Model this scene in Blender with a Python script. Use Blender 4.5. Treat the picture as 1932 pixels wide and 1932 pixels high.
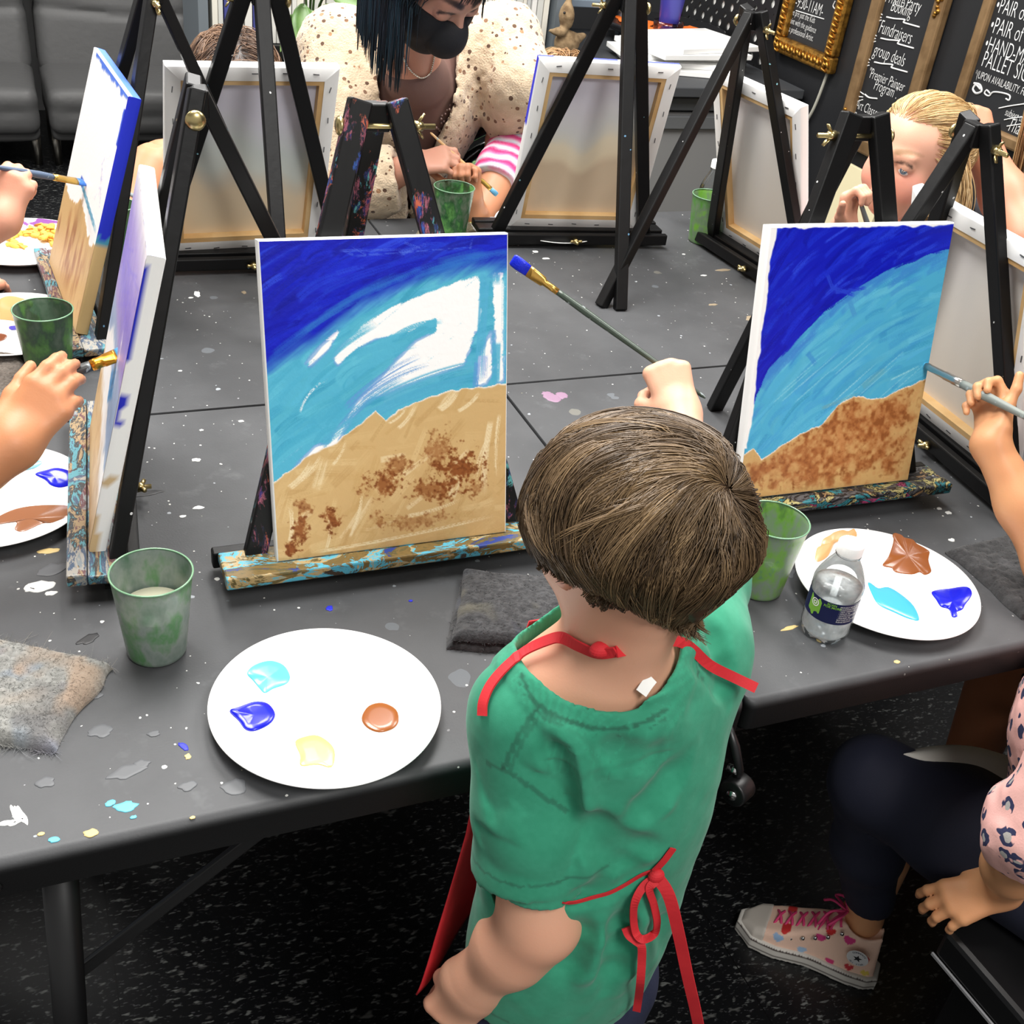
import bpy, math, random
import numpy as np
from mathutils import Vector, Matrix

for o in list(bpy.data.objects):
    bpy.data.objects.remove(o)
SC = bpy.context.scene
COL = SC.collection

# ------------------------------------------------------------------ camera
F_PX, PITCH, ROLL, CAM_Z, YAW = 2155.207, 0.577495, 0.132522, 1.556, 0.455283
def _cam_rows():
    cp, sp = math.cos(PITCH), math.sin(PITCH)
    fwd = np.array([0, cp, -sp]); right = np.array([1., 0, 0]); up = np.cross(right, fwd)
    c, s = math.cos(ROLL), math.sin(ROLL)
    rows = np.array([c*right + s*up, -s*right + c*up, -fwd])
    cy, sy = math.cos(YAW), math.sin(YAW)
    rz = np.array([[cy, sy, 0], [-sy, cy, 0], [0, 0, 1]])
    return rows @ rz.T
CR = _cam_rows()
EYE = np.array([0, 0, CAM_Z])
def ray(px, py):
    return np.array([(px-966)/F_PX, -(py-966)/F_PX, -1.0]) @ CR
def AZ(px, py, z):            # where the sight line meets the level z
    d = ray(px, py); return EYE + d*((z-CAM_Z)/d[2])
def AY(px, py, y):
    d = ray(px, py); return EYE + d*(y/d[1])
def AX(px, py, x):
    d = ray(px, py); return EYE + d*(x/d[0])
cd = bpy.data.cameras.new('camera')
cam = bpy.data.objects.new('camera', cd); COL.objects.link(cam)
cd.sensor_width = 36; cd.sensor_fit = 'HORIZONTAL'
cd.lens = F_PX/1932*36; cd.clip_start = .02; cd.clip_end = 60
mw = Matrix.Identity(4)
for i in range(3):
    for j in range(3):
        mw[i][j] = CR[j][i]
mw.translation = Vector(EYE)
cam.matrix_world = mw
SC.camera = cam

# ------------------------------------------------------------------ light
SC.view_settings.view_transform = 'Standard'
SC.view_settings.look = 'None'
SC.view_settings.exposure = 0.75
SC.view_settings.gamma = 1.0
SC.view_settings.use_curve_mapping = False
wd = bpy.data.worlds.new('daylight'); SC.world = wd; wd.use_nodes = True
wd.node_tree.nodes['Background'].inputs[0].default_value = (1.0, .99, .97, 1)
wd.node_tree.nodes['Background'].inputs[1].default_value = .32
def area(name, loc, sx, sy, power, rot=(0, 0, 0), col=(1, .98, .95)):
    l = bpy.data.lights.new(name, 'AREA'); l.shape = 'RECTANGLE'; l.size = sx; l.size_y = sy
    l.energy = power; l.color = col
    o = bpy.data.objects.new(name, l); COL.objects.link(o); o.location = loc; o.rotation_euler = rot
    return o
CEIL = 2.75
area('ceiling_troffer_light', (.9, 2.3, CEIL-.06), .6, 1.2, 36)
area('ceiling_troffer_light', (.0, 1.6, CEIL-.06), .6, 1.2, 36)
area('ceiling_troffer_light', (1.9, 1.4, CEIL-.06), .6, 1.2, 28)
area('ceiling_troffer_light', (.6, -.9, CEIL-.06), .6, 1.2, 34)
area('ceiling_troffer_light', (.9, 4.3, CEIL-.06), .6, 1.2, 32)
area('ceiling_troffer_light', (-1.2, 3.6, CEIL-.06), .6, 1.2, 30)

# ------------------------------------------------------------------ helpers
def lin(c):
    c = np.asarray(c, float)/255.0
    return np.where(c <= .04045, c/12.92, ((c+.055)/1.055)**2.4)
def L4(c):
    a = lin(c); return (float(a[0]), float(a[1]), float(a[2]), 1.0)
RNG = np.random.default_rng(7)

class NT:
    def __init__(s, m):
        s.t = m.node_tree; s.n = s.t.nodes; s.l = s.t.links
    def new(s, typ, **kw):
        n = s.n.new(typ)
        for k, v in kw.items():
            setattr(n, k, v)
        return n
    def link(s, a, b): s.l.new(a, b)
    def math(s, op, a, b=None, c=None):
        n = s.n.new('ShaderNodeMath'); n.operation = op
        for i, v in enumerate((a, b, c)):
            if v is None: continue
            if isinstance(v, (int, float)): n.inputs[i].default_value = v
            else: s.l.new(v, n.inputs[i])
        return n.outputs[0]
    def mix(s, fac, a, b, typ='MIX'):
        n = s.n.new('ShaderNodeMix'); n.data_type = 'RGBA'; n.blend_type = typ
        for k, v in ((0, fac), (6, a), (7, b)):
            if isinstance(v, (int, float, tuple)): n.inputs[k].default_value = v
            else: s.l.new(v, n.inputs[k])
        return n.outputs[2]
    def ramp(s, fac, stops, interp='LINEAR'):
        n = s.n.new('ShaderNodeValToRGB'); cr = n.color_ramp; cr.interpolation = interp
        while len(cr.elements) < len(stops): cr.elements.new(.5)
        for e, (p, c) in zip(cr.elements, stops):
            e.position = p; e.color = c if len(c) == 4 else (*c, 1)
        s.l.new(fac, n.inputs[0]); return n.outputs[0]
    def coord(s, kind='Object', scale=(1, 1, 1), loc=(0, 0, 0)):
        t = s.n.new('ShaderNodeTexCoord'); m = s.n.new('ShaderNodeMapping')
        m.inputs['Scale'].default_value = scale; m.inputs['Location'].default_value = loc
        s.l.new(t.outputs[kind], m.inputs[0]); return m.outputs[0]
    def noise(s, vec, scale, detail=3, rough=.5, dist=0):
        n = s.n.new('ShaderNodeTexNoise'); n.inputs['Scale'].default_value = scale
        n.inputs['Detail'].default_value = detail; n.inputs['Roughness'].default_value = rough
        n.inputs['Distortion'].default_value = dist
        s.l.new(vec, n.inputs['Vector']); return n.outputs[0]
    def voro(s, vec, scale, rnd=1.0):
        n = s.n.new('ShaderNodeTexVoronoi'); n.inputs['Scale'].default_value = scale
        n.inputs['Randomness'].default_value = rnd
        s.l.new(vec, n.inputs['Vector']); return n
    def bump(s, h, strength=.3, dist=.002):
        n = s.n.new('ShaderNodeBump'); n.inputs['Strength'].default_value = strength
        n.inputs['Distance'].default_value = dist
        s.l.new(h, n.inputs['Height']); return n.outputs[0]
def mat(name, col=(128, 128, 128), rough=.5, metal=0.0, spec=.5, attr=False, bump=None, var=None, sheen=0, sss=0, coat=0):
    m = bpy.data.materials.new(name); m.use_nodes = True
    t = NT(m); b = t.n['Principled BSDF']
    b.inputs['Roughness'].default_value = rough; b.inputs['Metallic'].default_value = metal
    b.inputs['Specular IOR Level'].default_value = spec
    b.inputs['Base Color'].default_value = L4(col)
    c = None
    if attr:
        a = t.new('ShaderNodeAttribute'); a.attribute_name = 'Col'; c = a.outputs['Color']
    if var:   # (colour2, scale, lo, hi)
        n = t.noise(t.coord(), var[1], 4)
        f = t.ramp(n, [(var[2], (0, 0, 0)), (var[3], (1, 1, 1))])
        c = t.mix(f, c if c is not None else L4(col), L4(var[0]))
    if c is not None: t.link(c, b.inputs['Base Color'])
    if bump:  # (scale, strength, dist)
        t.link(t.bump(t.noise(t.coord(), bump[0], 3), bump[1], bump[2] if len(bump) > 2 else .002), b.inputs['Normal'])
    if sheen:
        b.inputs['Sheen Weight'].default_value = sheen; b.inputs['Sheen Roughness'].default_value = .5
    if sss:
        b.inputs['Subsurface Weight'].default_value = sss
        b.inputs['Subsurface Radius'].default_value = (.012, .004, .002); b.inputs['Subsurface Scale'].default_value = 1.0
    if coat: b.inputs['Coat Weight'].default_value = coat
    m['nt'] = 1
    return m
_mc = {}
def cm(name, *a, **k):     # cached material
    if name not in _mc: _mc[name] = mat(name, *a, **k)
    return _mc[name]

def rotm(rx=0, ry=0, rz=0):
    return np.array(Matrix.Rotation(rz, 3, 'Z') @ Matrix.Rotation(ry, 3, 'Y') @ Matrix.Rotation(rx, 3, 'X'))
def nrm(v):
    v = np.asarray(v, float); return v/max(np.linalg.norm(v), 1e-12)

class MB:
    """collects shapes of ONE mesh"""
    def __init__(s): s.v = []; s.f = []; s.n = 0; s.c = []; s.mi = []
    def add(s, V, Fs, col=None, mi=0):
        V = np.asarray(V, float).reshape(-1, 3)
        s.v.append(V); b = s.n
        s.f += [tuple(int(i)+b for i in f) for f in Fs]; s.mi += [mi]*len(Fs)
        s.n += len(V)
        s.c.append(np.tile(np.array([1., 1, 1]), (len(V), 1)) if col is None else np.broadcast_to(np.asarray(col, float), (len(V), 3)))
        return s
    def box(s, c, size, R=None, col=None, mi=0):
        x, y, z = np.asarray(size, float)/2
        V = np.array([[a*x, b*y, d*z] for a in (-1, 1) for b in (-1, 1) for d in (-1, 1)])
        if R is not None: V = V @ np.asarray(R).T
        return s.add(V+np.asarray(c, float), [(0, 1, 3, 2), (4, 6, 7, 5), (0, 4, 5, 1), (2, 3, 7, 6), (0, 2, 6, 4), (1, 5, 7, 3)], col, mi)
    def bar(s, a, b, w, d, side, col=None, w2=None, d2=None, mi=0):   # w along 'side', d along the third axis
        a = np.asarray(a, float); b = np.asarray(b, float); t = nrm(b-a)
        x = nrm(np.asarray(side, float) - t*np.dot(side, t)); y = np.cross(t, x)
        w2 = w2 or w; d2 = d2 or d; V = []
        for p, ww, dd in ((a, w, d), (b, w2, d2)):
            V += [p-x*ww/2-y*dd/2, p+x*ww/2-y*dd/2, p+x*ww/2+y*dd/2, p-x*ww/2+y*dd/2]
        return s.add(V, [(3, 2, 1, 0), (4, 5, 6, 7), (0, 1, 5, 4), (1, 2, 6, 5), (2, 3, 7, 6), (3, 0, 4, 7)], col, mi)
    def tube(s, path, r, n=8, cap=True, flat=None, col=None, mi=0):
        P = np.asarray(path, float); m = len(P)
        r = np.broadcast_to(np.asarray(r, float), (m,)) if np.ndim(r) <= 1 else r
        T = np.gradient(P, axis=0); T /= np.linalg.norm(T, axis=1)[:, None]+1e-12
        up = np.array([0, 0, 1.]) if flat is None else np.asarray(flat[0], float)
        fl = 1.0 if flat is None else flat[1]
        V = []
        x = np.cross(up, T[0])
        if np.linalg.norm(x) < 1e-3: x = np.cross([1, 0, 0], T[0])
        x = nrm(x)
        for i in range(m):
            x = nrm(x - T[i]*np.dot(x, T[i])); y = np.cross(T[i], x)
            a = np.arange(n)*2*np.pi/n
            V.append(P[i] + r[i]*(np.cos(a)[:, None]*x + fl*np.sin(a)[:, None]*y))
        V = np.concatenate(V); Fs = []
        for i in range(m-1):
            for k in range(n):
                k2 = (k+1) % n
                Fs.append((i*n+k, i*n+k2, (i+1)*n+k2, (i+1)*n+k))
        if cap:
            Fs.append(tuple(range(n-1, -1, -1))); Fs.append(tuple((m-1)*n+k for k in range(n)))
        if col is not None and np.ndim(col) == 2: col = np.repeat(col, n, 0)
        return s.add(V, Fs, col, mi)
    def lathe(s, prof, n=40, c=(0, 0, 0), R=None, wob=None, col=None, cap=False, mi=0):
        prof = np.asarray(prof, float); a = np.arange(n)*2*np.pi/n
        V = np.stack([prof[:, None, 0]*np.cos(a), prof[:, None, 0]*np.sin(a), np.broadcast_to(prof[:, None, 1], (len(prof), n))], -1)
        if wob is not None: V = wob(V, a)
        V = V.reshape(-1, 3)
        if R is not None: V = V @ np.asarray(R).T
        Fs = []
        for i in range(len(prof)-1):
            for k in range(n):
                k2 = (k+1) % n
                Fs.append((i*n+k, i*n+k2, (i+1)*n+k2, (i+1)*n+k))
        if cap:
            Fs.append(tuple(range(n-1, -1, -1))); Fs.append(tuple((len(prof)-1)*n+k for k in range(n)))
        return s.add(V+np.asarray(c, float), Fs, col, mi)
    def grid(s, P, col=None, mi=0):       # P: (m,n,3)
        m, n = P.shape[:2]
        i, j = np.meshgrid(np.arange(m-1), np.arange(n-1), indexing='ij')
        a = (i*n+j).ravel(); Fs = np.stack([a, a+1, a+n+1, a+n], 1)
        return s.add(P.reshape(-1, 3), Fs.tolist(), None if col is None else np.asarray(col).reshape(-1, 3), mi)
    def ball(s, c, r, n=12, R=None, col=None, mi=0):
        r = np.broadcast_to(np.asarray(r, float), (3,)); th = np.linspace(0, np.pi, n); V = []
        a = np.arange(2*n)*np.pi/n
        V = np.stack([np.sin(th)[:, None]*np.cos(a), np.sin(th)[:, None]*np.sin(a), np.cos(th)[:, None]*np.ones(2*n)], -1).reshape(-1, 3)*r
        if R is not None: V = V @ np.asarray(R).T
        Fs = []
        for i in range(n-1):
            for k in range(2*n):
                k2 = (k+1) % (2*n); Fs.append((i*2*n+k, (i+1)*2*n+k, (i+1)*2*n+k2, i*2*n+k2))
        return s.add(V+np.asarray(c, float), Fs, col, mi)
    def blob(s, poly, h, up=(0, 0, 1), c=None, col=None):     # low domed puddle over a closed outline (k,3)
        P = np.asarray(poly, float); k = len(P); cen = P.mean(0); up = np.asarray(up, float)
        rings = [(1.0, 0), (.975, .6), (.93, .95), (.6, 1.0), (.3, 1.0)]
        V = np.concatenate([cen+(P-cen)*q+up*h*z for q, z in rings]+[[cen+up*h*1.0]])
        Fs = []
        for i in range(len(rings)-1):
            for j in range(k):
                j2 = (j+1) % k; Fs.append((i*k+j, i*k+j2, (i+1)*k+j2, (i+1)*k+j))
        b = (len(rings)-1)*k
        for j in range(k): Fs.append((b+j, b+(j+1) % k, len(rings)*k))
        return s.add(V, Fs, col)
    def build(s, name, m, parent=None, smooth=False, bev=0, label=None, xf=None, ang=None):
        V = np.concatenate(s.v) if s.v else np.zeros((0, 3))
        if xf is not None: V = V @ np.asarray(xf[0]).T + np.asarray(xf[1])
        me = bpy.data.meshes.new(name)
        me.from_pydata(V.tolist(), [], s.f)
        return finish(name, me, np.concatenate(s.c), m, parent, smooth, bev, label, s.mi, ang)

def finish(name, me, cols, m, parent=None, smooth=False, bev=0, label=None, mi=None, ang=None):
    if cols is not None:
        ca = me.color_attributes.new('Col', 'FLOAT_COLOR', 'POINT')
        buf = np.ones((len(me.vertices), 4), np.float32); buf[:, :3] = cols
        ca.data.foreach_set('color', buf.ravel())
    for q in (m if isinstance(m, (list, tuple)) else [m]): me.materials.append(q)
    if mi is not None and any(mi): me.polygons.foreach_set('material_index', np.array(mi, np.int32))
    if smooth: me.polygons.foreach_set('use_smooth', np.ones(len(me.polygons), bool))
    o = bpy.data.objects.new(name, me); COL.objects.link(o)
    if parent is not None: put(o, parent)
    if bev:
        b = o.modifiers.new('bevel', 'BEVEL'); b.width = bev; b.segments = 2; b.limit_method = 'ANGLE'; b.angle_limit = .6
    if label: o['label'] = label
    me.update()
    return o
def bigmesh(name, V, Q, cols, m, parent=None, smooth=True, label=None):   # numpy quads, fast
    V = np.ascontiguousarray(V, np.float32); Q = np.ascontiguousarray(Q, np.int32)
    me = bpy.data.meshes.new(name)
    me.vertices.add(len(V)); me.vertices.foreach_set('co', V.ravel())
    k = Q.shape[1]
    me.loops.add(Q.size); me.loops.foreach_set('vertex_index', Q.ravel())
    me.polygons.add(len(Q)); me.polygons.foreach_set('loop_start', np.arange(0, Q.size, k, dtype=np.int32))
    me.update(calc_edges=True)
    return finish(name, me, cols, m, parent, smooth, 0, label)
def put(o, parent):     # parent keeping the world place (parents carry no rotation unless stated)
    o.parent = parent
    o.matrix_parent_inverse = Matrix.Identity(4)
    o.location = Vector(o.location) - Vector(parent['base']) if 'base' in parent else o.location
def thing(name, label, cat, base=(0, 0, 0), group=None):
    o = bpy.data.objects.new(name, None); COL.objects.link(o); o.empty_display_size = .05
    o.location = base; o['base'] = [float(x) for x in base]
    return tag(o, label, cat, group)
def tag(o, label, cat, group=None, kind=None):
    o['label'] = label; o['category'] = cat
    if group: o['group'] = group
    if kind: o['kind'] = kind
    return o
def struct(o):
    o['kind'] = 'structure'; return o
# ------------------------------------------------------------------ smooth bodies from distance fields
_lat = np.random.default_rng(3).random((32, 32, 32)).astype(np.float32)
def vnoise(P, s):
    Q = P*s; i = np.floor(Q).astype(np.int32); f = (Q-i).astype(np.float32); f = f*f*(3-2*f)
    i &= 31; j = (i+1) & 31
    x0, y0, z0 = i[..., 0], i[..., 1], i[..., 2]; x1, y1, z1 = j[..., 0], j[..., 1], j[..., 2]
    fx, fy, fz = f[..., 0], f[..., 1], f[..., 2]
    a = _lat[x0, y0, z0]*(1-fx)+_lat[x1, y0, z0]*fx; b = _lat[x0, y1, z0]*(1-fx)+_lat[x1, y1, z0]*fx
    c = _lat[x0, y0, z1]*(1-fx)+_lat[x1, y0, z1]*fx; d = _lat[x0, y1, z1]*(1-fx)+_lat[x1, y1, z1]*fx
    return (a*(1-fy)+b*fy)*(1-fz)+(c*(1-fy)+d*fy)*fz - .5
def cone(P, a, b, ra, rb):
    a = np.asarray(a, np.float32); b = np.asarray(b, np.float32); ab = b-a
    h = np.clip(((P-a) @ ab)/float(ab @ ab+1e-12), 0, 1)
    d = P-a-h[..., None]*ab
    return np.sqrt((d*d).sum(-1)) - (ra+(rb-ra)*h)
def ell(P, c, r, R=None):
    q = P-np.asarray(c, np.float32)
    if R is not None: q = q @ np.asarray(R, np.float32)     # into the axes given by the columns of R
    r = np.asarray(r, np.float32)
    k0 = np.sqrt(((q/r)**2).sum(-1)); k1 = np.sqrt(((q/(r*r))**2).sum(-1))
    return k0*(k0-1)/np.maximum(k1, 1e-6)
def su(a, b, k):
    h = np.clip(.5+.5*(b-a)/k, 0, 1); return b+(a-b)*h-k*h*(1-h)
def ss(a, b, k):        # a minus b
    h = np.clip(.5-.5*(a+b)/k, 0, 1); return a+(-b-a)*h+k*h*(1-h)
def plane(P, p, n): return (P-np.asarray(p, np.float32)) @ np.asarray(nrm(n), np.float32)
def chain(P, pts, rad, k=.012):
    d = None
    for i in range(len(pts)-1):
        e = cone(P, pts[i], pts[i+1], rad[i], rad[i+1]); d = e if d is None else su(d, e, k)
    return d
def nets(fn, lo, hi, vox):
    lo = np.asarray(lo, float); hi = np.asarray(hi, float)
    n = np.ceil((hi-lo)/vox).astype(int)+1
    ax = [lo[i]+vox*np.arange(n[i]) for i in range(3)]
    D = np.empty(n, np.float32)
    step = max(1, int(400000/(n[1]*n[2])))
    for i in range(0, n[0], step):
        P = np.stack(np.meshgrid(ax[0][i:i+step], ax[1], ax[2], indexing='ij'), -1).astype(np.float32)
        D[i:i+step] = fn(P)
    D[0] = D[-1] = 1; D[:, 0] = D[:, -1] = 1; D[:, :, 0] = D[:, :, -1] = 1
    S = D < 0
    c = [S[a:n[0]-1+a, b:n[1]-1+b, d:n[2]-1+d] for a in (0, 1) for b in (0, 1) for d in (0, 1)]
    tot = sum(x.astype(np.int8) for x in c); act = (tot > 0) & (tot < 8)
    ids = np.full(act.shape, -1, np.int64); idx = np.argwhere(act); ids[act] = np.arange(len(idx))
    acc = np.zeros((len(idx), 3)); cnt = np.zeros(len(idx)); I, J, K = idx.T
    corners = [(a, b, d) for a in (0, 1) for b in (0, 1) for d in (0, 1)]
    val = {q: D[I+q[0], J+q[1], K+q[2]] for q in corners}
    for q in corners:
        for axx in range(3):
            if q[axx]: continue
            r = list(q); r[axx] = 1; r = tuple(r); a, b = val[q], val[r]
            m = (a < 0) != (b < 0); t = np.where(m, a/np.where(m, a-b, 1), 0)
            p = np.zeros((len(idx), 3)); p[:] = q; p[:, axx] = t
            acc += np.where(m[:, None], p, 0); cnt += m
    V = lo+(idx+acc/np.maximum(cnt, 1)[:, None])*vox
    Q = []
    for axx in range(3):
        o1, o2 = [(1, 2), (2, 0), (0, 1)][axx]
        sl = [slice(1, -1)]*3; sl[axx] = slice(0, n[axx]-1)
        A = S[tuple(sl)]; sl2 = list(sl); sl2[axx] = slice(1, n[axx]); B = S[tuple(sl2)]
        ch = np.argwhere(A != B)
        if not len(ch): continue
        base = ch.copy(); base[:, o1] += 1; base[:, o2] += 1
        inside = A[tuple(ch.T)]
        def cell(d1, d2):
            e = base.copy(); e[:, o1] += d1; e[:, o2] += d2; return ids[tuple(e.T)]
        q = np.stack([cell(-1, -1), cell(0, -1), cell(0, 0), cell(-1, 0)], 1)
        q[~inside] = q[~inside][:, ::-1]; Q.append(q)
    return V, np.concatenate(Q)
def body(name, pieces, m, parent, colf=None, label=None):     # pieces: (fn, lo, hi, vox)
    Vs, Qs, b = [], [], 0
    for fn, lo, hi, vox in pieces:
        V, Q = nets(fn, lo, hi, vox); Vs.append(V); Qs.append(Q+b); b += len(V)
    V = np.concatenate(Vs); cols = np.ones((len(V), 3)) if colf is None else colf(V)
    return bigmesh(name, V, np.concatenate(Qs), cols, m, parent, True, label)

# a hand: list of tapered segments (a, b, ra, rb). o wrist, f finger direction, n out of the back of the hand, s = +1 thumb on side f x n
def hand_segs(o, f, n, s, L, curl, spread=.16, thumb=(.9, .35, .3, .2), thick=1.0):
    f = nrm(f); n = nrm(np.asarray(n, float)-f*np.dot(n, f)); t = np.cross(f, n)*s     # t towards the thumb
    o = np.asarray(o, float); seg = []; tips = []
    pl = L*.50; w = L*.40
    lens = [.40, .44, .41, .32]; rr = [.050, .052, .050, .044]
    for i in range(4):
        u = (1.5-i)/3.0
        kn = o + f*(pl-abs(u)*L*.03 - (L*.05 if i == 3 else 0)) + t*u*w*.80 + n*L*.01
        wr = o + t*u*w*.45
        seg.append((wr, kn, L*.075*thick, L*.066*thick))
        c = curl[i] if np.ndim(curl[i]) else (curl[i], curl[i]*1.1, curl[i]*.7)
        d0 = nrm(f + t*u*spread); ang = 0; p = kn; q = 0
        for j, fr in enumerate((.45, .31, .24)):
            ang += c[j]
            d = d0*math.cos(ang) - n*math.sin(ang)
            e = p + d*lens[i]*L*fr
            r = rr[i]*L*thick
            seg.append((p, e, r*(1.05-.1*j), r*(.98-.12*j))); p = e
        tips.append(p)
    # thumb: leaves the side near the base
    out, down, b1, b2 = thumb
    p = o + f*L*.12 + t*w*.45 - n*L*.02
    d = nrm(f*(1-out*.45) + t*out - n*down)
    e = p + d*L*.22; seg.append((p, e, L*.075*thick, L*.06*thick))
    side = nrm(-t*.75 - n*.55 + f*.15); p = e
    for fr, bb, r in ((.17, b1, .056), (.14, b1+b2, .050)):
        dd = nrm(d*math.cos(bb) + side*math.sin(bb)+f*.25*math.sin(bb)); e = p + dd*L*fr
        seg.append((p, e, r*L*thick, r*.86*L*thick)); p = e
    tips.append(p)
    return seg, tips
def hand_sdf(P, seg, L):
    d = None; palm = None
    for i in range(0, 16, 4):
        e = cone(P, *seg[i]); palm = e if palm is None else su(palm, e, L*.09)
    e = cone(P, *seg[16]); palm = su(palm, e, L*.08)
    d = palm
    for i in range(4):
        g = None
        for j in (1, 2, 3):
            e = cone(P, *seg[i*4+j]); g = e if g is None else su(g, e, L*.02)
        d = su(d, g, L*.035)
    g = su(cone(P, *seg[17]), cone(P, *seg[18]), L*.02)
    return su(d, g, L*.05)

# hair: strands that flow over a skull-like ellipsoid
def strands(name, roots, flow, cen, rad, R, n, seg, w, colf, m, parent, lift, rng, step, grav=0.0, label=None, cap=None, clumps=500, cj=.30, warp=None, fall=None, zstop=None, locks=160, gather=.35):
    """roots (n,3) unit directions in skull axes; flow(dirs)->tangents in skull axes; returns one mesh"""
    cen = np.asarray(cen, float); rad = np.asarray(rad, float); R = np.asarray(R, float)
    u = roots/np.linalg.norm(roots, axis=1)[:, None]; n = len(u)
    P = np.empty((n, seg, 3)); pos = u*rad
    lk = u[rng.integers(0, n, locks)]; lock = np.concatenate([np.argmax(u[i:i+1500] @ lk.T, 1) for i in range(0, n, 1500)]); sd = u[rng.integers(0, n, clumps)]; who = np.concatenate([np.argmax(u[i:i+1500] @ sd.T, 1) for i in range(0, n, 1500)])
    jit = rng.normal(0, .045, (n, 3))+rng.normal(0, cj, (clumps, 3))[who]+rng.normal(0, cj*1.3, (locks, 3))[lock]
    off = lift[0]+(lift[1]-lift[0])*np.clip(.45*rng.random(locks)[lock]+.3*rng.random(clumps)[who]+.25*rng.random(n), 0, 1)
    vel = None
    for k in range(seg):
        nn = pos/rad**2 if fall is None or k == 0 else np.where((pos[:, 2:3] > .12*rad[2]), pos/rad**2, nn); nn /= np.linalg.norm(nn, axis=1)[:, None]
        lf = off*np.minimum(1, .25+k/2.5)
        P[:, k] = pos + nn*lf[:, None]
        d = flow(pos/rad)+jit
        d -= nn*(d*nn).sum(1)[:, None]; d /= np.linalg.norm(d, axis=1)[:, None]+1e-9
        vel = d if vel is None else .6*vel+.4*d
        st = step if np.ndim(step) == 0 else step[:, None]
        if zstop is not None: st = st*np.clip((pos[:, 2:3]/rad[2]-(zstop(pos/rad)[:, None] if callable(zstop) else zstop))*4, .02, 1)
        q = pos+vel*st
        qn = q/np.linalg.norm(q/rad, axis=1)[:, None]
        if fall is not None:
            low = np.clip((.12-pos[:, 2]/rad[2])*3, 0, 1)[:, None]; free = pos+(nrm(fall)+.10*nn*np.exp(-k*.25)+.05*jit)*st
            pos = np.where(low > 0, qn*(1-low)+free*low, qn)
        else: pos = qn
    cnt = np.maximum(np.bincount(who, minlength=clumps), 1)[:, None, None]; mean = np.zeros((clumps, seg, 3)); np.add.at(mean, who, P); mean /= cnt
    P += (mean[who]-P)*(gather*np.linspace(0, 1, seg)**1.2)[None, :, None]
    if warp is not None: P = warp(P, u, rng, who)
    W = P @ R.T + cen
    return ribbons(name, W, w, colf(u, rng, who), m, parent, label, cap)
def ribbons(name, W, w, C, m, parent, label=None, cap=None):    # (n,seg,3) paths as slim three-sided strands
    n, seg = W.shape[:2]
    T = np.gradient(W, axis=1); T /= np.linalg.norm(T, axis=2)[..., None]+1e-12
    a = np.array([.31, .52, .79]); x = np.cross(T, a); x /= np.linalg.norm(x, axis=2)[..., None]+1e-12; y = np.cross(T, x)
    tp = np.sin(np.clip(np.linspace(.22, 1, seg), 0, 1)*np.pi*.94)**.6
    r = (np.asarray(w)*np.ones(n))[:, None]*tp[None]
    V = np.stack([W+r[..., None]*(math.cos(t)*x+math.sin(t)*y) for t in (0, 2.094, 4.189)], 2)   # n,seg,3,3
    idx = np.arange(n*seg*3).reshape(n, seg, 3)
    Q = np.concatenate([np.stack([idx[:, :-1, k], idx[:, :-1, (k+1) % 3], idx[:, 1:, (k+1) % 3], idx[:, 1:, k]], -1).reshape(-1, 4) for k in range(3)])
    V = V.reshape(-1, 3); CC = np.repeat(C, seg*3, 0) if C.ndim == 2 else np.repeat(C.reshape(-1, 3), 3, 0)
    if cap is not None:
        Q = np.concatenate([Q, cap[1]+len(V)]); V = np.concatenate([V, cap[0]]); CC = np.concatenate([CC, cap[2]])
    return bigmesh(name, V, Q, CC, m, parent, True, label)

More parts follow.
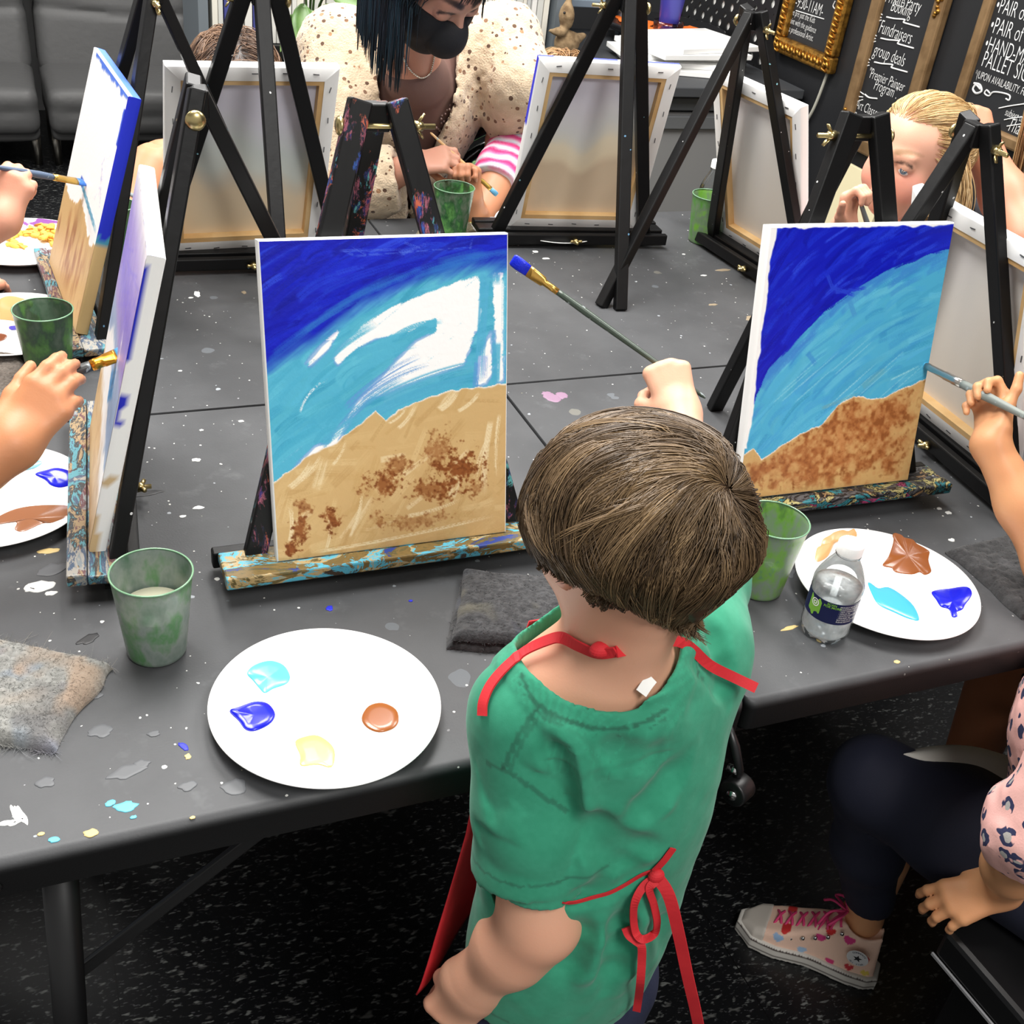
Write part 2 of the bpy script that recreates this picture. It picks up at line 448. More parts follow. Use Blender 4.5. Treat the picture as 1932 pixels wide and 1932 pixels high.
# ------------------------------------------------------------------ brush painting on a pigment grid (rows run from the top)
class Paint:
    def __init__(s, nx, ny, base=(246, 245, 243), seed=1):
        s.nx, s.ny = nx, ny; s.r = np.random.default_rng(seed)
        s.A = np.ones((ny, nx, 3))*np.array(base, float)
        s.X, s.Y = np.meshgrid((np.arange(nx)+.5)/nx, (np.arange(ny)+.5)/nx)     # both in widths
        s.H = ny/nx
        r = s.r.random((ny//3+3, nx//3+3)); s.g = np.kron(r, np.ones((3, 3)))[:ny, :nx]
        s.fine = s.r.random((ny, nx))
    def nz(s, sc, seed=0):
        P = np.stack([s.X*sc+seed*7.3, s.Y*sc+seed*3.1, s.X*0+seed*5.7], -1)
        return vnoise(P, 1.0)+.5*vnoise(P, 2.1)+.25*vnoise(P, 4.3)
    def fill(s, mask, col, soft=None):
        m = np.clip(mask, 0, 1)[..., None]; s.A = s.A*(1-m)+np.array(col, float)*m
    def stroke(s, a, b, w, col, alpha=.8, dry=.4, bend=0, mask=None):
        a = np.array(a, float); b = np.array(b, float); L = np.hypot(*(b-a))+1e-6; t = (b-a)/L; nn = np.array([-t[1], t[0]])
        pad = w+abs(bend)
        x0, x1 = sorted((a[0], b[0])); y0, y1 = sorted((a[1], b[1]))
        i0, i1 = int(max(0, (x0-pad)*s.nx)), int(min(s.nx, (x1+pad)*s.nx+1)); j0, j1 = int(max(0, (y0-pad)*s.nx)), int(min(s.ny, (y1+pad)*s.nx+1))
        if i1 <= i0 or j1 <= j0: return
        X = s.X[j0:j1, i0:i1]-a[0]; Y = s.Y[j0:j1, i0:i1]-a[1]
        u = (X*t[0]+Y*t[1])/L; v = X*nn[0]+Y*nn[1]-4*bend*u*(1-u)
        br = s.r.random(24); bi = np.interp((v/w+.5)*23, np.arange(24), br)
        e = np.clip((.5-np.abs(v/w))*8, 0, 1)*np.clip(u*14, 0, 1)*np.clip((1-u)*5+.1*bi, 0, 1)
        al = e*alpha*np.clip((bi+.35*s.fine[j0:j1, i0:i1]-dry*(.45+.75*u))*3, 0, 1)*((u > 0) & (u < 1))
        if mask is not None: al = al*mask[j0:j1, i0:i1]
        s.A[j0:j1, i0:i1] = s.A[j0:j1, i0:i1]*(1-al[..., None])+np.array(col, float)*al[..., None]
    def curve(s, pts):      # y of a boundary, as rows in widths, from (u, v of height)
        p = np.array(pts); return np.interp(s.X, p[:, 0], p[:, 1]*s.H)
def jc(r, col, a):
    return np.clip(np.array(col)+r.normal(0, a), 0, 255)

def trace(fn, px, py, lift=0.0, t0=.3, t1=3.2):     # where a sight line first meets a body
    d = nrm(ray(px, py)); t = t0
    for _ in range(140):
        p = EYE+d*t; v = float(fn(p[None, None, None].astype(np.float32))[0, 0, 0])
        if v < .0004: break
        t += max(v*.7, .0005)
        if t > t1: return None
    return p
def grad(fn, p, e=.003):
    q = np.array([p+np.array(o)*e for o in ((1, 0, 0), (-1, 0, 0), (0, 1, 0), (0, -1, 0), (0, 0, 1), (0, 0, -1))], np.float32)[None, None]
    v = fn(q)[0, 0]; return nrm([v[0]-v[1], v[2]-v[3], v[4]-v[5]])
def drape(fn, pts, lift, n=8):      # picture points laid on a body, smoothed
    P = []
    for px, py in pts:
        p = trace(fn, px, py)
        if p is None: continue
        P.append(p+grad(fn, p)*lift)
    return smooth_path(P, n)
def smooth_path(P, n=8):
    P = [np.asarray(p, float) for p in P]; Q = [2*P[0]-P[1]]+P+[2*P[-1]-P[-2]]; out = []
    for i in range(1, len(Q)-2):
        a, b, c, d = Q[i-1:i+3]
        for t in np.arange(n)/n: out.append(.5*(2*b+(c-a)*t+(2*a-5*b+4*c-d)*t*t+(-a+3*b-3*c+d)*t**3))
    out.append(Q[-2]); return np.array(out)
def strap(mb, P, nor, w, t):        # flat ribbon with thickness; nor: outward direction per point
    P = np.asarray(P); T = np.gradient(P, axis=0); T /= np.linalg.norm(T, axis=1)[:, None]+1e-9
    N = np.asarray(nor)*np.ones_like(P); S_ = np.cross(T, N); S_ /= np.linalg.norm(S_, axis=1)[:, None]+1e-9; N = np.cross(S_, T)
    V = np.stack([P-S_*w/2-N*t/2, P+S_*w/2-N*t/2, P+S_*w/2+N*t/2, P-S_*w/2+N*t/2], 1).reshape(-1, 3); k = len(P)
    F = [(i*4+j, i*4+(j+1) % 4, (i+1)*4+(j+1) % 4, (i+1)*4+j) for i in range(k-1) for j in range(4)]+[(3, 2, 1, 0), tuple((k-1)*4+j for j in range(4))]
    return mb.add(V, F)
# ------------------------------------------------------------------ the room
def floor_mat():
    m = mat('black_speckled_tile', (15, 16, 18), .34); t = NT(m); b = t.n['Principled BSDF']
    c = t.coord('Object')
    w = t.noise(c, 9, 2); 
    st = t.new('ShaderNodeMapping'); st.inputs['Scale'].default_value = (1, 2.3, 1); st.inputs['Rotation'].default_value = (0, 0, .5); t.link(c, st.inputs[0])
    col = L4((14, 15, 17))
    for sc, lo, hi, cc in ((46, .66, .70, (104, 106, 104)), (85, .66, .71, (74, 74, 76)), (26, .70, .74, (90, 90, 88))):
        n = t.noise(st.outputs[0], sc, 2, .6)
        col = t.mix(t.ramp(n, [(lo-.06, (0, 0, 0)), (hi, (1, 1, 1))]), col, L4(cc))
    br = t.new('ShaderNodeTexBrick'); br.offset = 0; br.inputs['Scale'].default_value = 1; br.inputs['Brick Width'].default_value = .305
    br.inputs['Row Height'].default_value = .305; br.inputs['Mortar Size'].default_value = .0012; br.inputs['Mortar Smooth'].default_value = .2
    t.link(c, br.inputs[0])
    col = t.mix(br.outputs['Fac'], col, L4((6, 6, 7)))
    t.link(col, b.inputs['Base Color']); t.link(t.bump(t.noise(c, 14, 3), .06, .004), b.inputs['Normal'])
    return m
struct(MB().box((.9, 2.2, -.05), (7.6, 8.4, .1)).build('floor', floor_mat()))
WX = 2.5; BY = 5.7
wallm = mat('black_wall_paint', (24, 25, 28), .55, bump=(160, .08))
struct(MB().box((WX+.05, 2.2, 1.375), (.1, 8.4, 2.75)).build('wall_right', wallm))
struct(MB().box((.9, BY+.05, 1.375), (7.6, .1, 2.75)).build('wall_back', mat('grey_wall_paint', (150, 150, 150), .6)))
struct(MB().box((.9, 2.2, CEIL+.05), (7.6, 8.4, .1)).build('ceiling', mat('white_ceiling', (225, 224, 220), .9)))
struct(MB().box((WX-.008, 2.2, .05), (.016, 8.4, .1)).build('baseboard_right', mat('black_rubber_base', (14, 14, 15), .5)))

# ------------------------------------------------------------------ tables
def splat_nodes(t, c, col, amount, scale, stops, seed):
    mp = t.new('ShaderNodeMapping'); mp.inputs['Location'].default_value = (seed*1.7, seed*.9, seed*.3); t.link(c, mp.inputs[0])
    dn = t.new('ShaderNodeTexNoise'); dn.inputs['Scale'].default_value = scale*1.6; t.link(mp.outputs[0], dn.inputs['Vector'])
    va = t.new('ShaderNodeVectorMath'); va.operation = 'SCALE'; va.inputs[3].default_value = .35/scale; t.link(dn.outputs[1], va.inputs[0])
    vb = t.new('ShaderNodeVectorMath'); vb.operation = 'ADD'; t.link(va.outputs[0], vb.inputs[0]); t.link(mp.outputs[0], vb.inputs[1])
    v = t.voro(vb.outputs[0], scale); sp = t.new('ShaderNodeSeparateColor'); t.link(v.outputs['Color'], sp.inputs[0])
    th = t.math('MULTIPLY', t.math('POWER', t.math('MAXIMUM', t.math('MULTIPLY_ADD', sp.outputs[0], 1/(1-.82), -.82/(1-.82)), 0), 2.2), amount)
    msk = t.math('LESS_THAN', v.outputs['Distance'], th)
    n = len(stops)
    cc = t.ramp(sp.outputs[2], [(i/n, tuple(L4(s))) for i, s in enumerate(stops)], 'CONSTANT')
    return t.mix(msk, col, cc), msk
def table_mat():
    m = mat('black_table_plastic', (50, 51, 54), .52); t = NT(m); b = t.n['Principled BSDF']
    c = t.coord('Object'); n = t.noise(c, 6, 5, .6)
    col = t.mix(t.ramp(n, [(.35, (0, 0, 0)), (.75, (1, 1, 1))]), L4((66, 67, 69)), L4((78, 79, 81)))
    col = t.mix(t.ramp(t.noise(t.coord('Object', loc=(3, 1, 0)), 16, 4, .7), [(.60, (0, 0, 0)), (.78, (.6, .6, .6))]), col, L4((98, 100, 102)))
    col, _ = splat_nodes(t, c, col, .34, 24, [(92, 96, 100), (100, 100, 102), (120, 125, 128), (84, 86, 100), (105, 104, 98)], 1)
    col, _ = splat_nodes(t, c, col, .22, 62, [(225, 225, 220), (150, 155, 160), (120, 120, 122), (200, 180, 110), (110, 180, 190), (190, 190, 190)], 2)
    col, _ = splat_nodes(t, c, col, .24, 150, [(210, 210, 205), (150, 150, 155), (240, 240, 235), (150, 150, 130)], 3)
    sz = t.new('ShaderNodeSeparateXYZ'); t.link(c, sz.inputs[0])
    col = t.mix(t.ramp(t.math('ADD', sz.outputs[2], t.math('MULTIPLY', n, .004)), [(.7335, (0, 0, 0)), (.7405, (1, 1, 1))]), L4((13, 13, 14)), col)      # grey on top, black on the rim below
    t.link(col, b.inputs['Base Color']); b.inputs['Specular IOR Level'].default_value = .35
    t.link(t.bump(t.noise(c, 420, 2), .12, .001), b.inputs['Normal'])
    return m
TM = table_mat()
TZ = .74
blackmetal = mat('black_powder_coat', (16, 16, 17), .4)
chrome = mat('chrome', (200, 200, 200), .2, metal=1)
brass = mat('brass', (190, 172, 122), .30, metal=1)
def half_top(x0, x1, y0, y1):
    b = bpy.data.meshes.new('t'); mb = MB(); h = .044; r = .011; xin = lambda sx: .15 if (sx < 0 and x0 > .6) or (sx > 0 and x1 < .7) else 1.0; yin = lambda sy: .15 if (sy > 0 and y1 < 1.6) or (sy < 0 and y0 > 1.2) else 1.0
    def ring(d, z):
        P = []
        for cx, cy, a0 in ((x1, y1, 0), (x0, y1, 90), (x0, y0, 180), (x1, y0, 270)):
            R_ = .012; sx = 1 if cx == x1 else -1; sy = 1 if cy == y1 else -1
            for k in range(6):
                a = math.radians(a0+k*18); P.append((cx-sx*R_+(R_-d*xin(sx))*math.cos(a), cy-sy*R_+(R_-d*yin(sy))*math.sin(a), z))
        return P
    prof = [(.016, TZ-h+.012), (.004, TZ-h), (0, TZ-h+.004)] + [(r*(1-math.cos(a)), TZ-r+r*math.sin(a)) for a in np.linspace(0, math.pi/2, 6)]
    V = []; F = []
    for d, z in prof: V += ring(d, z)
    n = 24
    for i in range(len(prof)-1):
        for k in range(n): F.append((i*n+k, i*n+(k+1) % n, (i+1)*n+(k+1) % n, (i+1)*n+k))
    F.append(tuple((len(prof)-1)*n+k for k in range(n)))
    F.append(tuple(range(n-1, -1, -1)))
    return mb.add(V, F)
def splat(pts, col, h=.0006, seed=0, n=22, rough=.35):
    """an irregular dried splash: centre x,y, radius a,b, rotation"""
    r = np.random.default_rng(seed); mb = MB()
    for (x, y, a, b, rot) in pts:
        th = np.arange(n)*2*np.pi/n; k = 1+r.normal(0, rough*.5, n); k = np.clip((k+np.roll(k, 1))/2, .35, 1.7)
        c, s = math.cos(rot), math.sin(rot)
        X = a*k*np.cos(th); Y = b*k*np.sin(th)
        mb.blob(np.stack([x+X*c-Y*s, y+X*s+Y*c, np.full(n, TZ+.0001)], 1), h)
    return mb
def table(label, y0, y1, splats):
    x0, xm, x1 = -.24, .665, 1.58
    T = thing('folding_table', label, 'table', ((x0+x1)/2, (y0+y1)/2, 0))
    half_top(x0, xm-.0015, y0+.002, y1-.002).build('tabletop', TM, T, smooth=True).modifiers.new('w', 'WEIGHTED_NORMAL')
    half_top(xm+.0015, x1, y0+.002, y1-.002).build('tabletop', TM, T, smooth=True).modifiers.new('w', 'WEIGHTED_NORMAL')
    # steel rails under the top, legs and braces
    for y in (y0+.035, y1-.035):
        MB().box(((x0+x1)/2, y, TZ-.055), (x1-x0-.1, .022, .022)).build('side_rail', blackmetal, T, bev=.003)
    for xx, sgn in ((-.035, 1), (1.375, -1)):
        for y in (y0+.045, y1-.045):
            l = MB().tube([(xx-sgn*.0, y, TZ-.06), (xx-sgn*.035, y, .02)], .0165, 14).build('leg', blackmetal, T, smooth=True)
            MB().tube([(xx-sgn*.035, y, .03), (xx-sgn*.0355, y, .0)], [.019, .019], 14).build('foot_cap', mat('rubber', (12, 12, 12), .7), l, smooth=True)
        MB().tube([(xx-sgn*.012, y0+.045, .45), (xx-sgn*.012, y1-.045, .45)], .0125, 12).build('cross_bar', blackmetal, T, smooth=True)
        for y in (y0+.07, y1-.07):
            MB().bar((xx-sgn*.01, y, .47), (xx+sgn*.25, y, TZ-.06), .006, .016, (0, 1, 0)).build('brace', blackmetal, T, bev=.0015)
    for x in (x0+.12, x0+.155, x1-.12):
        MB().ball((x, y0+.0015, TZ-.027), (.006, .003, .006), 8).build('rivet', blackmetal, T, smooth=True)
    for nm, col, sp, sd in splats:
        for i, q in enumerate(sp): splat([q], col, seed=sd+i*13).build('paint_splash', cm('dried_paint_'+nm, col, .5), T, smooth=True, label=nm+' paint splash')
    return T
def S(px, py, a, b=None, rot=0):
    p = AZ(px, py, TZ); return (p[0], p[1], a, b or a*.7, rot)
near_splats = [
 ('white', (225, 226, 222), [S(75, 1107, .016, .010), S(58, 1112, .006), S(95, 1120, .007, .004), S(40, 1538, .003, .014, .3), S(28, 1535, .0025, .010, .2), S(18, 1552, .009, .003), S(34, 1550, .008, .0025, .4), S(375, 958, .007, .004), S(345, 975, .004), S(370, 868, .006), S(380, 812, .003), S(455, 795, .004), S(1790, 968, .005, .004), S(1772, 960, .004, .003), S(1795, 1019, .005)], 1),
 ('grey', (86, 88, 91), [S(100, 1075, .018, .010, .4), S(445, 1484, .012, .009), S(86, 1476, .009), S(240, 1455, .018, .008, .1), S(290, 1385, .006), S(190, 1380, .012), S(268, 1442, .008), S(355, 1483, .008), S(183, 1313, .006), S(1480, 1075, .012, .02)], 2),
 ('cyan', (92, 178, 200), [S(237, 1522, .009, .007), S(208, 1516, .005), S(101, 1585, .005), S(252, 1542, .003)], 3),
 ('blue', (26, 36, 190), [S(622, 1148, .004, .005), S(345, 1408, .003, .007, .5), S(775, 1134, .0025)], 4),
 ('cream', (205, 180, 120), [S(355, 1428, .003, .004), S(173, 1572, .006), S(78, 1574, .003), S(363, 1543, .0025), S(1398, 1297, .006, .005), S(1692, 1249, .004), S(1490, 1185, .013, .003, .1), S(1545, 1208, .003, .004), S(90, 1040, .012, .005)], 5),
 ('mauve', (134, 106, 128), [S(1042, 750, .014, .013), S(1060, 746, .009, .011), S(1030, 742, .008, .005)], 6),
 ('dark', (28, 28, 30), [S(275, 931, .024, .006, .1), S(165, 1206, .012, .006, .5)], 8),
]
far_splats = [
 ('white', (190, 192, 192), [S(372, 555, .005, .012), S(360, 562, .004), S(340, 700, .003), S(1290, 480, .004), S(1328, 520, .006, .003), S(1010, 475, .006, .005), S(1030, 488, .008, .004)], 11),
 ('tan', (140, 126, 104), [S(460, 552, .004, .006), S(1420, 600, .016, .010, .7), S(1365, 510, .016, .006), S(1345, 575, .01, .004)], 12),
]
table('black plastic folding table at the front, paint splashed, nearest the viewer', .717, 1.467, near_splats)
table('black plastic folding table pushed against the rear of the front one', 1.467, 2.217, far_splats)
lt = AZ(1420, 1345, .70)
T = thing('table_latch', 'black metal fold latch hanging under the front table edge beside the green shirt', 'latch', (.665, .73, .69))
MB().tube([(.640, .716, .722), (.645, .700, .70), (.652, .69, .672), (.652, .692, .655)], [.004, .006, .005, .005], 10).build('strap', blackmetal, T, smooth=True)
MB().tube([(.642, .680, .648), (.664, .690, .648)], [.016, .016], 20).build('wheel', blackmetal, T, smooth=True, bev=.002)
MB().tube([(.640, .678, .648), (.6425, .680, .648)], [.006, .006], 14).build('bolt', chrome, T, smooth=True)
MB().tube([(.646, .700, .668), (.650, .690, .672)], [.005, .005], 12).build('pin', chrome, T, smooth=True)
# ------------------------------------------------------------------ table easels
def wood_paint(name, stops, cover, seed=0, stretch=(1, 1, 1), speck=True, base=(11, 11, 12)):
    m = mat(name, base, .42, spec=.3); t = NT(m); b = t.n['Principled BSDF']
    c = t.coord('Object', stretch, (seed*3.1, seed*1.3, seed*.7))
    col = L4(base)
    if stops:
        dn = t.new('ShaderNodeTexNoise'); dn.inputs['Scale'].default_value = 30; dn.inputs['Detail'].default_value = 5; t.link(c, dn.inputs['Vector'])
        va = t.new('ShaderNodeVectorMath'); va.operation = 'SCALE'; va.inputs[3].default_value = .03; t.link(dn.outputs[1], va.inputs[0])
        vb = t.new('ShaderNodeVectorMath'); vb.operation = 'ADD'; t.link(va.outputs[0], vb.inputs[0]); t.link(c, vb.inputs[1])
        n = len(stops); v = t.voro(vb.outputs[0], 60); sp = t.new('ShaderNodeSeparateColor'); t.link(v.outputs['Color'], sp.inputs[0])
        nz_ = t.noise(c, 26, 9, .72, 1.6)
        cc = t.ramp(t.math('ADD', t.math('MULTIPLY', nz_, .8), t.math('MULTIPLY', sp.outputs[0], .28)), [(.30+.46*i/n, tuple(L4(s))) for i, s in enumerate(stops)], 'CONSTANT')
        f = t.noise(c, 22, 6, .7)
        col = t.mix(t.ramp(f, [(1-cover-.02, (0, 0, 0)), (1-cover+.02, (1, 1, 1))]), col, cc)
    if speck:
        col, _ = splat_nodes(t, c, col, .20, 95, [(215, 215, 215), (90, 130, 160), (190, 190, 190), (120, 170, 180), (170, 150, 120)], seed+4)
    t.link(col, b.inputs['Base Color'])
    t.link(t.bump(t.noise(c, 55, 4), .25, .0015), b.inputs['Normal'])
    return m
P_TEAL = [(40, 60, 130), (92, 84, 52), (120, 98, 56), (110, 92, 54), (84, 172, 196), (176, 152, 106), (96, 84, 50), (80, 160, 184), (60, 50, 40)]
P_DARK = [(20, 20, 22), (150, 120, 84), (26, 26, 28), (28, 28, 30), (90, 90, 92), (20, 20, 22), (176, 166, 110), (24, 24, 24), (44, 120, 130), (22, 22, 24), (160, 60, 104), (22, 22, 22)]
P_GREY = [(120, 128, 132), (150, 146, 138), (70, 84, 104), (86, 140, 150), (60, 60, 62), (150, 130, 100), (96, 66, 72), (130, 136, 138), (110, 112, 112)]
P_BLUE = [(30, 60, 120), (60, 100, 170), (20, 24, 34), (20, 26, 40), (90, 80, 140), (24, 24, 26)]
ezblack = [wood_paint('easel_black_paint', [(60, 64, 70), (40, 60, 110), (90, 140, 150)], .12, 1), wood_paint('easel_black_paint_dotted', [(120, 60, 70), (90, 150, 90), (200, 170, 140)], .10, 5)]
def easel(label, x, y, yaw, lean=15.5, rear=.38, tray=None, tray2=None, legs=None, nut=1, rdx=0, group='tabletop easels', canvas_off=0):
    T = thing('tabletop_easel', label, 'easel', (x, y, TZ)); del T['base']
    T.rotation_euler = (0, 0, math.radians(yaw))
    legs = legs or ezblack[0]; tray = tray or ezblack[0]; tray2 = tray2 or ezblack[0]
    tl = math.tan(math.radians(lean)); y0 = .030-.035*tl; zt = .492; yt = y0+zt*tl
    def bar(name, a, b, w, d, m, par=T, side=(1, 0, 0)):
        return MB().bar(a, b, w, d, side).build(name, m, par, bev=.0022)
    for sx in (-1, 1):
        bar('front_leg', (sx*.168, y0, .0), (sx*.019, yt, zt+.012), .025, .017, legs)
    bar('rear_leg', (rdx, rear, 0), (0, yt+.004, zt+.004), .023, .017, legs)
    MB().box((0, yt+.004, zt-.006), (.028, .016, .03)).build('hinge_block', legs, T, bev=.002)
    bar('tray', (-.2, .016, .0285), (.2, .016, .0285), .012, .036, tray, side=(0, 0, 1))
    bar('tray_lip', (-.2, -.0130, .0300), (.2, -.0130, .0300), .0155, .021, tray, side=(0, 0, 1))
    bar('back_rail', (-.205, .046, .019), (.205, .046, .019), .022, .014, tray2, side=(0, 0, 1))
    # brass bolt through the top, wing nut on one side
    zc = zt-.014; yc = yt-.004
    b = MB().tube([(-nut*.040, yc, zc), (nut*.064, yc, zc)], .0030, 10).build('bolt', brass, T, smooth=True)
    MB().ball((-nut*.041, yc, zc), (.0055, .0105, .0105), 12).build('bolt_head', brass, b, smooth=True)
    w = MB().tube([(nut*.040, yc, zc), (nut*.050, yc, zc)], [.0065, .0048], 10)
    for s in (-1, 1):
        w.tube([(nut*.044, yc, zc+s*.003), (nut*.049, yc+.002, zc+s*.009), (nut*.052, yc+.002, zc+s*.013)], [.0028, .0036, .0025], 8, flat=((1, 0, 0), .5))
    w.build('wing_nut', brass, T, smooth=True)
    b = MB().tube([(0, .02, .018), (0, .072, .018)], .003, 8).build('tray_bolt', brass, T, smooth=True)
    w = MB().tube([(0, .055, .018), (0, .064, .018)], [.007, .005], 8)
    for s in (-1, 1): w.tube([(s*.004, .06, .018), (s*.012, .064, .02)], [.0035, .003], 6)
    w.build('wing_nut', brass, b, smooth=True)
    for sx in (-1, 1): MB().box((sx*.168, y0, .002), (.022, .015, .004)).build('foot_pad', cm('rubber_pad', (10, 10, 10), .8), T)
    return T

# ------------------------------------------------------------------ stretched canvases
CW, CH, CT = .279, .356, .018
pine = mat('pine_stretcher', (226, 190, 136), .55, var=((205, 160, 100), 14, .4, .7))
steel = mat('staple_steel', (120, 120, 122), .35, metal=1)
cloth = mat('canvas_cloth_white', (240, 240, 238), .75, attr=True, bump=(900, .15, .0005))
paintm = mat('acrylic_paint', (200, 200, 200), .45, attr=True, bump=(160, .25, .0012), spec=.25)
rawback = mat('canvas_cloth_back', (230, 225, 215), .85, attr=True, bump=(700, .2, .0005))
def canvas(label, u, P, side=None, back=None, off=0.0):
    """u: x,y,z, yaw, lean of the bottom centre of the front face; P: Paint; side(face, s, d)->sRGB; back(u,v)->sRGB"""
    x, y, z, yaw, lean = u
    yw, le = math.radians(yaw), math.radians(lean)
    X = np.array([math.cos(yw), math.sin(yw), 0]); B = np.array([-math.sin(yw), math.cos(yw), 0])
    U = np.array([0, 0, math.cos(le)])+B*math.sin(le); K = B*math.cos(le)-np.array([0, 0, math.sin(le)])
    o = np.array([x, y, z])
    T = thing('stretched_canvas', label, 'canvas', o); del T['base']
    M = Matrix.Identity(4)
    for i in range(3): M[i][0] = X[i]; M[i][1] = K[i]; M[i][2] = U[i]; M[i][3] = o[i]
    T.matrix_world = M
    w, h, t = CW/2, CH, CT; e = .0016
    ny, nx = P.ny, P.nx
    gx = np.linspace(-w+e, w-e, nx); gz = np.linspace(h-e, e, ny)
    Gx, Gz = np.meshgrid(gx, gz)
    lum = (P.A-np.array((246, 245, 243))).sum(-1); rel = (np.abs(lum) > 8)*.00025
    G = np.stack([Gx, -rel, Gz], -1)
    idx = np.arange(nx*ny).reshape(ny, nx)
    Q = np.stack([idx[:-1, :-1], idx[1:, :-1], idx[1:, 1:], idx[:-1, 1:]], -1).reshape(-1, 4)
    bigmesh('painted_face', G.reshape(-1, 3), Q, lin(P.A.reshape(-1, 3)), paintm, T, True)
    side = side or (lambda f, s, d: (245, 245, 243))
    mb = MB(); n = 48; fo = .024
    for f in 'LRTB':
        s = np.linspace(0, 1, n)
        if f in 'LR':
            sx = -1 if f == 'L' else 1
            edge = lambda d, i: np.stack([np.full(n, sx*(w-i)), np.full(n, d), s*(h-2*i)+i], -1)
        else:
            zz = h if f == 'T' else 0; sg = -1 if f == 'T' else 1
            edge = lambda d, i: np.stack([(s-.5)*2*(w-i), np.full(n, d), np.full(n, zz+sg*i)], -1)
        rows = [edge(0, e), edge(.0012, .0003), edge(t*.35, 0), edge(t*.65, 0), edge(t-.0012, .0003), edge(t, e), edge(t+.0004, fo)]
        dd = [0, .05, .35, .65, .95, 1, 1.5]
        cc = np.array([[side(f, a, b) if b <= 1 else (240, 239, 236) for a in s] for b in dd], float)
        mb.grid(np.array(rows), lin(cc))
    mb.build('canvas_wrap', cloth, T, smooth=True, ang=.6)
    bw = .031
    for sx in (-1, 1):
        MB().box((sx*(w-bw/2-.001), t/2+.0005, h/2), (bw, t-.003, h-.004)).build('stretcher_bar', pine, T)
    for zz in (bw/2+.001, h-bw/2-.001):
        MB().box((0, t/2+.0005, zz), (2*w-2*bw-.002, t-.003, bw)).build('stretcher_bar', pine, T)
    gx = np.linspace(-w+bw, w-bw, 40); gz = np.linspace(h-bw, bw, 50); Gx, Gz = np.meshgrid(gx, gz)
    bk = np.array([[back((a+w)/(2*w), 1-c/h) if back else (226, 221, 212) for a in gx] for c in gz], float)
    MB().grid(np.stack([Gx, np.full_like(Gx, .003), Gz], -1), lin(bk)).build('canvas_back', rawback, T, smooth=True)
    st = MB(); r = np.random.default_rng(int(abs(x*1000)))
    for i in range(6):
        zz = h*(i+.7)/6.4
        for sx in (-1, 1): st.box((sx*(w-.012+r.normal(0, .001)), t+.0008, zz), (.0012, .0012, .010), rotm(0, r.normal(0, .1), 0))
    for i in range(5):
        xx = (i-2)*.05
        for zz in (.012, h-.012): st.box((xx, t+.0008, zz+r.normal(0, .001)), (.010, .0012, .0012), rotm(0, r.normal(0, .1), 0))
    st.build('staples', steel, T)
    return T

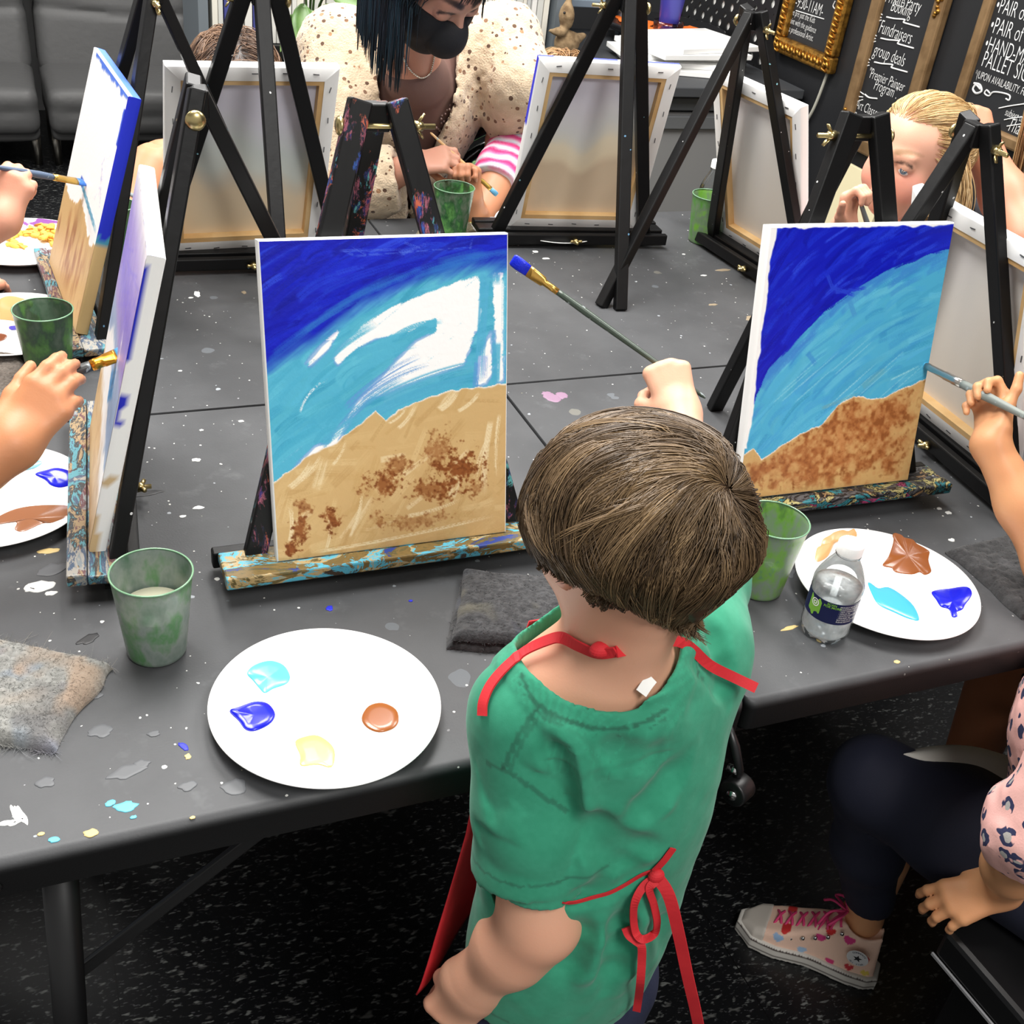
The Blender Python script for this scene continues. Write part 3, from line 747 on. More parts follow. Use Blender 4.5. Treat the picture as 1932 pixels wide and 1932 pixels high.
BLUE = (8, 22, 186); DBLUE = (4, 12, 150); TEAL = (84, 178, 208); SAND = (206, 172, 118); CREAM = (236, 218, 178); BROWN = (142, 82, 40); WHITE = (250, 250, 250)
def sky_strokes(p, n, top, bot, cols, w, rng, al=.75, dry=.35, dirf=None, mask=None):
    k = 0
    while k < n:
        u, v = rng.random(), rng.random()*p.H
        if not (top(u) <= v <= bot(u)): continue
        k += 1
        a = dirf(u, v/p.H)+rng.normal(0, .12); L = rng.uniform(.10, .34)
        d = np.array([math.cos(a), math.sin(a)])*L/2
        p.stroke((u-d[0], v-d[1]), (u+d[0], v+d[1]), w*rng.uniform(.5, 1.5), jc(rng, cols[rng.integers(len(cols))], 7), al, dry, rng.normal(-.012, .01), mask)
def paint_main():
    p = Paint(380, 485, seed=5); H = p.H; r = p.r
    b1 = [(0, .35), (.02, .345), (.1, .30), (.2, .265), (.38, .175), (.55, .118), (.8, .076), (1, .066)]
    b2 = [(0, .735), (.06, .705), (.16, .655), (.25, .63), (.33, .585), (.43, .535), (.47, .575), (.50, .555), (.6, .515), (.7, .50), (.8, .487), (1, .478)]
    f1 = lambda u: np.interp(u, *np.array(b1).T)*H; f2 = lambda u: np.interp(u, *np.array(b2).T)*H
    wob = p.nz(9, 1)*.02; Y1 = p.curve(b1)+wob; Y2 = p.curve(b2)+p.nz(16, 2)*.018
    arc = lambda u, v: -.75+.62*u+.15*(v-.3)
    sea = (p.Y > Y1-.01) & (p.Y < Y2)
    p.fill(sea*1.0, TEAL)
    arc = lambda u, v: -.75+.62*u+.15*(v-.3)
    sky_strokes(p, 190, f1, f2, [(66, 164, 196), (96, 188, 212), (76, 172, 204), (60, 156, 192), (88, 182, 208)], .035, r, .6, .3, arc, sea*1.0)
    polys = [[(.88, .12), (.82, .135), (.73, .155), (.60, .185), (.48, .22), (.39, .265), (.31, .31), (.26, .36), (.28, .385), (.36, .335), (.43, .31), (.54, .295), (.63, .27), (.70, .245), (.69, .295), (.60, .32), (.54, .365), (.47, .415), (.38, .475), (.25, .60), (.20, .67), (.24, .66), (.33, .55), (.40, .50), (.54, .465), (.66, .44), (.81, .41), (.84, .355), (.885, .26), (.88, .19)],
             [(.30, .265), (.21, .32), (.15, .375), (.17, .38), (.25, .33)], [(.935, .12), (.985, .12), (.99, .47), (.955, .48), (.945, .29)], [(.87, .40), (.93, .30), (.94, .44), (.91, .48), (.86, .48)], [(.06, .72), (.17, .63), (.24, .625), (.12, .69)]]
    M_ = np.zeros((p.ny, p.nx)); yy = p.Y/H
    for q in polys:
        q = np.array(q); ins = np.zeros((p.ny, p.nx), bool)
        for i in range(len(q)):
            (x1, y1), (x2, y2) = q[i], q[i-1]; ins ^= ((y1 > yy) != (y2 > yy)) & (p.X < (x2-x1)*(yy-y1)/(y2-y1+1e-9)+x1)
        M_ = np.maximum(M_, ins)
    for _ in range(14): M_ = (M_+np.roll(M_, 1, 0)+np.roll(M_, -1, 0)+np.roll(M_, 1, 1)+np.roll(M_, -1, 1))/5
    ca, sa = math.cos(-.62), math.sin(-.62); Xr, Yr = p.X*ca+p.Y*sa, -p.X*sa+p.Y*ca
    stk = vnoise(np.stack([Xr*7, Yr*75, Xr*0], -1), 1)+.6*vnoise(np.stack([Xr*16, Yr*170, Xr*0+4], -1), 1)
    W = np.clip((M_+stk*.55+.25*(p.fine-.5)-.42)*4.5, 0, 1)
    p.fill(W*sea, WHITE)
    p.fill(np.clip((np.clip(M_*(1-M_)*3, 0, 1)+stk*.6-.35)*3, 0, .7)*sea*(yy > .3), (110, 160, 214))
    # dry strokes across the edge of the white
    for (a, b, w, c, dry) in [((.30, .52), (.62, .37), .03, (96, 150, 212), .5), ((.36, .50), (.66, .40), .03, (110, 160, 214), .55), ((.28, .58), (.55, .44), .035, (80, 160, 206), .4),
        ((.45, .50), (.90, .41), .05, (96, 176, 210), .45), ((.40, .55), (.88, .45), .045, (80, 170, 206), .4), ((.20, .63), (.50, .52), .04, (84, 174, 208), .35), ((.50, .31), (.72, .265), .022, (86, 180, 210), .2), ((.42, .36), (.56, .30), .03, (86, 180, 210), .25),
        ((.35, .36), (.55, .335), .03, (84, 178, 208), .2), ((.16, .42), (.44, .26), .035, (84, 178, 208), .3), ((.34, .42), (.60, .33), .04, (84, 178, 208), .3), ((.12, .52), (.24, .42), .012, WHITE, .66)]:
        p.stroke((a[0], a[1]*H), (b[0], b[1]*H), w, c, .85, dry, -.02, sea*1.0)
    for (a, b, w, c, dry) in [((.905, .10), (.875, .47), .045, (84, 172, 210), .25), ((.87, .40), (.86, .50), .03, (90, 150, 214), .5), ((.955, .34), (.95, .49), .04, (76, 172, 206), .1), ((.93, .07), (.94, .16), .07, (86, 176, 208), .2), ((.985, .12), (.985, .45), .02, (120, 196, 220), .5), ((.895, .38), (.89, .46), .05, (170, 190, 232), .5)]:
        p.stroke((a[0], a[1]*H), (b[0], b[1]*H), w, c, .85, dry, 0, sea*1.0)
    # deep blue corner
    bl = np.clip(.5-(p.Y-Y1-.03)/.11, 0, 1); bl = bl*bl*(3-2*bl); bl = np.clip(bl+stk*.25*(bl > .02)*(bl < .98), 0, 1); p.fill(bl, (6, 20, 176))
    sky_strokes(p, 150, lambda u: 0, lambda u: f1(u)+.01, [(6, 18, 170), (10, 34, 200), (4, 14, 150), (30, 62, 208), (8, 24, 186)], .03, r, .65, .35, lambda u, v: -.55+.45*u, (p.Y < Y1+.015)*1.0)
    for k in range(26):
        u = r.uniform(.1, .95); v = f1(u)+r.normal(-.005, .012); a = arc(u, v/H)+.1
        p.stroke((u-.1, v-.1*math.tan(a)), (u+.1, v+.1*math.tan(a)), .025, (40, 110, 196), .4, .3, -.004)
    for k in range(8): p.stroke((r.uniform(.3, .9), r.uniform(.02, .08)), (r.uniform(.3, .95), r.uniform(.0, .06)), .012, (90, 120, 226), .5, .65)
    # sand
    sd = np.clip((p.Y-Y2)*120, 0, 1); p.fill(sd, SAND)
    sm = sd
    for k in range(150):
        u = r.random(); v = r.uniform(f2(u), H); a = r.uniform(-1.3, -.5) if r.random() < .75 else r.uniform(-.3, .2); L = r.uniform(.05, .18)
        d = np.array([math.cos(a), math.sin(a)])*L/2
        c = [(198, 162, 106), (212, 180, 126), (190, 154, 100), CREAM, (222, 194, 142)][r.choice(5, p=[.28, .28, .22, .08, .14])]
        p.stroke((u-d[0], v-d[1]), (u+d[0], v+d[1]), r.uniform(.015, .045), c, .6, .35, 0, sm)
    for (a, b, w) in [((.06, .76), (.16, .68), .03), ((.10, .74), (.20, .665), .025), ((.24, .70), (.30, .62), .014), ((.52, .60), (.60, .525), .02), ((.70, .55), (.78, .49), .03), ((.78, .56), (.88, .50), .02), ((.93, .60), (.90, .86), .03), ((.97, .58), (.96, .8), .02), ((.92, .66), (.86, .80), .02), ((.30, .95), (.36, .80), .014), ((.2, .98), (.22, .86), .014), ((.05, .94), (.06, .82), .02), ((.15, .985), (.95, .935), .016), ((.55, .90), (.8, .86), .02), ((.48, .58), (.56, .53), .012)]:
        p.stroke((a[0], a[1]*H), (b[0], b[1]*H), w, CREAM, .85, .45, .01, sm)
    # rust patches dabbed with a sponge
    n1, n2 = p.nz(30, 9), p.nz(78, 11)+.6*p.nz(120, 13)
    for (u, v, a, b, k) in [(.78, .76, .15, .10, 1.0), (.70, .70, .10, .10, .55), (.66, .82, .13, .06, .7), (.45, .78, .11, .06, .85), (.52, .73, .08, .06, .6), (.23, .88, .05, .055, 1.0), (.10, .90, .055, .07, .9), (.06, .97, .04, .04, 1.0), (.42, .90, .06, .04, .5), (.12, .83, .05, .04, .5), (.86, .83, .06, .05, .5), (.60, .92, .2, .04, .35)]:
        d = np.sqrt(((p.X-u)/a)**2+((p.Y-v*H)/(b*H))**2)
        m = np.clip((1.0-d)*1.1+n1*.9+n2*.75-.30+.2*p.fine, 0, 1)
        m = np.clip(m*2.2-.2, 0, 1)*k*np.clip(2.2-1.6*d, 0, 1)
        p.fill(m*sm, BROWN); p.fill(m*sm*np.clip(n2*2, 0, 1), (112, 60, 26))
    return p
def paint_right():
    p = Paint(300, 383, seed=9); H = p.H; r = p.r
    b1 = [(0, .70), (.03, .60), (.08, .50), (.2, .41), (.35, .30), (.5, .225), (.65, .165), (.8, .13), (1, .095)]
    b2 = [(0, .82), (.05, .80), (.10, .845), (.2, .80), (.3, .765), (.42, .73), (.5, .66), (.58, .63), (.66, .64), (.75, .65), (.85, .62), (.97, .59), (1, .585)]
    f1 = lambda u: np.interp(u, *np.array(b1).T)*H; f2 = lambda u: np.interp(u, *np.array(b2).T)*H
    Y1 = p.curve(b1)+p.nz(8, 1)*.018; Y2 = p.curve(b2)+p.nz(18, 2)*.014
    arc = lambda u, v: -.95+.65*u
    sea = ((p.Y > Y1) & (p.Y < Y2))*1.0
    p.fill(sea, (76, 172, 210))
    sky_strokes(p, 190, f1, f2, [(70, 164, 206), (96, 186, 216), (60, 150, 204), (84, 178, 212), (66, 160, 210)], .03, r, .55, .3, arc, sea)
    for k in range(50):
        u = r.uniform(0, 1); v = f1(u)+abs(r.normal(.03, .04)); a = arc(u, 0)
        p.stroke((u-.1*math.cos(a), v-.1*math.sin(a)), (u+.1*math.cos(a), v+.1*math.sin(a)), .03, (58, 130, 206), .4, .25, -.01, sea)
    p.fill((p.Y < Y1)*1.0, (8, 22, 182))
    sky_strokes(p, 230, lambda u: 0, f1, [(6, 16, 160), (14, 36, 200), (8, 22, 182), (36, 66, 214), (6, 20, 176), (20, 46, 206)], .022, r, .65, .4, lambda u, v: -.95+.75*u, (p.Y < Y1+.012)*1.0)
    for a, b in (((.33, .17), (.38, .235)), ((.38, .235), (.56, .222)), ((.36, .215), (.50, .25))):
        p.stroke((a[0], a[1]*H), (b[0], b[1]*H), .02, (34, 62, 206), .9, .25)
    p.stroke((.47, .265*H), (.52, .33*H), .028, (70, 150, 206), .9, .1); p.stroke((.28, .45*H), (.34, .5*H), .03, (60, 140, 206), .7, .2)
    for k in range(14):
        u = r.uniform(.2, .9); v = r.uniform(.45, .62)*H; p.stroke((u-.1, v+.1), (u+.1, v-.06), .006, (150, 212, 228), .6, .3)
    p.stroke((.78, .58*H), (.95, .53*H), .01, (160, 220, 232), .7, .3)
    p.stroke((.62, .60*H), (.75, .53*H), .04, (104, 160, 170), .4, .4); p.stroke((.4, .67*H), (.62, .62*H), .02, (120, 160, 160), .5, .5)
    sd = np.clip((p.Y-Y2)*120, 0, 1); p.fill(sd, (204, 166, 108))
    n1, n2 = p.nz(18, 9), p.nz(46, 11)
    e = np.minimum(np.minimum(p.X, 1-p.X)*9, (H-p.Y)*9)
    m = np.clip(e+n1*1.6-.25, 0, 1)*np.clip(.75+n1*.9+n2*.9, 0, 1)*np.clip((p.Y-Y2)*18+n2, 0, 1)
    p.fill(sd*np.clip(m, 0, .9), (164, 100, 54))
    p.fill(sd*np.clip((n2+n1*.5)*3-.2, 0, 1)*np.clip(e+.2, 0, 1)*.75, (132, 76, 36))
    p.fill(sd*np.clip((-n2-n1*.4)*3-.5, 0, 1)*.55, (200, 150, 96))
    for k in range(60):
        u = r.uniform(.05, .95); v = r.uniform(f2(u)+.03, H-.05); a = r.uniform(0, 3.1); d = np.array([math.cos(a), math.sin(a)])*.03
        p.stroke((u-d[0], v-d[1]), (u+d[0], v+d[1]), .02, [(176, 114, 66), (150, 88, 46), (190, 134, 84)][r.integers(3)], .5, .4, .01, sd)
    p.stroke((.52, .74*H), (.58, .88*H), .03, (190, 132, 80), .8, .3); p.stroke((.30, .95*H), (.31, .99*H), .012, (140, 84, 40), .9, .1)
    # bare border down the left edge and a thin one on top
    mk = np.clip((.022+.018*p.nz(14, 3)+.05*np.clip(.2-p.Y, 0, 1)-p.X)*200, 0, 1)*(p.Y < .80*H); p.fill(mk, (246, 246, 245))
    p.fill(np.clip((.012+.016*p.nz(18, 7)-p.Y)*200, 0, 1), (246, 246, 245))
    return p
def paint_left_far():
    p = Paint(120, 150, seed=3); H = p.H; r = p.r; n1 = p.nz(16, 2)
    Yb = .60*H+n1*.05+.04*np.sin(p.X*9)
    sd = (p.Y > Yb)*1.0; p.fill(sd, (206, 172, 118))
    n2 = vnoise(np.stack([p.X*26, p.Y*7, p.X*0], -1), 1)+.5*vnoise(np.stack([p.X*60, p.Y*14, p.X*0], -1), 1)
    p.fill(sd*np.clip(n2*2.2+.35-np.abs(p.X-.5)*1.2, 0, 1)*np.clip((p.Y-Yb)*6, 0, 1)*np.clip((H*.97-p.Y)*8, 0, 1)*.85, (158, 106, 66))
    p.stroke((.35, .50*H), (.97, .565*H), .035, (96, 160, 190), .95, .1); p.stroke((.36, .50*H), (.46, .50*H), .05, (40, 80, 190), .95, 0)
    for k in range(10): p.stroke((r.uniform(.75, .92), r.uniform(.2, .5)*H), (r.uniform(.75, .92), r.uniform(.2, .55)*H), .008, (150, 150, 214), .6, .6)
    p.fill(np.clip((.035+.02*n1-(1-p.X))*120, 0, 1)*(p.Y > .05*H)*(p.Y < .2*H), (60, 90, 214))
    p.fill(np.clip((.03+.03*n1-p.Y)*100, 0, 1)*(p.X > .1), (80, 120, 220))
    return p
def paint_left_near():
    p = Paint(120, 150, seed=4); H = p.H; n1 = p.nz(14, 2)
    v = p.Y/H
    c = np.stack([np.interp(v, [0, .12, .3, .42, .46, 1], q) for q in zip((244, 244, 246), (172, 160, 222), (128, 118, 208), (160, 150, 204), (150, 172, 204), (140, 168, 200))], -1)
    p.A = c+n1[..., None]*14
    w = np.clip((v-.58+n1*.08+.1*np.sin(p.X*5))*20, 0, 1); p.fill(w, (243, 242, 240))
    s = np.clip((v-.66-.12*p.X+n1*.06)*14, 0, 1); p.fill(s, (214, 182, 136)); p.fill(s*np.clip(n1*2, 0, 1)*.5, (180, 140, 96))
    p.stroke((.55, .60*H), (.75, .50*H), .14, (60, 140, 200), .95, .1); p.stroke((.70, .34*H), (.75, .58*H), .05, (240, 240, 246), .7, .5)
    
    for k in range(30): p.stroke((p.r.uniform(0, 1), p.r.uniform(.1, .3)*H), (p.r.uniform(0, 1), p.r.uniform(.2, .5)*H), .02, (120, 110, 220), .4, .5)
    return p
def paint_plain(seed):
    p = Paint(60, 76, seed=seed); H = p.H; n1 = p.nz(9, 2); v = p.Y/H+n1*.05
    p.fill(np.clip((.62-v)*40, 0, 1), TEAL); p.fill(np.clip((.28-v)*10, 0, 1), BLUE); p.fill(np.clip((v-.62)*40, 0, 1), SAND)
    return p
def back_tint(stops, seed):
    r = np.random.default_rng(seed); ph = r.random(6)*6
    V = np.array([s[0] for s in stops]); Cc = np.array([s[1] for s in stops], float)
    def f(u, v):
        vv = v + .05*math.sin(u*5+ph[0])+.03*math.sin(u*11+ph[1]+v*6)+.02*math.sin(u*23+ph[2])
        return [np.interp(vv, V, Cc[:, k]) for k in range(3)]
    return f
b_sky_through = back_tint([(0, (226, 222, 236)), (.25, (222, 220, 232)), (.42, (216, 224, 220)), (.52, (222, 228, 220)), (.60, (228, 218, 198)), (.66, (240, 220, 188)), (1, (240, 216, 178))], 1)  # sky and sand backs: light through the painting, put into the cloth colour
b_sand_through = back_tint([(0, (218, 216, 232)), (.2, (226, 224, 234)), (.36, (226, 228, 226)), (.42, (232, 230, 218)), (.47, (246, 234, 206)), (.55, (244, 228, 196)), (.60, (222, 200, 170)), (.8, (226, 204, 174)), (1, (236, 218, 190))], 2)
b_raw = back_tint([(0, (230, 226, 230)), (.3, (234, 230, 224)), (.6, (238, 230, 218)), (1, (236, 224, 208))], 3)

def s_left_far(f, s, d):
    if f == 'R': return (20, 40, 196) if s > .42+.03*math.sin(d*9) else ((70, 150, 176) if s > .39 else (206, 174, 120))
    if f == 'T': return (70, 110, 220) if d > .15+.2*math.sin(s*17)**2 else (236, 238, 246)
    return (206, 174, 120)
def s_left_near(f, s, d):
    if f == 'R':
        if d < .16 and .66 < s < .97: return (22, 36, 190)
        if .455 < s < .56 and .02 < d < .42+.2*math.sin(s*60): return (26, 36, 190)
        if abs(s-.25-.05*d) < .012+.006*math.sin(d*7) and d < .95: return (206, 178, 136)
        if s < .13 and d < .6-.5*s*6: return (210, 180, 134)
    if f == 'T' and d < .4 and s > .3: return (180, 176, 232)
    return (244, 244, 242)
def s_back(f, s, d):
    if f == 'R' and d < .8 and s > .62: return (46, 50, 214)
    if f == 'T' and d < .6 and math.sin(s*14) > -.2: return (74, 84, 214)
    return (245, 245, 243)
EZ = {}
easel('black tabletop easel with paint-caked teal and tan tray under the middle beach painting', .3635, 1.037, -.45, tray=wood_paint('tray_teal_tan', P_TEAL, .93, 2, (.45, 1, 1)),
      legs=wood_paint('easel_blue_smeared', [(30, 60, 120), (40, 80, 150), (60, 50, 110), (150, 84, 100), (24, 30, 50), (190, 96, 70), (30, 50, 100), (90, 160, 160), (20, 20, 24)], .45, 7, (1, 1, .35)), nut=1)
easel('black tabletop easel with speckled legs under the blue and brown painting on the right', .9732, 1.0314, -1.5, lean=12.5, rear=.30, tray=wood_paint('tray_black_flecked', P_DARK, .7, 3, (.6, 1, 1)), nut=-1)
easel('black tabletop easel at the near left holding the lilac painting seen edge-on', .042, 1.258, -94.8, lean=14, tray=wood_paint('tray_grey_caked', P_GREY, .9, 6, (.3, 1, 1)), nut=-1)
easel('black tabletop easel at the far left holding the white and sand painting', .055, 1.812, -86.2, lean=16, tray=wood_paint('tray_grey_caked_far', P_GREY, .85, 9, (.3, 1, 1)), legs=ezblack[1])
easel('black tabletop easel behind the middle painting at left, bearing a grey-lilac canvas back', .380, 2.000, 178, lean=15.5, rear=.36)
easel('black tabletop easel on the far table with a tan-stained canvas back', 1.048, 2.060, 174, lean=13.5, rear=.355, rdx=.01)
easel('black tabletop easel on the far table beside the green cup, wing nut on top', 1.395, 1.830, 94.2, lean=17, rear=.43, rdx=-.07, nut=-1)
easel('black tabletop easel at the right edge, green and pink dabs on its leg', 1.296, 1.130, 86, lean=15.5, rear=.36, legs=ezblack[1], nut=-1)

canvas('large canvas in the middle painted with blue sky, white surf and rust-dabbed sand', (.3635, 1.037, .7749, -.45, 15.55), paint_main())
canvas('canvas on the right painted deep blue, turquoise and solid brown sand', (.9732, 1.0314, .7765, -1.57, 11.82), paint_right())
canvas('canvas at the near left seen edge-on, lilac sky and a thick white side', (.0414, 1.2432, .775, -95.3, 13.52), paint_left_near(), s_left_near)
canvas('canvas at the far left, blank white above bare sand with a blue painted edge', (.049, 1.799, .7796, -85.96, 16.37), paint_left_far(), s_left_far)
canvas('canvas seen from behind, grey-lilac back, in front of the brown-haired head', (.3701, 2.0078, .772, 182.54, 15.95), paint_plain(1), None, b_sky_through)
canvas('canvas seen from behind with blue-smeared top edge beside the tie-dye sleeve', (1.0532, 2.0584, .7732, 172.84, 13.34), paint_plain(2), s_back, b_sand_through)
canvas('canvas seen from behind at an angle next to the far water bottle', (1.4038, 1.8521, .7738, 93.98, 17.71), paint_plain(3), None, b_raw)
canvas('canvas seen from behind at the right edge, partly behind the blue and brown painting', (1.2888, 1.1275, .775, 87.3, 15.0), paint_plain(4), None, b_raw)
# ------------------------------------------------------------------ lettering
def text_geo(s, size, shear=0, bold=0, space=1.0):
    c = bpy.data.curves.new('letters', 'FONT'); c.body = s; c.size = size; c.shear = shear; c.align_x = 'LEFT'; c.space_character = space
    c.offset = bold; c.resolution_u = 3
    o = bpy.data.objects.new('letters', c); COL.objects.link(o)
    dg = bpy.context.evaluated_depsgraph_get(); me = o.evaluated_get(dg).to_mesh()
    V = np.array([v.co[:] for v in me.vertices]) if len(me.vertices) else np.zeros((0, 3)); F = [tuple(p.vertices) for p in me.polygons]
    o.evaluated_get(dg).to_mesh_clear(); bpy.data.objects.remove(o); bpy.data.curves.remove(c)
    return V, F

# ------------------------------------------------------------------ paper plates and paint
platem = mat('white_paper_plate', (250, 250, 248), .55)
def wetpaint(name, col): return cm('wet_paint_'+name, col, .24, coat=.15)
PR = .1143
def plate_z(r):
    return np.interp(r, [0, .080, .090, .100, .110, PR], [.0035, .0035, .0065, .0115, .0165, .0175])
def plate(label, x, y, z=TZ, paints=(), rimcol=None, group=None):
    T = thing('paper_plate', label, 'plate', (x, y, z), group)
    prof = [(.0001, .0035), (.04, .0035), (.080, .0035), (.085, .0048), (.090, .0065), (.095, .009), (.100, .0115), (.106, .0148), (.110, .0165), (PR, .0175), (PR+.0004, .0165), (.109, .0148), (.099, .0095), (.088, .0042), (.080, .0006), (.04, .0005), (.0001, .0005)]
    def wob(V, a):
        r = np.hypot(V[..., 0], V[..., 1]); k = np.clip((r-.086)/.02, 0, 1)
        V = V.copy(); V[..., 2] += k*.00045*np.sin(a*72)+k*.0006*np.sin(a*3+x*9); return V
    col = None
    MB().lathe(prof, 144, (x, y, z), wob=wob).build('plate', platem, T, smooth=True)
    if rimcol:
        MB().lathe([(r, plate_z(r)+.0006) for r in (.094, .099, .104, .109, .1125)], 96, (x, y, z)).build('printed_rim', cm('plate_rim_purple', rimcol, .5, var=((240, 236, 240), 24, .50, .56)), T, smooth=True, label='purple brushed rim')
    for nm, colr, poly, h in paints:
        pts = []; k = len(poly); pp = []
        for i in range(k):      # round the outline off
            a, b, c, d = (np.array(poly[(i+j-1) % k], float) for j in range(4))
            for t in (0, .25, .5, .75):
                pp.append(.5*((2*b)+(-a+c)*t+(2*a-5*b+4*c-d)*t*t+(-a+3*b-3*c+d)*t**3))
        for px, py in pp:
            zz = .004
            for _ in range(5):
                q = AZ(px, py, z+zz); r = math.hypot(q[0]-x, q[1]-y); zz = float(plate_z(r))
            pts.append((q[0], q[1], z+zz+.0002))
        mb = MB().blob(pts, h)
        if h > .001:
            c = np.mean(pts, 0)
            for j in range(0):
                a = j*2.1+x*7; mb.ball(c+np.array([math.cos(a)*.006, math.sin(a)*.005, h*.8]), (.006-.001*j, .0035, h*.5), 8)
        mb.build('paint_blob', wetpaint(nm, colr), T, smooth=True, label=nm.replace('_', ' ')+' paint')
    return T
plate('white paper plate in front of the middle painting with four fresh paint dollops', .226, .822, TZ, [
  ('cyan', (92, 182, 190), [(466, 1271), (480, 1255), (510, 1247), (535, 1255), (547, 1275), (541, 1290), (515, 1300), (500, 1308), (490, 1300), (478, 1285)], .0008),
  ('ultramarine', (4, 14, 176), [(433, 1342), (450, 1335), (480, 1325), (505, 1328), (519, 1345), (515, 1360), (500, 1372), (478, 1380), (462, 1376), (450, 1360)], .0022),
  ('cream', (202, 172, 112), [(557, 1400), (575, 1390), (600, 1388), (625, 1405), (632, 1425), (625, 1448), (600, 1443), (568, 1445), (566, 1425)], .0008),
  ('ochre_brown', (146, 82, 34), [(682, 1355), (695, 1333), (722, 1327), (748, 1340), (752, 1362), (740, 1376), (715, 1382), (692, 1373)], .0018)])
plate('white paper plate behind the near water bottle, smeared with brown and blue paint', .948, .854, TZ, [
  ('tan', (200, 156, 104), [(1538, 1055), (1541, 1035), (1548, 1030), (1552, 1018), (1566, 1010), (1575, 1004), (1590, 1000), (1600, 1003), (1612, 998), (1614, 1018), (1590, 1020), (1575, 1026), (1568, 1040), (1560, 1052), (1545, 1060)], .0006),
  ('rust_brown', (138, 78, 38), [(1685, 1007), (1700, 1009), (1706, 1014), (1722, 1018), (1730, 1026), (1752, 1040), (1750, 1060), (1757, 1078), (1745, 1085), (1735, 1080), (1720, 1084), (1690, 1080), (1682, 1072), (1665, 1067), (1676, 1050), (1683, 1030)], .0008),
  ('sky_blue', (62, 158, 190), [(1637, 1099), (1655, 1110), (1675, 1108), (1700, 1122), (1725, 1145), (1734, 1170), (1715, 1168), (1685, 1155), (1660, 1143), (1648, 1128)], .0014),
  ('ultramarine', (4, 14, 176), [(1757, 1118), (1770, 1113), (1790, 1111), (1825, 1108), (1834, 1122), (1822, 1140), (1816, 1150), (1804, 1156), (1806, 1164), (1796, 1164), (1790, 1150), (1775, 1145), (1766, 1132)], .0016)])
plate('white paper plate at the near left edge under the hand, with brown and blue smears', -.070, 1.275, TZ, [
  ('teal_wash', (120, 176, 186), [(-8, 880), (30, 870), (78, 872), (70, 882), (40, 890), (20, 895), (-8, 900)], .0005),
  ('ultramarine', (10, 22, 160), [(66, 895), (85, 888), (110, 884), (137, 893), (137, 912), (115, 920), (96, 916), (85, 906)], .0014),
  ('sienna', (130, 84, 56), [(-8, 978), (30, 960), (80, 953), (132, 955), (130, 972), (100, 986), (80, 988), (45, 1003), (28, 999), (30, 985), (-8, 990)], .0006),
  ('beige', (232, 206, 170), [(-10, 915), (25, 915), (20, 930), (-10, 935)], .0005)])
plate('white paper plate at the far left behind the green cup, tan paint on it', -.029, 1.759, TZ, [
  ('tan', (176, 142, 106), [(-8, 578), (20, 570), (62, 575), (55, 585), (75, 600), (60, 612), (20, 605), (-8, 600)], .0006),
  ('rust', (138, 78, 48), [(-6, 630), (12, 632), (10, 640), (-6, 645)], .0006),
  ('violet_blue', (90, 84, 200), [(18, 616), (45, 615), (48, 620), (22, 623)], .0008)])
plate('purple rimmed paper plate holding fish crackers at the upper left', .002, 2.100, TZ, [], (116, 52, 130))
plate('white paper plate half hidden behind the far canvas easel tray', 1.030, 2.112, TZ, [])

# fish shaped crackers
crm = mat('baked_cracker_orange', (236, 180, 74), .7, var=((214, 140, 50), 60, .45, .7), bump=(300, .2))
def fish(name, loc, rot, s=1.0):
    out = []
    for t in np.linspace(math.pi*.88, -math.pi*.88, 20): out.append((.0075*math.cos(t)+.001, .0052*math.sin(t)))
    out = out[::-1]
    P = [(x, y) for x, y in out] + [(-.0095, .0014), (-.0145, .0062), (-.0128, 0), (-.0145, -.0062), (-.0095, -.0014)]
    P = np.array(P)*s; k = len(P); mb = MB(); V = []
    for q, z in ((.86, 0), (1, .0012), (1, .0032), (.8, .0046), (.4, .005)):
        V.append(np.c_[P*q, np.full(k, z*s)])
    F = [(i*k+j, i*k+(j+1) % k, (i+1)*k+(j+1) % k, (i+1)*k+j) for i in range(4) for j in range(k)]
    F += [tuple(range(k-1, -1, -1)), tuple(4*k+j for j in range(k))]
    mb.add(np.concatenate(V), F)
    o = mb.build(name, crm, None, smooth=True)
    o.location = loc; o.rotation_euler = rot
    return o
f0 = None; fr = np.random.default_rng(12)
fpx = [(28, 446), (36, 441), (46, 440), (54, 443), (62, 441), (70, 436), (78, 434), (86, 433), (92, 437), (98, 434), (103, 440), (82, 441), (90, 446), (97, 447), (76, 445), (84, 449), (66, 446), (93, 453), (99, 455), (104, 449), (22, 463), (30, 465), (27, 458), (100, 462)]
for i, (px, py) in enumerate(fpx):
    lay = .006 if i in (11, 12, 13, 15) else 0
    q = AZ(px, py, TZ+.005+lay)
    r = math.hypot(q[0]-.002, q[1]-2.1); loc = (q[0], q[1], TZ+float(plate_z(r))+.0004+lay)
    rot = (fr.normal(0, .12), fr.normal(0, .12), fr.uniform(0, 6.28))
    if f0 is None: f0 = o = fish('fish_cracker', loc, rot, 1.25)
    else:
        o = f0.copy(); COL.objects.link(o); o.location = loc; o.rotation_euler = rot
    tag(o, 'small orange fish shaped cracker lying on the purple rimmed plate', 'cracker', group='fish crackers on the purple rimmed plate')

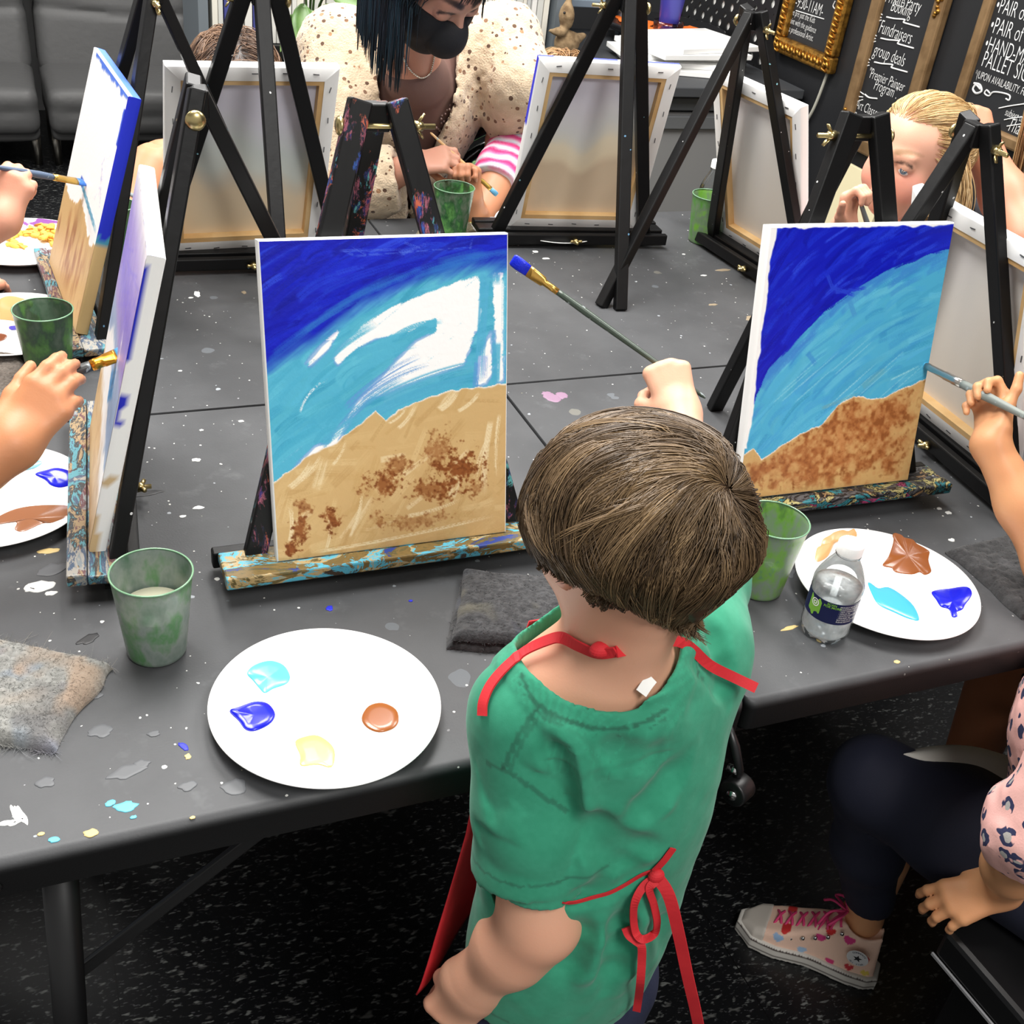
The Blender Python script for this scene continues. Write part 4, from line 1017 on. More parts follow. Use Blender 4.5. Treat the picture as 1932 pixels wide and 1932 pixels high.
# ------------------------------------------------------------------ green tumblers
def cup_mat(name, stain, cover, tint, seed):
    m = bpy.data.materials.new(name); m.use_nodes = True; t = NT(m); b = t.n['Principled BSDF']; out = t.n['Material Output']
    c = t.coord('Object', (1, 1, .55), (seed*2.3, seed, seed*.4))
    n = t.noise(c, 34, 5, .62, .4); n2 = t.noise(t.coord('Object', (1, 1, .5), (seed, 5, 2)), 70, 4)
    k = len(stain)
    col = t.ramp(t.noise(t.coord('Object', (1, 1, .6), (9, seed, 1)), 26, 4, .6), [(.28+.44*i/max(k-1, 1), tuple(L4(s))) for i, s in enumerate(stain)])
    t.link(col, b.inputs['Base Color']); b.inputs['Roughness'].default_value = .32
    tr = t.new('ShaderNodeBsdfTransparent'); tr.inputs[0].default_value = L4(tint)
    gl = t.new('ShaderNodeBsdfGlossy'); gl.inputs['Roughness'].default_value = .08
    fr_ = t.new('ShaderNodeFresnel'); fr_.inputs[0].default_value = 1.4
    mx = t.new('ShaderNodeMixShader'); t.link(t.math('MULTIPLY', fr_.outputs[0], .7), mx.inputs[0]); t.link(tr.outputs[0], mx.inputs[1]); t.link(gl.outputs[0], mx.inputs[2])
    m2 = t.new('ShaderNodeMixShader')
    f = t.ramp(n, [(max(0, .60-cover*.5), (.12, .12, .12)), (min(1, .80-cover*.5), (.92, .92, .92))])
    t.link(f, m2.inputs[0]); t.link(mx.outputs[0], m2.inputs[1]); t.link(b.outputs[0], m2.inputs[2])
    t.link(m2.outputs[0], out.inputs[0])
    t.link(t.bump(n2, .2, .001), b.inputs['Normal'])
    return m
def cup(label, x, y, m, water=None, wh=.045, h=.102, z=TZ, rim=None):
    T = thing('plastic_tumbler', label, 'cup', (x, y, z), 'green paint water cups'); rb, rt = .030, .0405
    R_ = lambda q: rb+(rt-rb)*(q/h)
    prof = [(.0005, .004), (.024, .004), (.0285, .0025), (rb-.0015, .0005), (rb, .002)]+[(R_(q), q) for q in np.linspace(.006, h-.002, 14)]+[(rt+.0006, h-.001), (rt+.0004, h), (rt-.0006, h)]
    MB().lathe(prof, 56, (x, y, z)).build('tumbler', m, T, smooth=True)
    MB().lathe([(rt-.0008, h-.0012), (rt+.0008, h-.0012), (rt+.001, h+.0002), (rt-.0004, h+.0008), (rt-.0010, h)], 56, (x, y, z)).build('rim', cm('tumbler_rim_green', (112, 150, 118), .2), T, smooth=True)
    if water:
        r = R_(wh)-.0022
        MB().lathe([(.0005, .006), (rb-.003, .006), (r, wh-.001), (r-.001, wh), (.0005, wh-.0006)], 48, (x, y, z)).build('paint_water', cm('paint_water_'+water[0], water[1], .12), T, smooth=True)
    return T
g = (150, 186, 150)
cup('stained green tumbler of milky water beside the near plate', .081, .962, cup_mat('tumbler_grey_green', [(60, 100, 70), (104, 122, 112), (130, 140, 134), (84, 128, 84), (120, 134, 124)], .95, (150, 180, 156), 1), ('milky', (206, 202, 178)), .058)
cup('dark green stained tumbler on the brown cloth at the far left', .017, 1.611, cup_mat('tumbler_dark_green', [(58, 74, 62), (92, 106, 94), (62, 84, 68), (88, 134, 70), (108, 116, 108)], .85, (130, 170, 134), 2), ('murky', (120, 120, 104)), .03)
cup('green tumbler with blotchy dabs on the far table beside the child holding up an arm', .807, 2.100, cup_mat('tumbler_green_dabbed', [(58, 110, 64), (120, 128, 112), (52, 100, 58), (110, 170, 90), (70, 116, 76)], .60, (110, 168, 116), 3), None)
cup('green tumbler in front of the far water bottle', 1.357, 2.022, cup_mat('tumbler_lime_streaked', [(110, 140, 120), (90, 150, 60), (118, 140, 112), (120, 180, 60), (90, 128, 88)], .95, (140, 190, 130), 4), None)
cup('green tumbler with a lime lower half beside the boy, under the right painting', .789, .901, cup_mat('tumbler_lime_blue', [(62, 92, 70), (110, 156, 66), (124, 140, 126), (112, 160, 70), (80, 110, 140)], .8, (160, 190, 156), 5), ('lime', (110, 150, 50)), .05)
cup('green tumbler mostly hidden behind the white and sand canvas', .152, 2.037, cup_mat('tumbler_plain_green', [(60, 104, 66), (84, 120, 84), (60, 100, 66), (90, 150, 70)], .7, (120, 180, 124), 6), None)

# ------------------------------------------------------------------ water bottles
def clear_mat(name, ior, tint=(250, 252, 252), gl=.9):
    m = bpy.data.materials.new(name); m.use_nodes = True; t = NT(m); out = t.n['Material Output']
    tr = t.new('ShaderNodeBsdfTransparent'); tr.inputs[0].default_value = L4(tint)
    g_ = t.new('ShaderNodeBsdfGlossy'); g_.inputs['Roughness'].default_value = .05
    f = t.new('ShaderNodeFresnel'); f.inputs[0].default_value = ior
    mx = t.new('ShaderNodeMixShader'); t.link(t.math('MULTIPLY', f.outputs[0], gl), mx.inputs[0]); t.link(tr.outputs[0], mx.inputs[1]); t.link(g_.outputs[0], mx.inputs[2])
    t.link(t.bump(t.noise(t.coord(), 60, 2), .25, .002), g_.inputs['Normal']); t.link(mx.outputs[0], out.inputs[0]); return m
petm = clear_mat('clear_bottle_plastic', 1.38)
waterm = clear_mat('bottle_water', 1.5, (236, 240, 242)); _t = NT(waterm); _d = _t.new('ShaderNodeBsdfTranslucent'); _d.inputs[0].default_value = L4((252, 253, 253)); _df = _t.new('ShaderNodeBsdfDiffuse'); _df.inputs[0].default_value = L4((250, 252, 252))
_m = _t.new('ShaderNodeMixShader'); _m.inputs[0].default_value = .5; _t.link(_d.outputs[0], _m.inputs[1]); _t.link(_df.outputs[0], _m.inputs[2])
_m2 = _t.new('ShaderNodeMixShader'); _t.link(_t.ramp(_t.noise(_t.coord('Object', (1, 1, .6)), 60, 3), [(.30, (.22, .22, .22)), (.62, (.62, .62, .62))]), _m2.inputs[0]); _t.link(waterm.node_tree.nodes['Mix Shader'].outputs[0], _m2.inputs[1]); _t.link(_m.outputs[0], _m2.inputs[2]); _t.link(_m2.outputs[0], _t.n['Material Output'].inputs[0])
capm = mat('white_cap_plastic', (245, 245, 243), .4)
def bottle(label, x, y, H=.128, R_=.0295, lab=True, face=0, fill=.66):
    T = thing('water_bottle', label, 'bottle', (x, y, TZ)); s = H/.128
    z = lambda q: q*s
    prof = [(.0005, .006), (.014, .004), (.022, .0005), (.0265, .002), (R_-.0005, .008), (R_, .014), (R_-.0012, .018), (R_, .022), (R_, .030), (R_-.001, .032), (R_-.001, .062), (R_, .064), (R_, .075), (R_-.0012, .080), (R_-.0045, .088), (.0205, .097), (.0165, .104), (.0138, .109), (.0132, .112), (.0150, .1125), (.0150, .1145), (.0130, .115), (.0125, .127)]
    def wob(V, a):
        V = V.copy(); zz = V[..., 2]; k = np.clip((.018*s-zz)/(.018*s), 0, 1)
        f = 1-.06*k*np.clip(np.cos(a*5), 0, 1); V[..., 0] *= f; V[..., 1] *= f; V[..., 2] += .002*k*np.cos(a*5)*(np.hypot(V[..., 0], V[..., 1]) > .015); return V
    MB().lathe([(r, z(q)) for r, q in prof], 60, (x, y, TZ+.0004), wob=wob).build('bottle', petm, T, smooth=True)
    wl = fill*.108
    wp = [(.0005, .0075), (.014, .006), (.022, .003), (R_-.0022, .010)]+[(R_-.0020, q) for q in np.linspace(.016, min(wl, .078), 8)]
    MB().lathe([(r, z(q)) for r, q in wp]+[(.0005, z(min(wl, .078)))], 48, (x, y, TZ+.0004)).build('water', waterm, T, smooth=True)
    c = MB(); n = 60; a = np.arange(n)*2*np.pi/n; rr = .0148*(1+.012*np.cos(a*30))
    V = []
    for zz, q in ((.1155, 1), (.1275, 1), (.129, .93), (.1293, .5)): V.append(np.stack([rr*q*np.cos(a), rr*q*np.sin(a), np.full(n, z(zz))], 1))
    F = [(i*n+k, i*n+(k+1) % n, (i+1)*n+(k+1) % n, (i+1)*n+k) for i in range(3) for k in range(n)]+[tuple(3*n+k for k in range(n))]
    c.add(np.concatenate(V)+np.array([x, y, TZ]), F).build('cap', capm, T, smooth=True)
    if lab:
        rl = R_-.0004; a0, a1 = -3.0, 3.0
        band = lambda z0, z1, p0, p1, r, nn=60: np.array([[(x+r*math.cos(face+p), y+r*math.sin(face+p), TZ+z(q)) for p in np.linspace(p0, p1, nn)] for q in np.linspace(z0, z1, 4)])
        L_ = MB().grid(band(.0325, .0615, a0, a1, rl)).build('label', cm('label_navy', (18, 26, 70), .35), T, smooth=True)
        wrapt = lambda V, p, q, r: np.stack([x+r*np.cos(face+p+V[:, 0]/rl), y+r*np.sin(face+p+V[:, 0]/rl), TZ+z(q)+V[:, 1]], 1)
        # green arrow badge with a pale round emblem
        bd = MB(); xs = np.array([[-.0085, .012], [.0055, .012], [.0085, .008], [.0085, -.007], [-.0005, -.0135], [-.0085, -.008]])
        V = np.concatenate([np.c_[xs, np.zeros(6)]*t_ for t_ in (1, .66, .33)]+[np.zeros((1, 3))]); F = [(i*6+k, i*6+(k+1) % 6, (i+1)*6+(k+1) % 6, (i+1)*6+k) for i in range(2) for k in range(6)]+[(12+k, 12+(k+1) % 6, 18) for k in range(6)]
        bd.add(wrapt(V, -.72, .048, rl+.0002), F); bd.build('badge', cm('label_green', (120, 176, 60), .4), L_, smooth=True, label='green arrow badge with pale globe')
        gb = MB()
        for k, (rr_, ww) in enumerate(((.0052, .0012), (.0026, .0012))):
            a = np.linspace(0, 6.283, 28); gb.add(wrapt(np.concatenate([np.c_[(rr_)*np.cos(a), rr_*np.sin(a)+.0045, a*0], np.c_[(rr_-ww)*np.cos(a), (rr_-ww)*np.sin(a)+.0045, a*0]]), -.72, .048, rl+.0004), [(i, i+1, i+29, i+28) for i in range(27)])
        gb.build('globe_emblem', cm('label_white', (232, 234, 228), .4), L_, smooth=True)
        tx = MB()
        V, F = text_geo('SCAN', .0042, bold=.0001); tx.add(wrapt(V, -.22, .0575, rl+.0003), F)
        V, F = text_geo('FOR MORE', .0042, bold=.0001); tx.add(wrapt(V, -.34, .0540, rl+.0003), F)
        tx.build('green_lettering', cm('label_green', (120, 176, 60), .4), L_)
        tx = MB()
        rr = np.random.default_rng(4)
        for i, s_ in enumerate(('PROUDLY SOURCED FROM', 'MOUNTAIN SPRINGS:', '- NEW TRIPOLI, PA', '- HOLLIS, ME', '- SOUTH COVENTRY, PA', '- POLAND, ME', 'BOTTLED AT THE SOURCE', 'PLEASE RECYCLE')):
            V, F = text_geo(s_, .0026); tx.add(wrapt(V, .30, .0572-i*.0030, rl+.0003), F)
        tx.build('small_print', cm('label_white', (232, 234, 228), .4), L_)
    return T
bottle('small clear water bottle with navy label and white cap on the near table', .822, .806, face=-2.30)
bottle('clear water bottle with white cap standing behind the lime-streaked tumbler on the far table', 1.408, 2.098, H=.150, lab=False, fill=.5)

# ------------------------------------------------------------------ terry cloth towels
terry = mat('terry_cloth', (90, 90, 90), .95, attr=True, bump=(420, .5, .002), sheen=.25)
def towel(label, quad, thick, cols, seed, fuzz=900, layers=1, sag=.0, frayed=0, lift=0, name='paint_rag', cat='towel'):
    """quad: four picture corners (back-left, back-right, front-right, front-left) lying on the table"""
    r = np.random.default_rng(seed)
    q = [AZ(a, b, TZ+thick*.6) for a, b in quad]; c0 = np.mean(q, 0)
    T = thing(name, label, cat, (c0[0], c0[1], TZ))
    allp = []
    for L_ in range(layers):
        z0 = TZ+.0006+L_*thick/layers; th = thick/layers*1.02; n = 90
        sh = (np.array(q)-c0)*(1+.0*L_)+c0+np.array([.006*(L_-.5*(layers-1))*1.2, .002*L_, 0])
        u, v = np.meshgrid(np.linspace(0, 1, n), np.linspace(0, 1, n))
        P = ((1-u)*(1-v))[..., None]*sh[0]+(u*(1-v))[..., None]*sh[1]+(u*v)[..., None]*sh[2]+((1-u)*v)[..., None]*sh[3]
        pn = np.stack([P[..., 0], P[..., 1], np.full_like(u, seed*.37+L_)], -1)
        e = np.minimum(np.minimum(u, 1-u), np.minimum(v, 1-v)); ed = np.clip(e*16, 0, 1)**.5
        w1 = vnoise(pn, 11); w2 = vnoise(pn, 150); w3 = vnoise(pn, 420)
        P[..., 0] += vnoise(pn+3, 14)*.012+vnoise(pn+3, 60)*.004; P[..., 1] += vnoise(pn+7, 14)*.012+vnoise(pn+8, 60)*.004
        top = z0+ed*th*(.9+.5*w1)+ed*(w2*.0024+w3*.0014)+lift*np.clip(w1+.1, 0, 1)
        n1, n2, n3 = vnoise(pn+1, 22), vnoise(pn+2, 44), vnoise(pn+9, 17)
        C = np.ones((n, n, 3))*np.array(cols[0], float)+w3[..., None]*34+w2[..., None]*18
        for k, cc in enumerate(cols[1:]):
            m = np.clip((vnoise(pn+11*k+4, 20)+.6*vnoise(pn+5*k, 55)-.26)*3.0, 0, .8)[..., None]; C = C*(1-m)+np.array(cc, float)*m
        Pt = P.copy(); Pt[..., 2] = top
        mb = MB(); mb.grid(Pt[:, ::-1], lin(np.clip(C, 0, 255))[:, ::-1])
        Pb = P.copy(); Pb[..., 2] = z0; mb.grid(Pb, lin(np.clip(C*.8, 0, 255)))
        for sl in ((0, slice(None)), (-1, slice(None)), (slice(None), 0), (slice(None), -1)):
            mb.grid(np.stack([Pt[sl], Pb[sl]]), lin(np.clip(np.stack([C[sl], C[sl]]), 0, 255)))
        mb.build('folded_layer' if layers > 1 else 'cloth', terry, T, smooth=True)
        i, j = r.integers(0, n, fuzz), r.integers(0, n, fuzz)
        edge = r.random(fuzz) < .35
        i[edge] = np.where(r.random(edge.sum()) < .5, 0, n-1)
        d = np.stack([r.normal(0, 1, fuzz), r.normal(0, 1, fuzz), np.abs(r.normal(.6, .4, fuzz))], 1); d /= np.linalg.norm(d, axis=1)[:, None]
        ln_ = r.uniform(.0012, .0034, fuzz)*(1+frayed*edge*(r.random(fuzz)**3)*5)
        s = np.linspace(0, 1, 5)[None, :, None]
        curl = np.stack([r.normal(0, 1, fuzz), r.normal(0, 1, fuzz), -np.abs(r.normal(0, .6, fuzz))], 1)*ln_[:, None]*.6
        W = Pt[i, j][:, None]+d[:, None]*ln_[:, None, None]*s+curl[:, None]*s**2
        ribbons('fuzz', W, .00022, lin(np.clip(C[i, j], 0, 255)), terry, T)['kind'] = 'stuff'
    return T
towel('folded dark charcoal terry cloth on the table beside the boy, paint stained', [(872, 1078), (1120, 1100), (1140, 1222), (852, 1208)], .020, [(52, 52, 54), (96, 100, 110), (96, 92, 76), (40, 48, 74), (36, 36, 38)], 3, 1400, 2)
towel('light grey paint-blotched terry rag with frayed edge at the near left', [(-170, 1165), (205, 1252), (112, 1408), (-190, 1392)], .014, [(126, 126, 122), (158, 146, 132), (112, 106, 118), (110, 124, 140), (176, 176, 170), (92, 90, 88), (150, 128, 108)], 5, 5200, 1, frayed=1, lift=.008)
towel('dark grey terry cloth at the right edge behind the smeared plate', [(1786, 1032), (2030, 975), (2140, 1205), (1930, 1160)], .014, [(50, 50, 51), (70, 70, 72), (36, 36, 37)], 6, 1600)
towel('brown-grey cloth under the dark green tumbler at the far left', [(-120, 655), (38, 668), (60, 742), (-160, 820)], .006, [(92, 84, 76), (70, 64, 58), (110, 104, 96)], 7, 500)
towel('small olive-brown rag under the blotchy tumbler on the far table', [(800, 404), (884, 404), (905, 450), (780, 450)], .008, [(104, 94, 72), (60, 56, 50), (130, 118, 90)], 8, 500)
# a small paint-caked board by it
q = [AZ(a, b, TZ+.006) for a, b in ((888, 410), (952, 408), (940, 434), (884, 434))]
T = thing('paint_palette', 'small board caked with yellow and black paint beside the blotchy tumbler', 'palette', (*np.mean(q, 0)[:2], TZ))
mb = MB(); V = [(*p[:2], TZ) for p in q]+[(*p[:2], TZ+.006) for p in q]
mb.add(V, [(0, 3, 2, 1), (4, 5, 6, 7), (0, 1, 5, 4), (1, 2, 6, 5), (2, 3, 7, 6), (3, 0, 4, 7)]).build('board', mat('palette_board_grey', (170, 170, 168), .5), T, bev=.001)
pm = wood_paint('palette_paint', [(226, 214, 110), (230, 220, 140), (60, 54, 40), (30, 28, 26), (200, 186, 120)], .95, 12)
pc = np.mean(q, 0); MB().blob([pc+np.array([.030*math.cos(t)*(1+.2*math.sin(3*t)), .015*math.sin(t), 0])+np.array([-.002, .004, .0001]) for t in np.linspace(0, 6.283, 20)[:-1]], .0015).build('dried_paint', pm, T, smooth=True)

# ------------------------------------------------------------------ paint brushes
def brush(label, tip, end, flat=True, fer=(206, 160, 70), han=(70, 84, 76), bri=(20, 50, 200), w=.009, hb=.0042, ferl=.16, bril=.09, side=(0, 0, 1), hname=None, rough=.35):
    tip = np.asarray(tip, float); end = np.asarray(end, float); d = end-tip; L_ = np.linalg.norm(d); d /= L_
    T = thing('paintbrush', label, 'paintbrush', tip)
    s = nrm(np.asarray(side, float)-d*np.dot(side, d)); th = np.cross(d, s)
    pt = lambda t: tip+d*L_*t
    a, b = bril, bril+ferl
    def sect(ts, ws, ds, n=16):
        mb = MB(); V = []
        for t, ww, dd in zip(ts, ws, ds):
            an = np.arange(n)*2*np.pi/n; cx = np.sign(np.cos(an))*np.abs(np.cos(an))**.7; V.append(pt(t)+np.outer(cx*ww, s)+np.outer(np.sin(an)*dd, th))
        F = [(i*n+k, i*n+(k+1) % n, (i+1)*n+(k+1) % n, (i+1)*n+k) for i in range(len(ts)-1) for k in range(n)]+[tuple(range(n-1, -1, -1)), tuple((len(ts)-1)*n+k for k in range(n))]
        return mb.add(np.concatenate(V), F)
    fw = w if flat else hb*1.0
    sect([0, a*.1, a*.4, a*1.05], [fw*.75, fw*.95, fw*1.0, fw*.86] if flat else [.0005, fw*.5, fw*.95, fw*.9], [.0008, .0022, .0032, .0032] if flat else [.0005, fw*.5, fw*.95, fw*.9]).build('bristles', cm('bristle_%d_%d_%d' % bri, bri, .35, bump=(500, .4)), T, smooth=True)
    f_ = [a, a+ferl*.15, a+ferl*.5, a+ferl*.55, a+ferl*.75, a+ferl*.78, b]
    sect(f_, [fw*.9, fw*.88, fw*.62+hb*.35, hb*1.12, hb*1.08, hb*1.16, hb*1.08], ([.0035, .0035, hb*.85, hb*1.12, hb*1.08, hb*1.16, hb*1.08]) if flat else [fw*.92, fw*.95, hb*1.02, hb*1.08, hb*1.06, hb*1.14, hb*1.06]).build('ferrule', cm('ferrule_%d_%d_%d' % fer, fer, .28, metal=.9), T, smooth=True)
    ts = [b-.005, b+.03, b+.15, b+(1-b)*.5, b+(1-b)*.8, .98, 1.0]
    sect(ts, [hb, hb*1.06, hb*1.2, hb*.98, hb*.78, hb*.66, hb*.3], [hb, hb*1.06, hb*1.2, hb*.98, hb*.78, hb*.66, hb*.3]).build('handle', hname or cm('handle_%d_%d_%d' % han, han, rough, var=((150, 160, 160), 90, .62, .66)), T, smooth=True)
    return T
# ------------------------------------------------------------------ people
def skin(name, col, red, sss=.12):
    m = mat(name, col, .46, attr=True, bump=(420, .06), sss=sss, spec=.35); return m
def skin_cols(col, red, spots=()):
    """spots: (centre, radius, colour, strength) - lips, cheeks, knuckles, brows"""
    c0 = np.array(col, float); r0 = np.array(red, float)
    def f(V):
        n = np.clip(vnoise(V.astype(np.float32), 28)+.25, 0, 1)[:, None]*.5
        C = c0*(1-n)+r0*n
        for c, r, cc, k in spots:
            q = (V-np.asarray(c))/np.asarray(r, float) if np.ndim(r) else (V-np.asarray(c))/r
            m = (np.clip(1.25-np.sqrt((q*q).sum(1)), 0, .5)*2*k)[:, None]; C = C*(1-m)+np.array(cc, float)*m
        return lin(np.clip(C, 0, 255))
    return f
def axes(fwd, up):
    f = nrm(fwd); r = nrm(np.cross(f, up)); u = np.cross(r, f); return np.stack([r, f, u], 1)
def frame_sdf(P, c, R, s):   # into head axes, unit = head half height
    return ((P-np.asarray(c, np.float32)) @ np.asarray(R, np.float32))/s
def head_sdf(P, c, R, H=.105, child=True, ears=True):
    """skull, jaw, nose, brow, lips, eye hollows; R columns right, forward, up; H half the head height"""
    q = ((P-np.asarray(c, np.float32)) @ np.asarray(R, np.float32))/H
    d = ell(q, (0, -.08, .22), (.73, .88, .78))
    d = su(d, ell(q, (0, .30, -.32), (.56, .50, .62)), .22)
    d = su(d, ell(q, (0, .46, -.72), (.27, .24, .20)), .22)                      # chin
    for s in (-1, 1):
        d = su(d, ell(q, (s*.34, .48, -.30), (.24, .22, .26)), .16)              # cheeks
        d = ss(d, ell(q, (s*.30, .86, .0), (.17, .16, .11)), .10)                # eye hollows
        d = su(d, ell(q, (s*.29, .66, .02), (.15, .13, .11)), .03)               # lids
    d = su(d, ell(q, (0, .70, .17), (.42, .12, .10)), .12)                       # brow
    d = su(d, cone(q, (0, .80, .02), (0, .93, -.25), .055, .085), .07)           # nose
    for s in (-1, 1): d = su(d, ell(q, (s*.085, .86, -.27), (.065, .07, .055)), .03)
    d = su(d, ell(q, (0, .79, -.47), (.17, .09, .045)), .03); d = su(d, ell(q, (0, .78, -.55), (.14, .09, .05)), .03)
    d = ss(d, ell(q, (0, .90, -.505), (.17, .06, .012)), .02)
    if ears:
        for s in (-1, 1):
            e = ell(q, (s*.76, -.08, -.02), (.07, .20, .29)); e = ss(e, ell(q, (s*.83, -.04, .0), (.05, .12, .19)), .04)
            d = su(d, e, .05)
    return d*H
def hands_piece(L, seg):
    P = np.array([s[0] for s in seg]+[s[1] for s in seg]); return P.min(0)-L*.27, P.max(0)+L*.27

def make_boy():
    T = thing('boy', 'boy in green t-shirt and red apron seen from behind, painting with a long brush', 'person', (.44, .60, 0))
    skm = skin('boy_skin', (214, 160, 130), (206, 140, 112))
    Hc = AZ(1196, 1012, 1.05); R = axes((-.16, 1, -.20), (.05, 0, 1))
    neck0 = np.array([.424, .636, .925]); 
    shL, elL, wrL = np.array([.354, .648, .872]), np.array([.372, .588, .658]), np.array([.330, .613, .545])
    shR, elR = np.array([.545, .685, .878]), np.array([.630, .815, .885])
    end = AZ(1331, 751, .945); tip = AZ(966, 489, 1.062)
    LH = .122
    camd = nrm(EYE-end)
    f = nrm((-.03, .78, .62)); nh = nrm(camd-f*np.dot(camd, f))
    grip = end+(tip-end)*.20
    oR = grip-f*LH*.52+nh*LH*.16
    wrR = oR
    segR, _ = hand_segs(oR, f, nh, -1, LH, [(1.25, 1.5, 1.0)]*4, .05, (.75, .45, .9, .6), 1.12)
    fl = nrm((-.40, .10, -.9)); nl = nrm((-.62, -.70, .25))
    segL, _ = hand_segs(wrL, fl, nl, 1, LH, [(.75, 1.0, .7), (.8, 1.05, .7), (.85, 1.1, .7), (.9, 1.1, .7)], .10, (.20, .45, .5, .4), 1.06)
    def f_head(P):
        d = head_sdf(P, Hc, R, .094)
        d = su(d, cone(P, neck0-np.array([0, -.012, .05]), Hc+R @ np.array([0, -.012, -.05]), .043, .042), .03)
        d = su(d, cone(P, (.36, .652, .885), (.49, .672, .89), .032, .032), .05)
        return su(d, ell(P, (.44, .65, .84), (.10, .06, .09)), .05)
    def f_left(P):
        d = chain(P, [shL, elL*.5+shL*.5, elL, elL*.6+wrL*.4, wrL], [.042, .040, .0365, .0355, .0255], .02)
        return su(d, hand_sdf(P, segL, LH), .032)
    def f_right(P):
        d = chain(P, [shR, elR*.5+shR*.5, elR, elR*.6+wrR*.4, wrR], [.044, .038, .032, .030, .0225], .02)
        return su(d, hand_sdf(P, segR, LH), .018)
    lo, hi = hands_piece(LH, segR)
    lo2, hi2 = hands_piece(LH, segL)
    mn = lambda *a: np.min(a, 0); mx = lambda *a: np.max(a, 0)
    body('body', [(f_head, (.29, .50, .76), (.56, .80, 1.20), .0035),
                  (f_right, mn(lo, shR-.06, elR-.06), mx(hi, shR+.06, elR+.06), .0024),
                  (f_left, mn(lo2, shL-.06, elL-.06), mx(hi2, shL+.06, elL+.06), .0026)], skm, T,
         skin_cols((216, 164, 136), (208, 142, 114), [(Hc+R @ np.array([-.08, -.01, -.01]), .03, (222, 140, 112), .6)]))
    # ---- shirt
    ry = rotm(0, 0, .12)
    nk = np.array([.417, .652, .945]); nax = nrm((.0, .04, .99)); nr = [.065]
    s0, s1 = np.array([.352, .650, .866]), np.array([.3640, .611, .716]); sax = nrm(s1-np.array([.360, .622, .78]))
    def base(P):
        d = ell(P, (.450, .648, .80), (.122, .080, .15), ry)
        d = su(d, ell(P, (.444, .632, .665), (.108, .074, .15), ry), .07)
        d = su(d, ell(P, (.433, .628, .52), (.108, .078, .15), ry), .07)
        d = su(d, cone(P, (.358, .650, .868), (.540, .686, .874), .044, .045), .06)
        d = su(d, cone(P, (.425, .650, .885), (.43, .655, .90), .072, .066), .045)
        sl = chain(P, [s0, (.360, .622, .78), s1, s1+sax*.05], [.047, .0475, .0485, .0485], .02)
        sl = np.maximum(sl, (P-s1.astype(np.float32)) @ sax.astype(np.float32))
        d = su(d, sl, .005)
        d = su(d, chain(P, [shR, shR*.35+elR*.65, elR*.9+shR*.1], [.048, .046, .046], .02), .04)
        return d
    hem = lambda P: .497+.012*np.sin(P[..., 0]*38+.8)-.03*(P[..., 1]-.63)
    def open_(P, d):
        # neck hole, hem, sleeve ends
        a = P-nk.astype(np.float32); h = a @ nax.astype(np.float32); rr = np.sqrt(np.maximum((a*a).sum(-1)-h*h, 0))
        d = ss(d, np.maximum(rr-nr[0], -h-.085), .006)
        d = np.maximum(d, hem(P)-P[..., 2])
        d = np.maximum(d, -np.maximum(cone(P, s1-sax*.06, s1+sax*.02, .0395, .0395), -.013-(P-s1.astype(np.float32)) @ sax.astype(np.float32)))
        axr = nrm(elR-shR); d = np.where((P[..., 1] > .76), np.maximum(d, (P-elR.astype(np.float32)) @ axr.astype(np.float32)+.01), d)
        return d
    groove = [([(1035, 1400), (1050, 1430), (1060, 1470), (1068, 1520), (1074, 1570), (1078, 1630)], .008, .005),
              ([(930, 1442), (965, 1470), (1010, 1505), (1062, 1540)], .010, .007), ([(985, 1462), (1030, 1500), (1070, 1535)], .008, .005),
              ([(905, 1440), (925, 1470), (930, 1540)], .008, .005),
              ([(1085, 1560), (1130, 1590), (1160, 1630), (1210, 1650)], .016, .011), ([(1105, 1545), (1150, 1575), (1190, 1600), (1240, 1600)], .012, .007),
              ([(1180, 1700), (1165, 1790), (1140, 1870)], .012, .007), ([(1110, 1720), (1080, 1800), (1060, 1850)], .014, .006), ([(1250, 1700), (1255, 1790), (1235, 1850)], .010, .005),
              ([(1060, 1700), (1150, 1690), (1230, 1640)], .007, .005), ([(1150, 1650), (1120, 1690), (1075, 1700)], .010, .006),
              ([(1300, 1420), (1240, 1500), (1180, 1560)], .016, .006), ([(1340, 1180), (1360, 1230), (1372, 1300)], .008, .006), ([(1300, 1250), (1340, 1270), (1375, 1330)], .007, .004),
              ([(1120, 1400), (1200, 1430), (1290, 1420)], .018, .004), ([(900, 1560), (930, 1600), (980, 1620)], .008, .004), ([(1000, 1560), (1030, 1590), (1060, 1600)], .008, .004)]
    ridge = [([(1040, 1372), (1075, 1420), (1092, 1490), (1100, 1550)], .012, .005), ([(940, 1462), (990, 1500), (1045, 1545)], .008, .005), ([(1100, 1590), (1150, 1625), (1200, 1670)], .012, .005),
             ([(1200, 1690), (1195, 1780), (1170, 1870)], .012, .006), ([(1130, 1740), (1110, 1810), (1095, 1860)], .012, .005), ([(1270, 1480), (1220, 1550)], .016, .005)]
    G = []
    for pts, r, dep in groove:
        P_ = [trace(base, *p) for p in pts]; P_ = [p+grad(base, p)*(r-dep) for p in P_ if p is not None]
        if len(P_) > 1: G.append((smooth_path(P_, 2), r))
    Rg = []
    for pts, r, h in ridge:
        P_ = [trace(base, *p) for p in pts]; P_ = [p-grad(base, p)*(r-h) for p in P_ if p is not None]
        if len(P_) > 1: Rg.append((smooth_path(P_, 2), r))
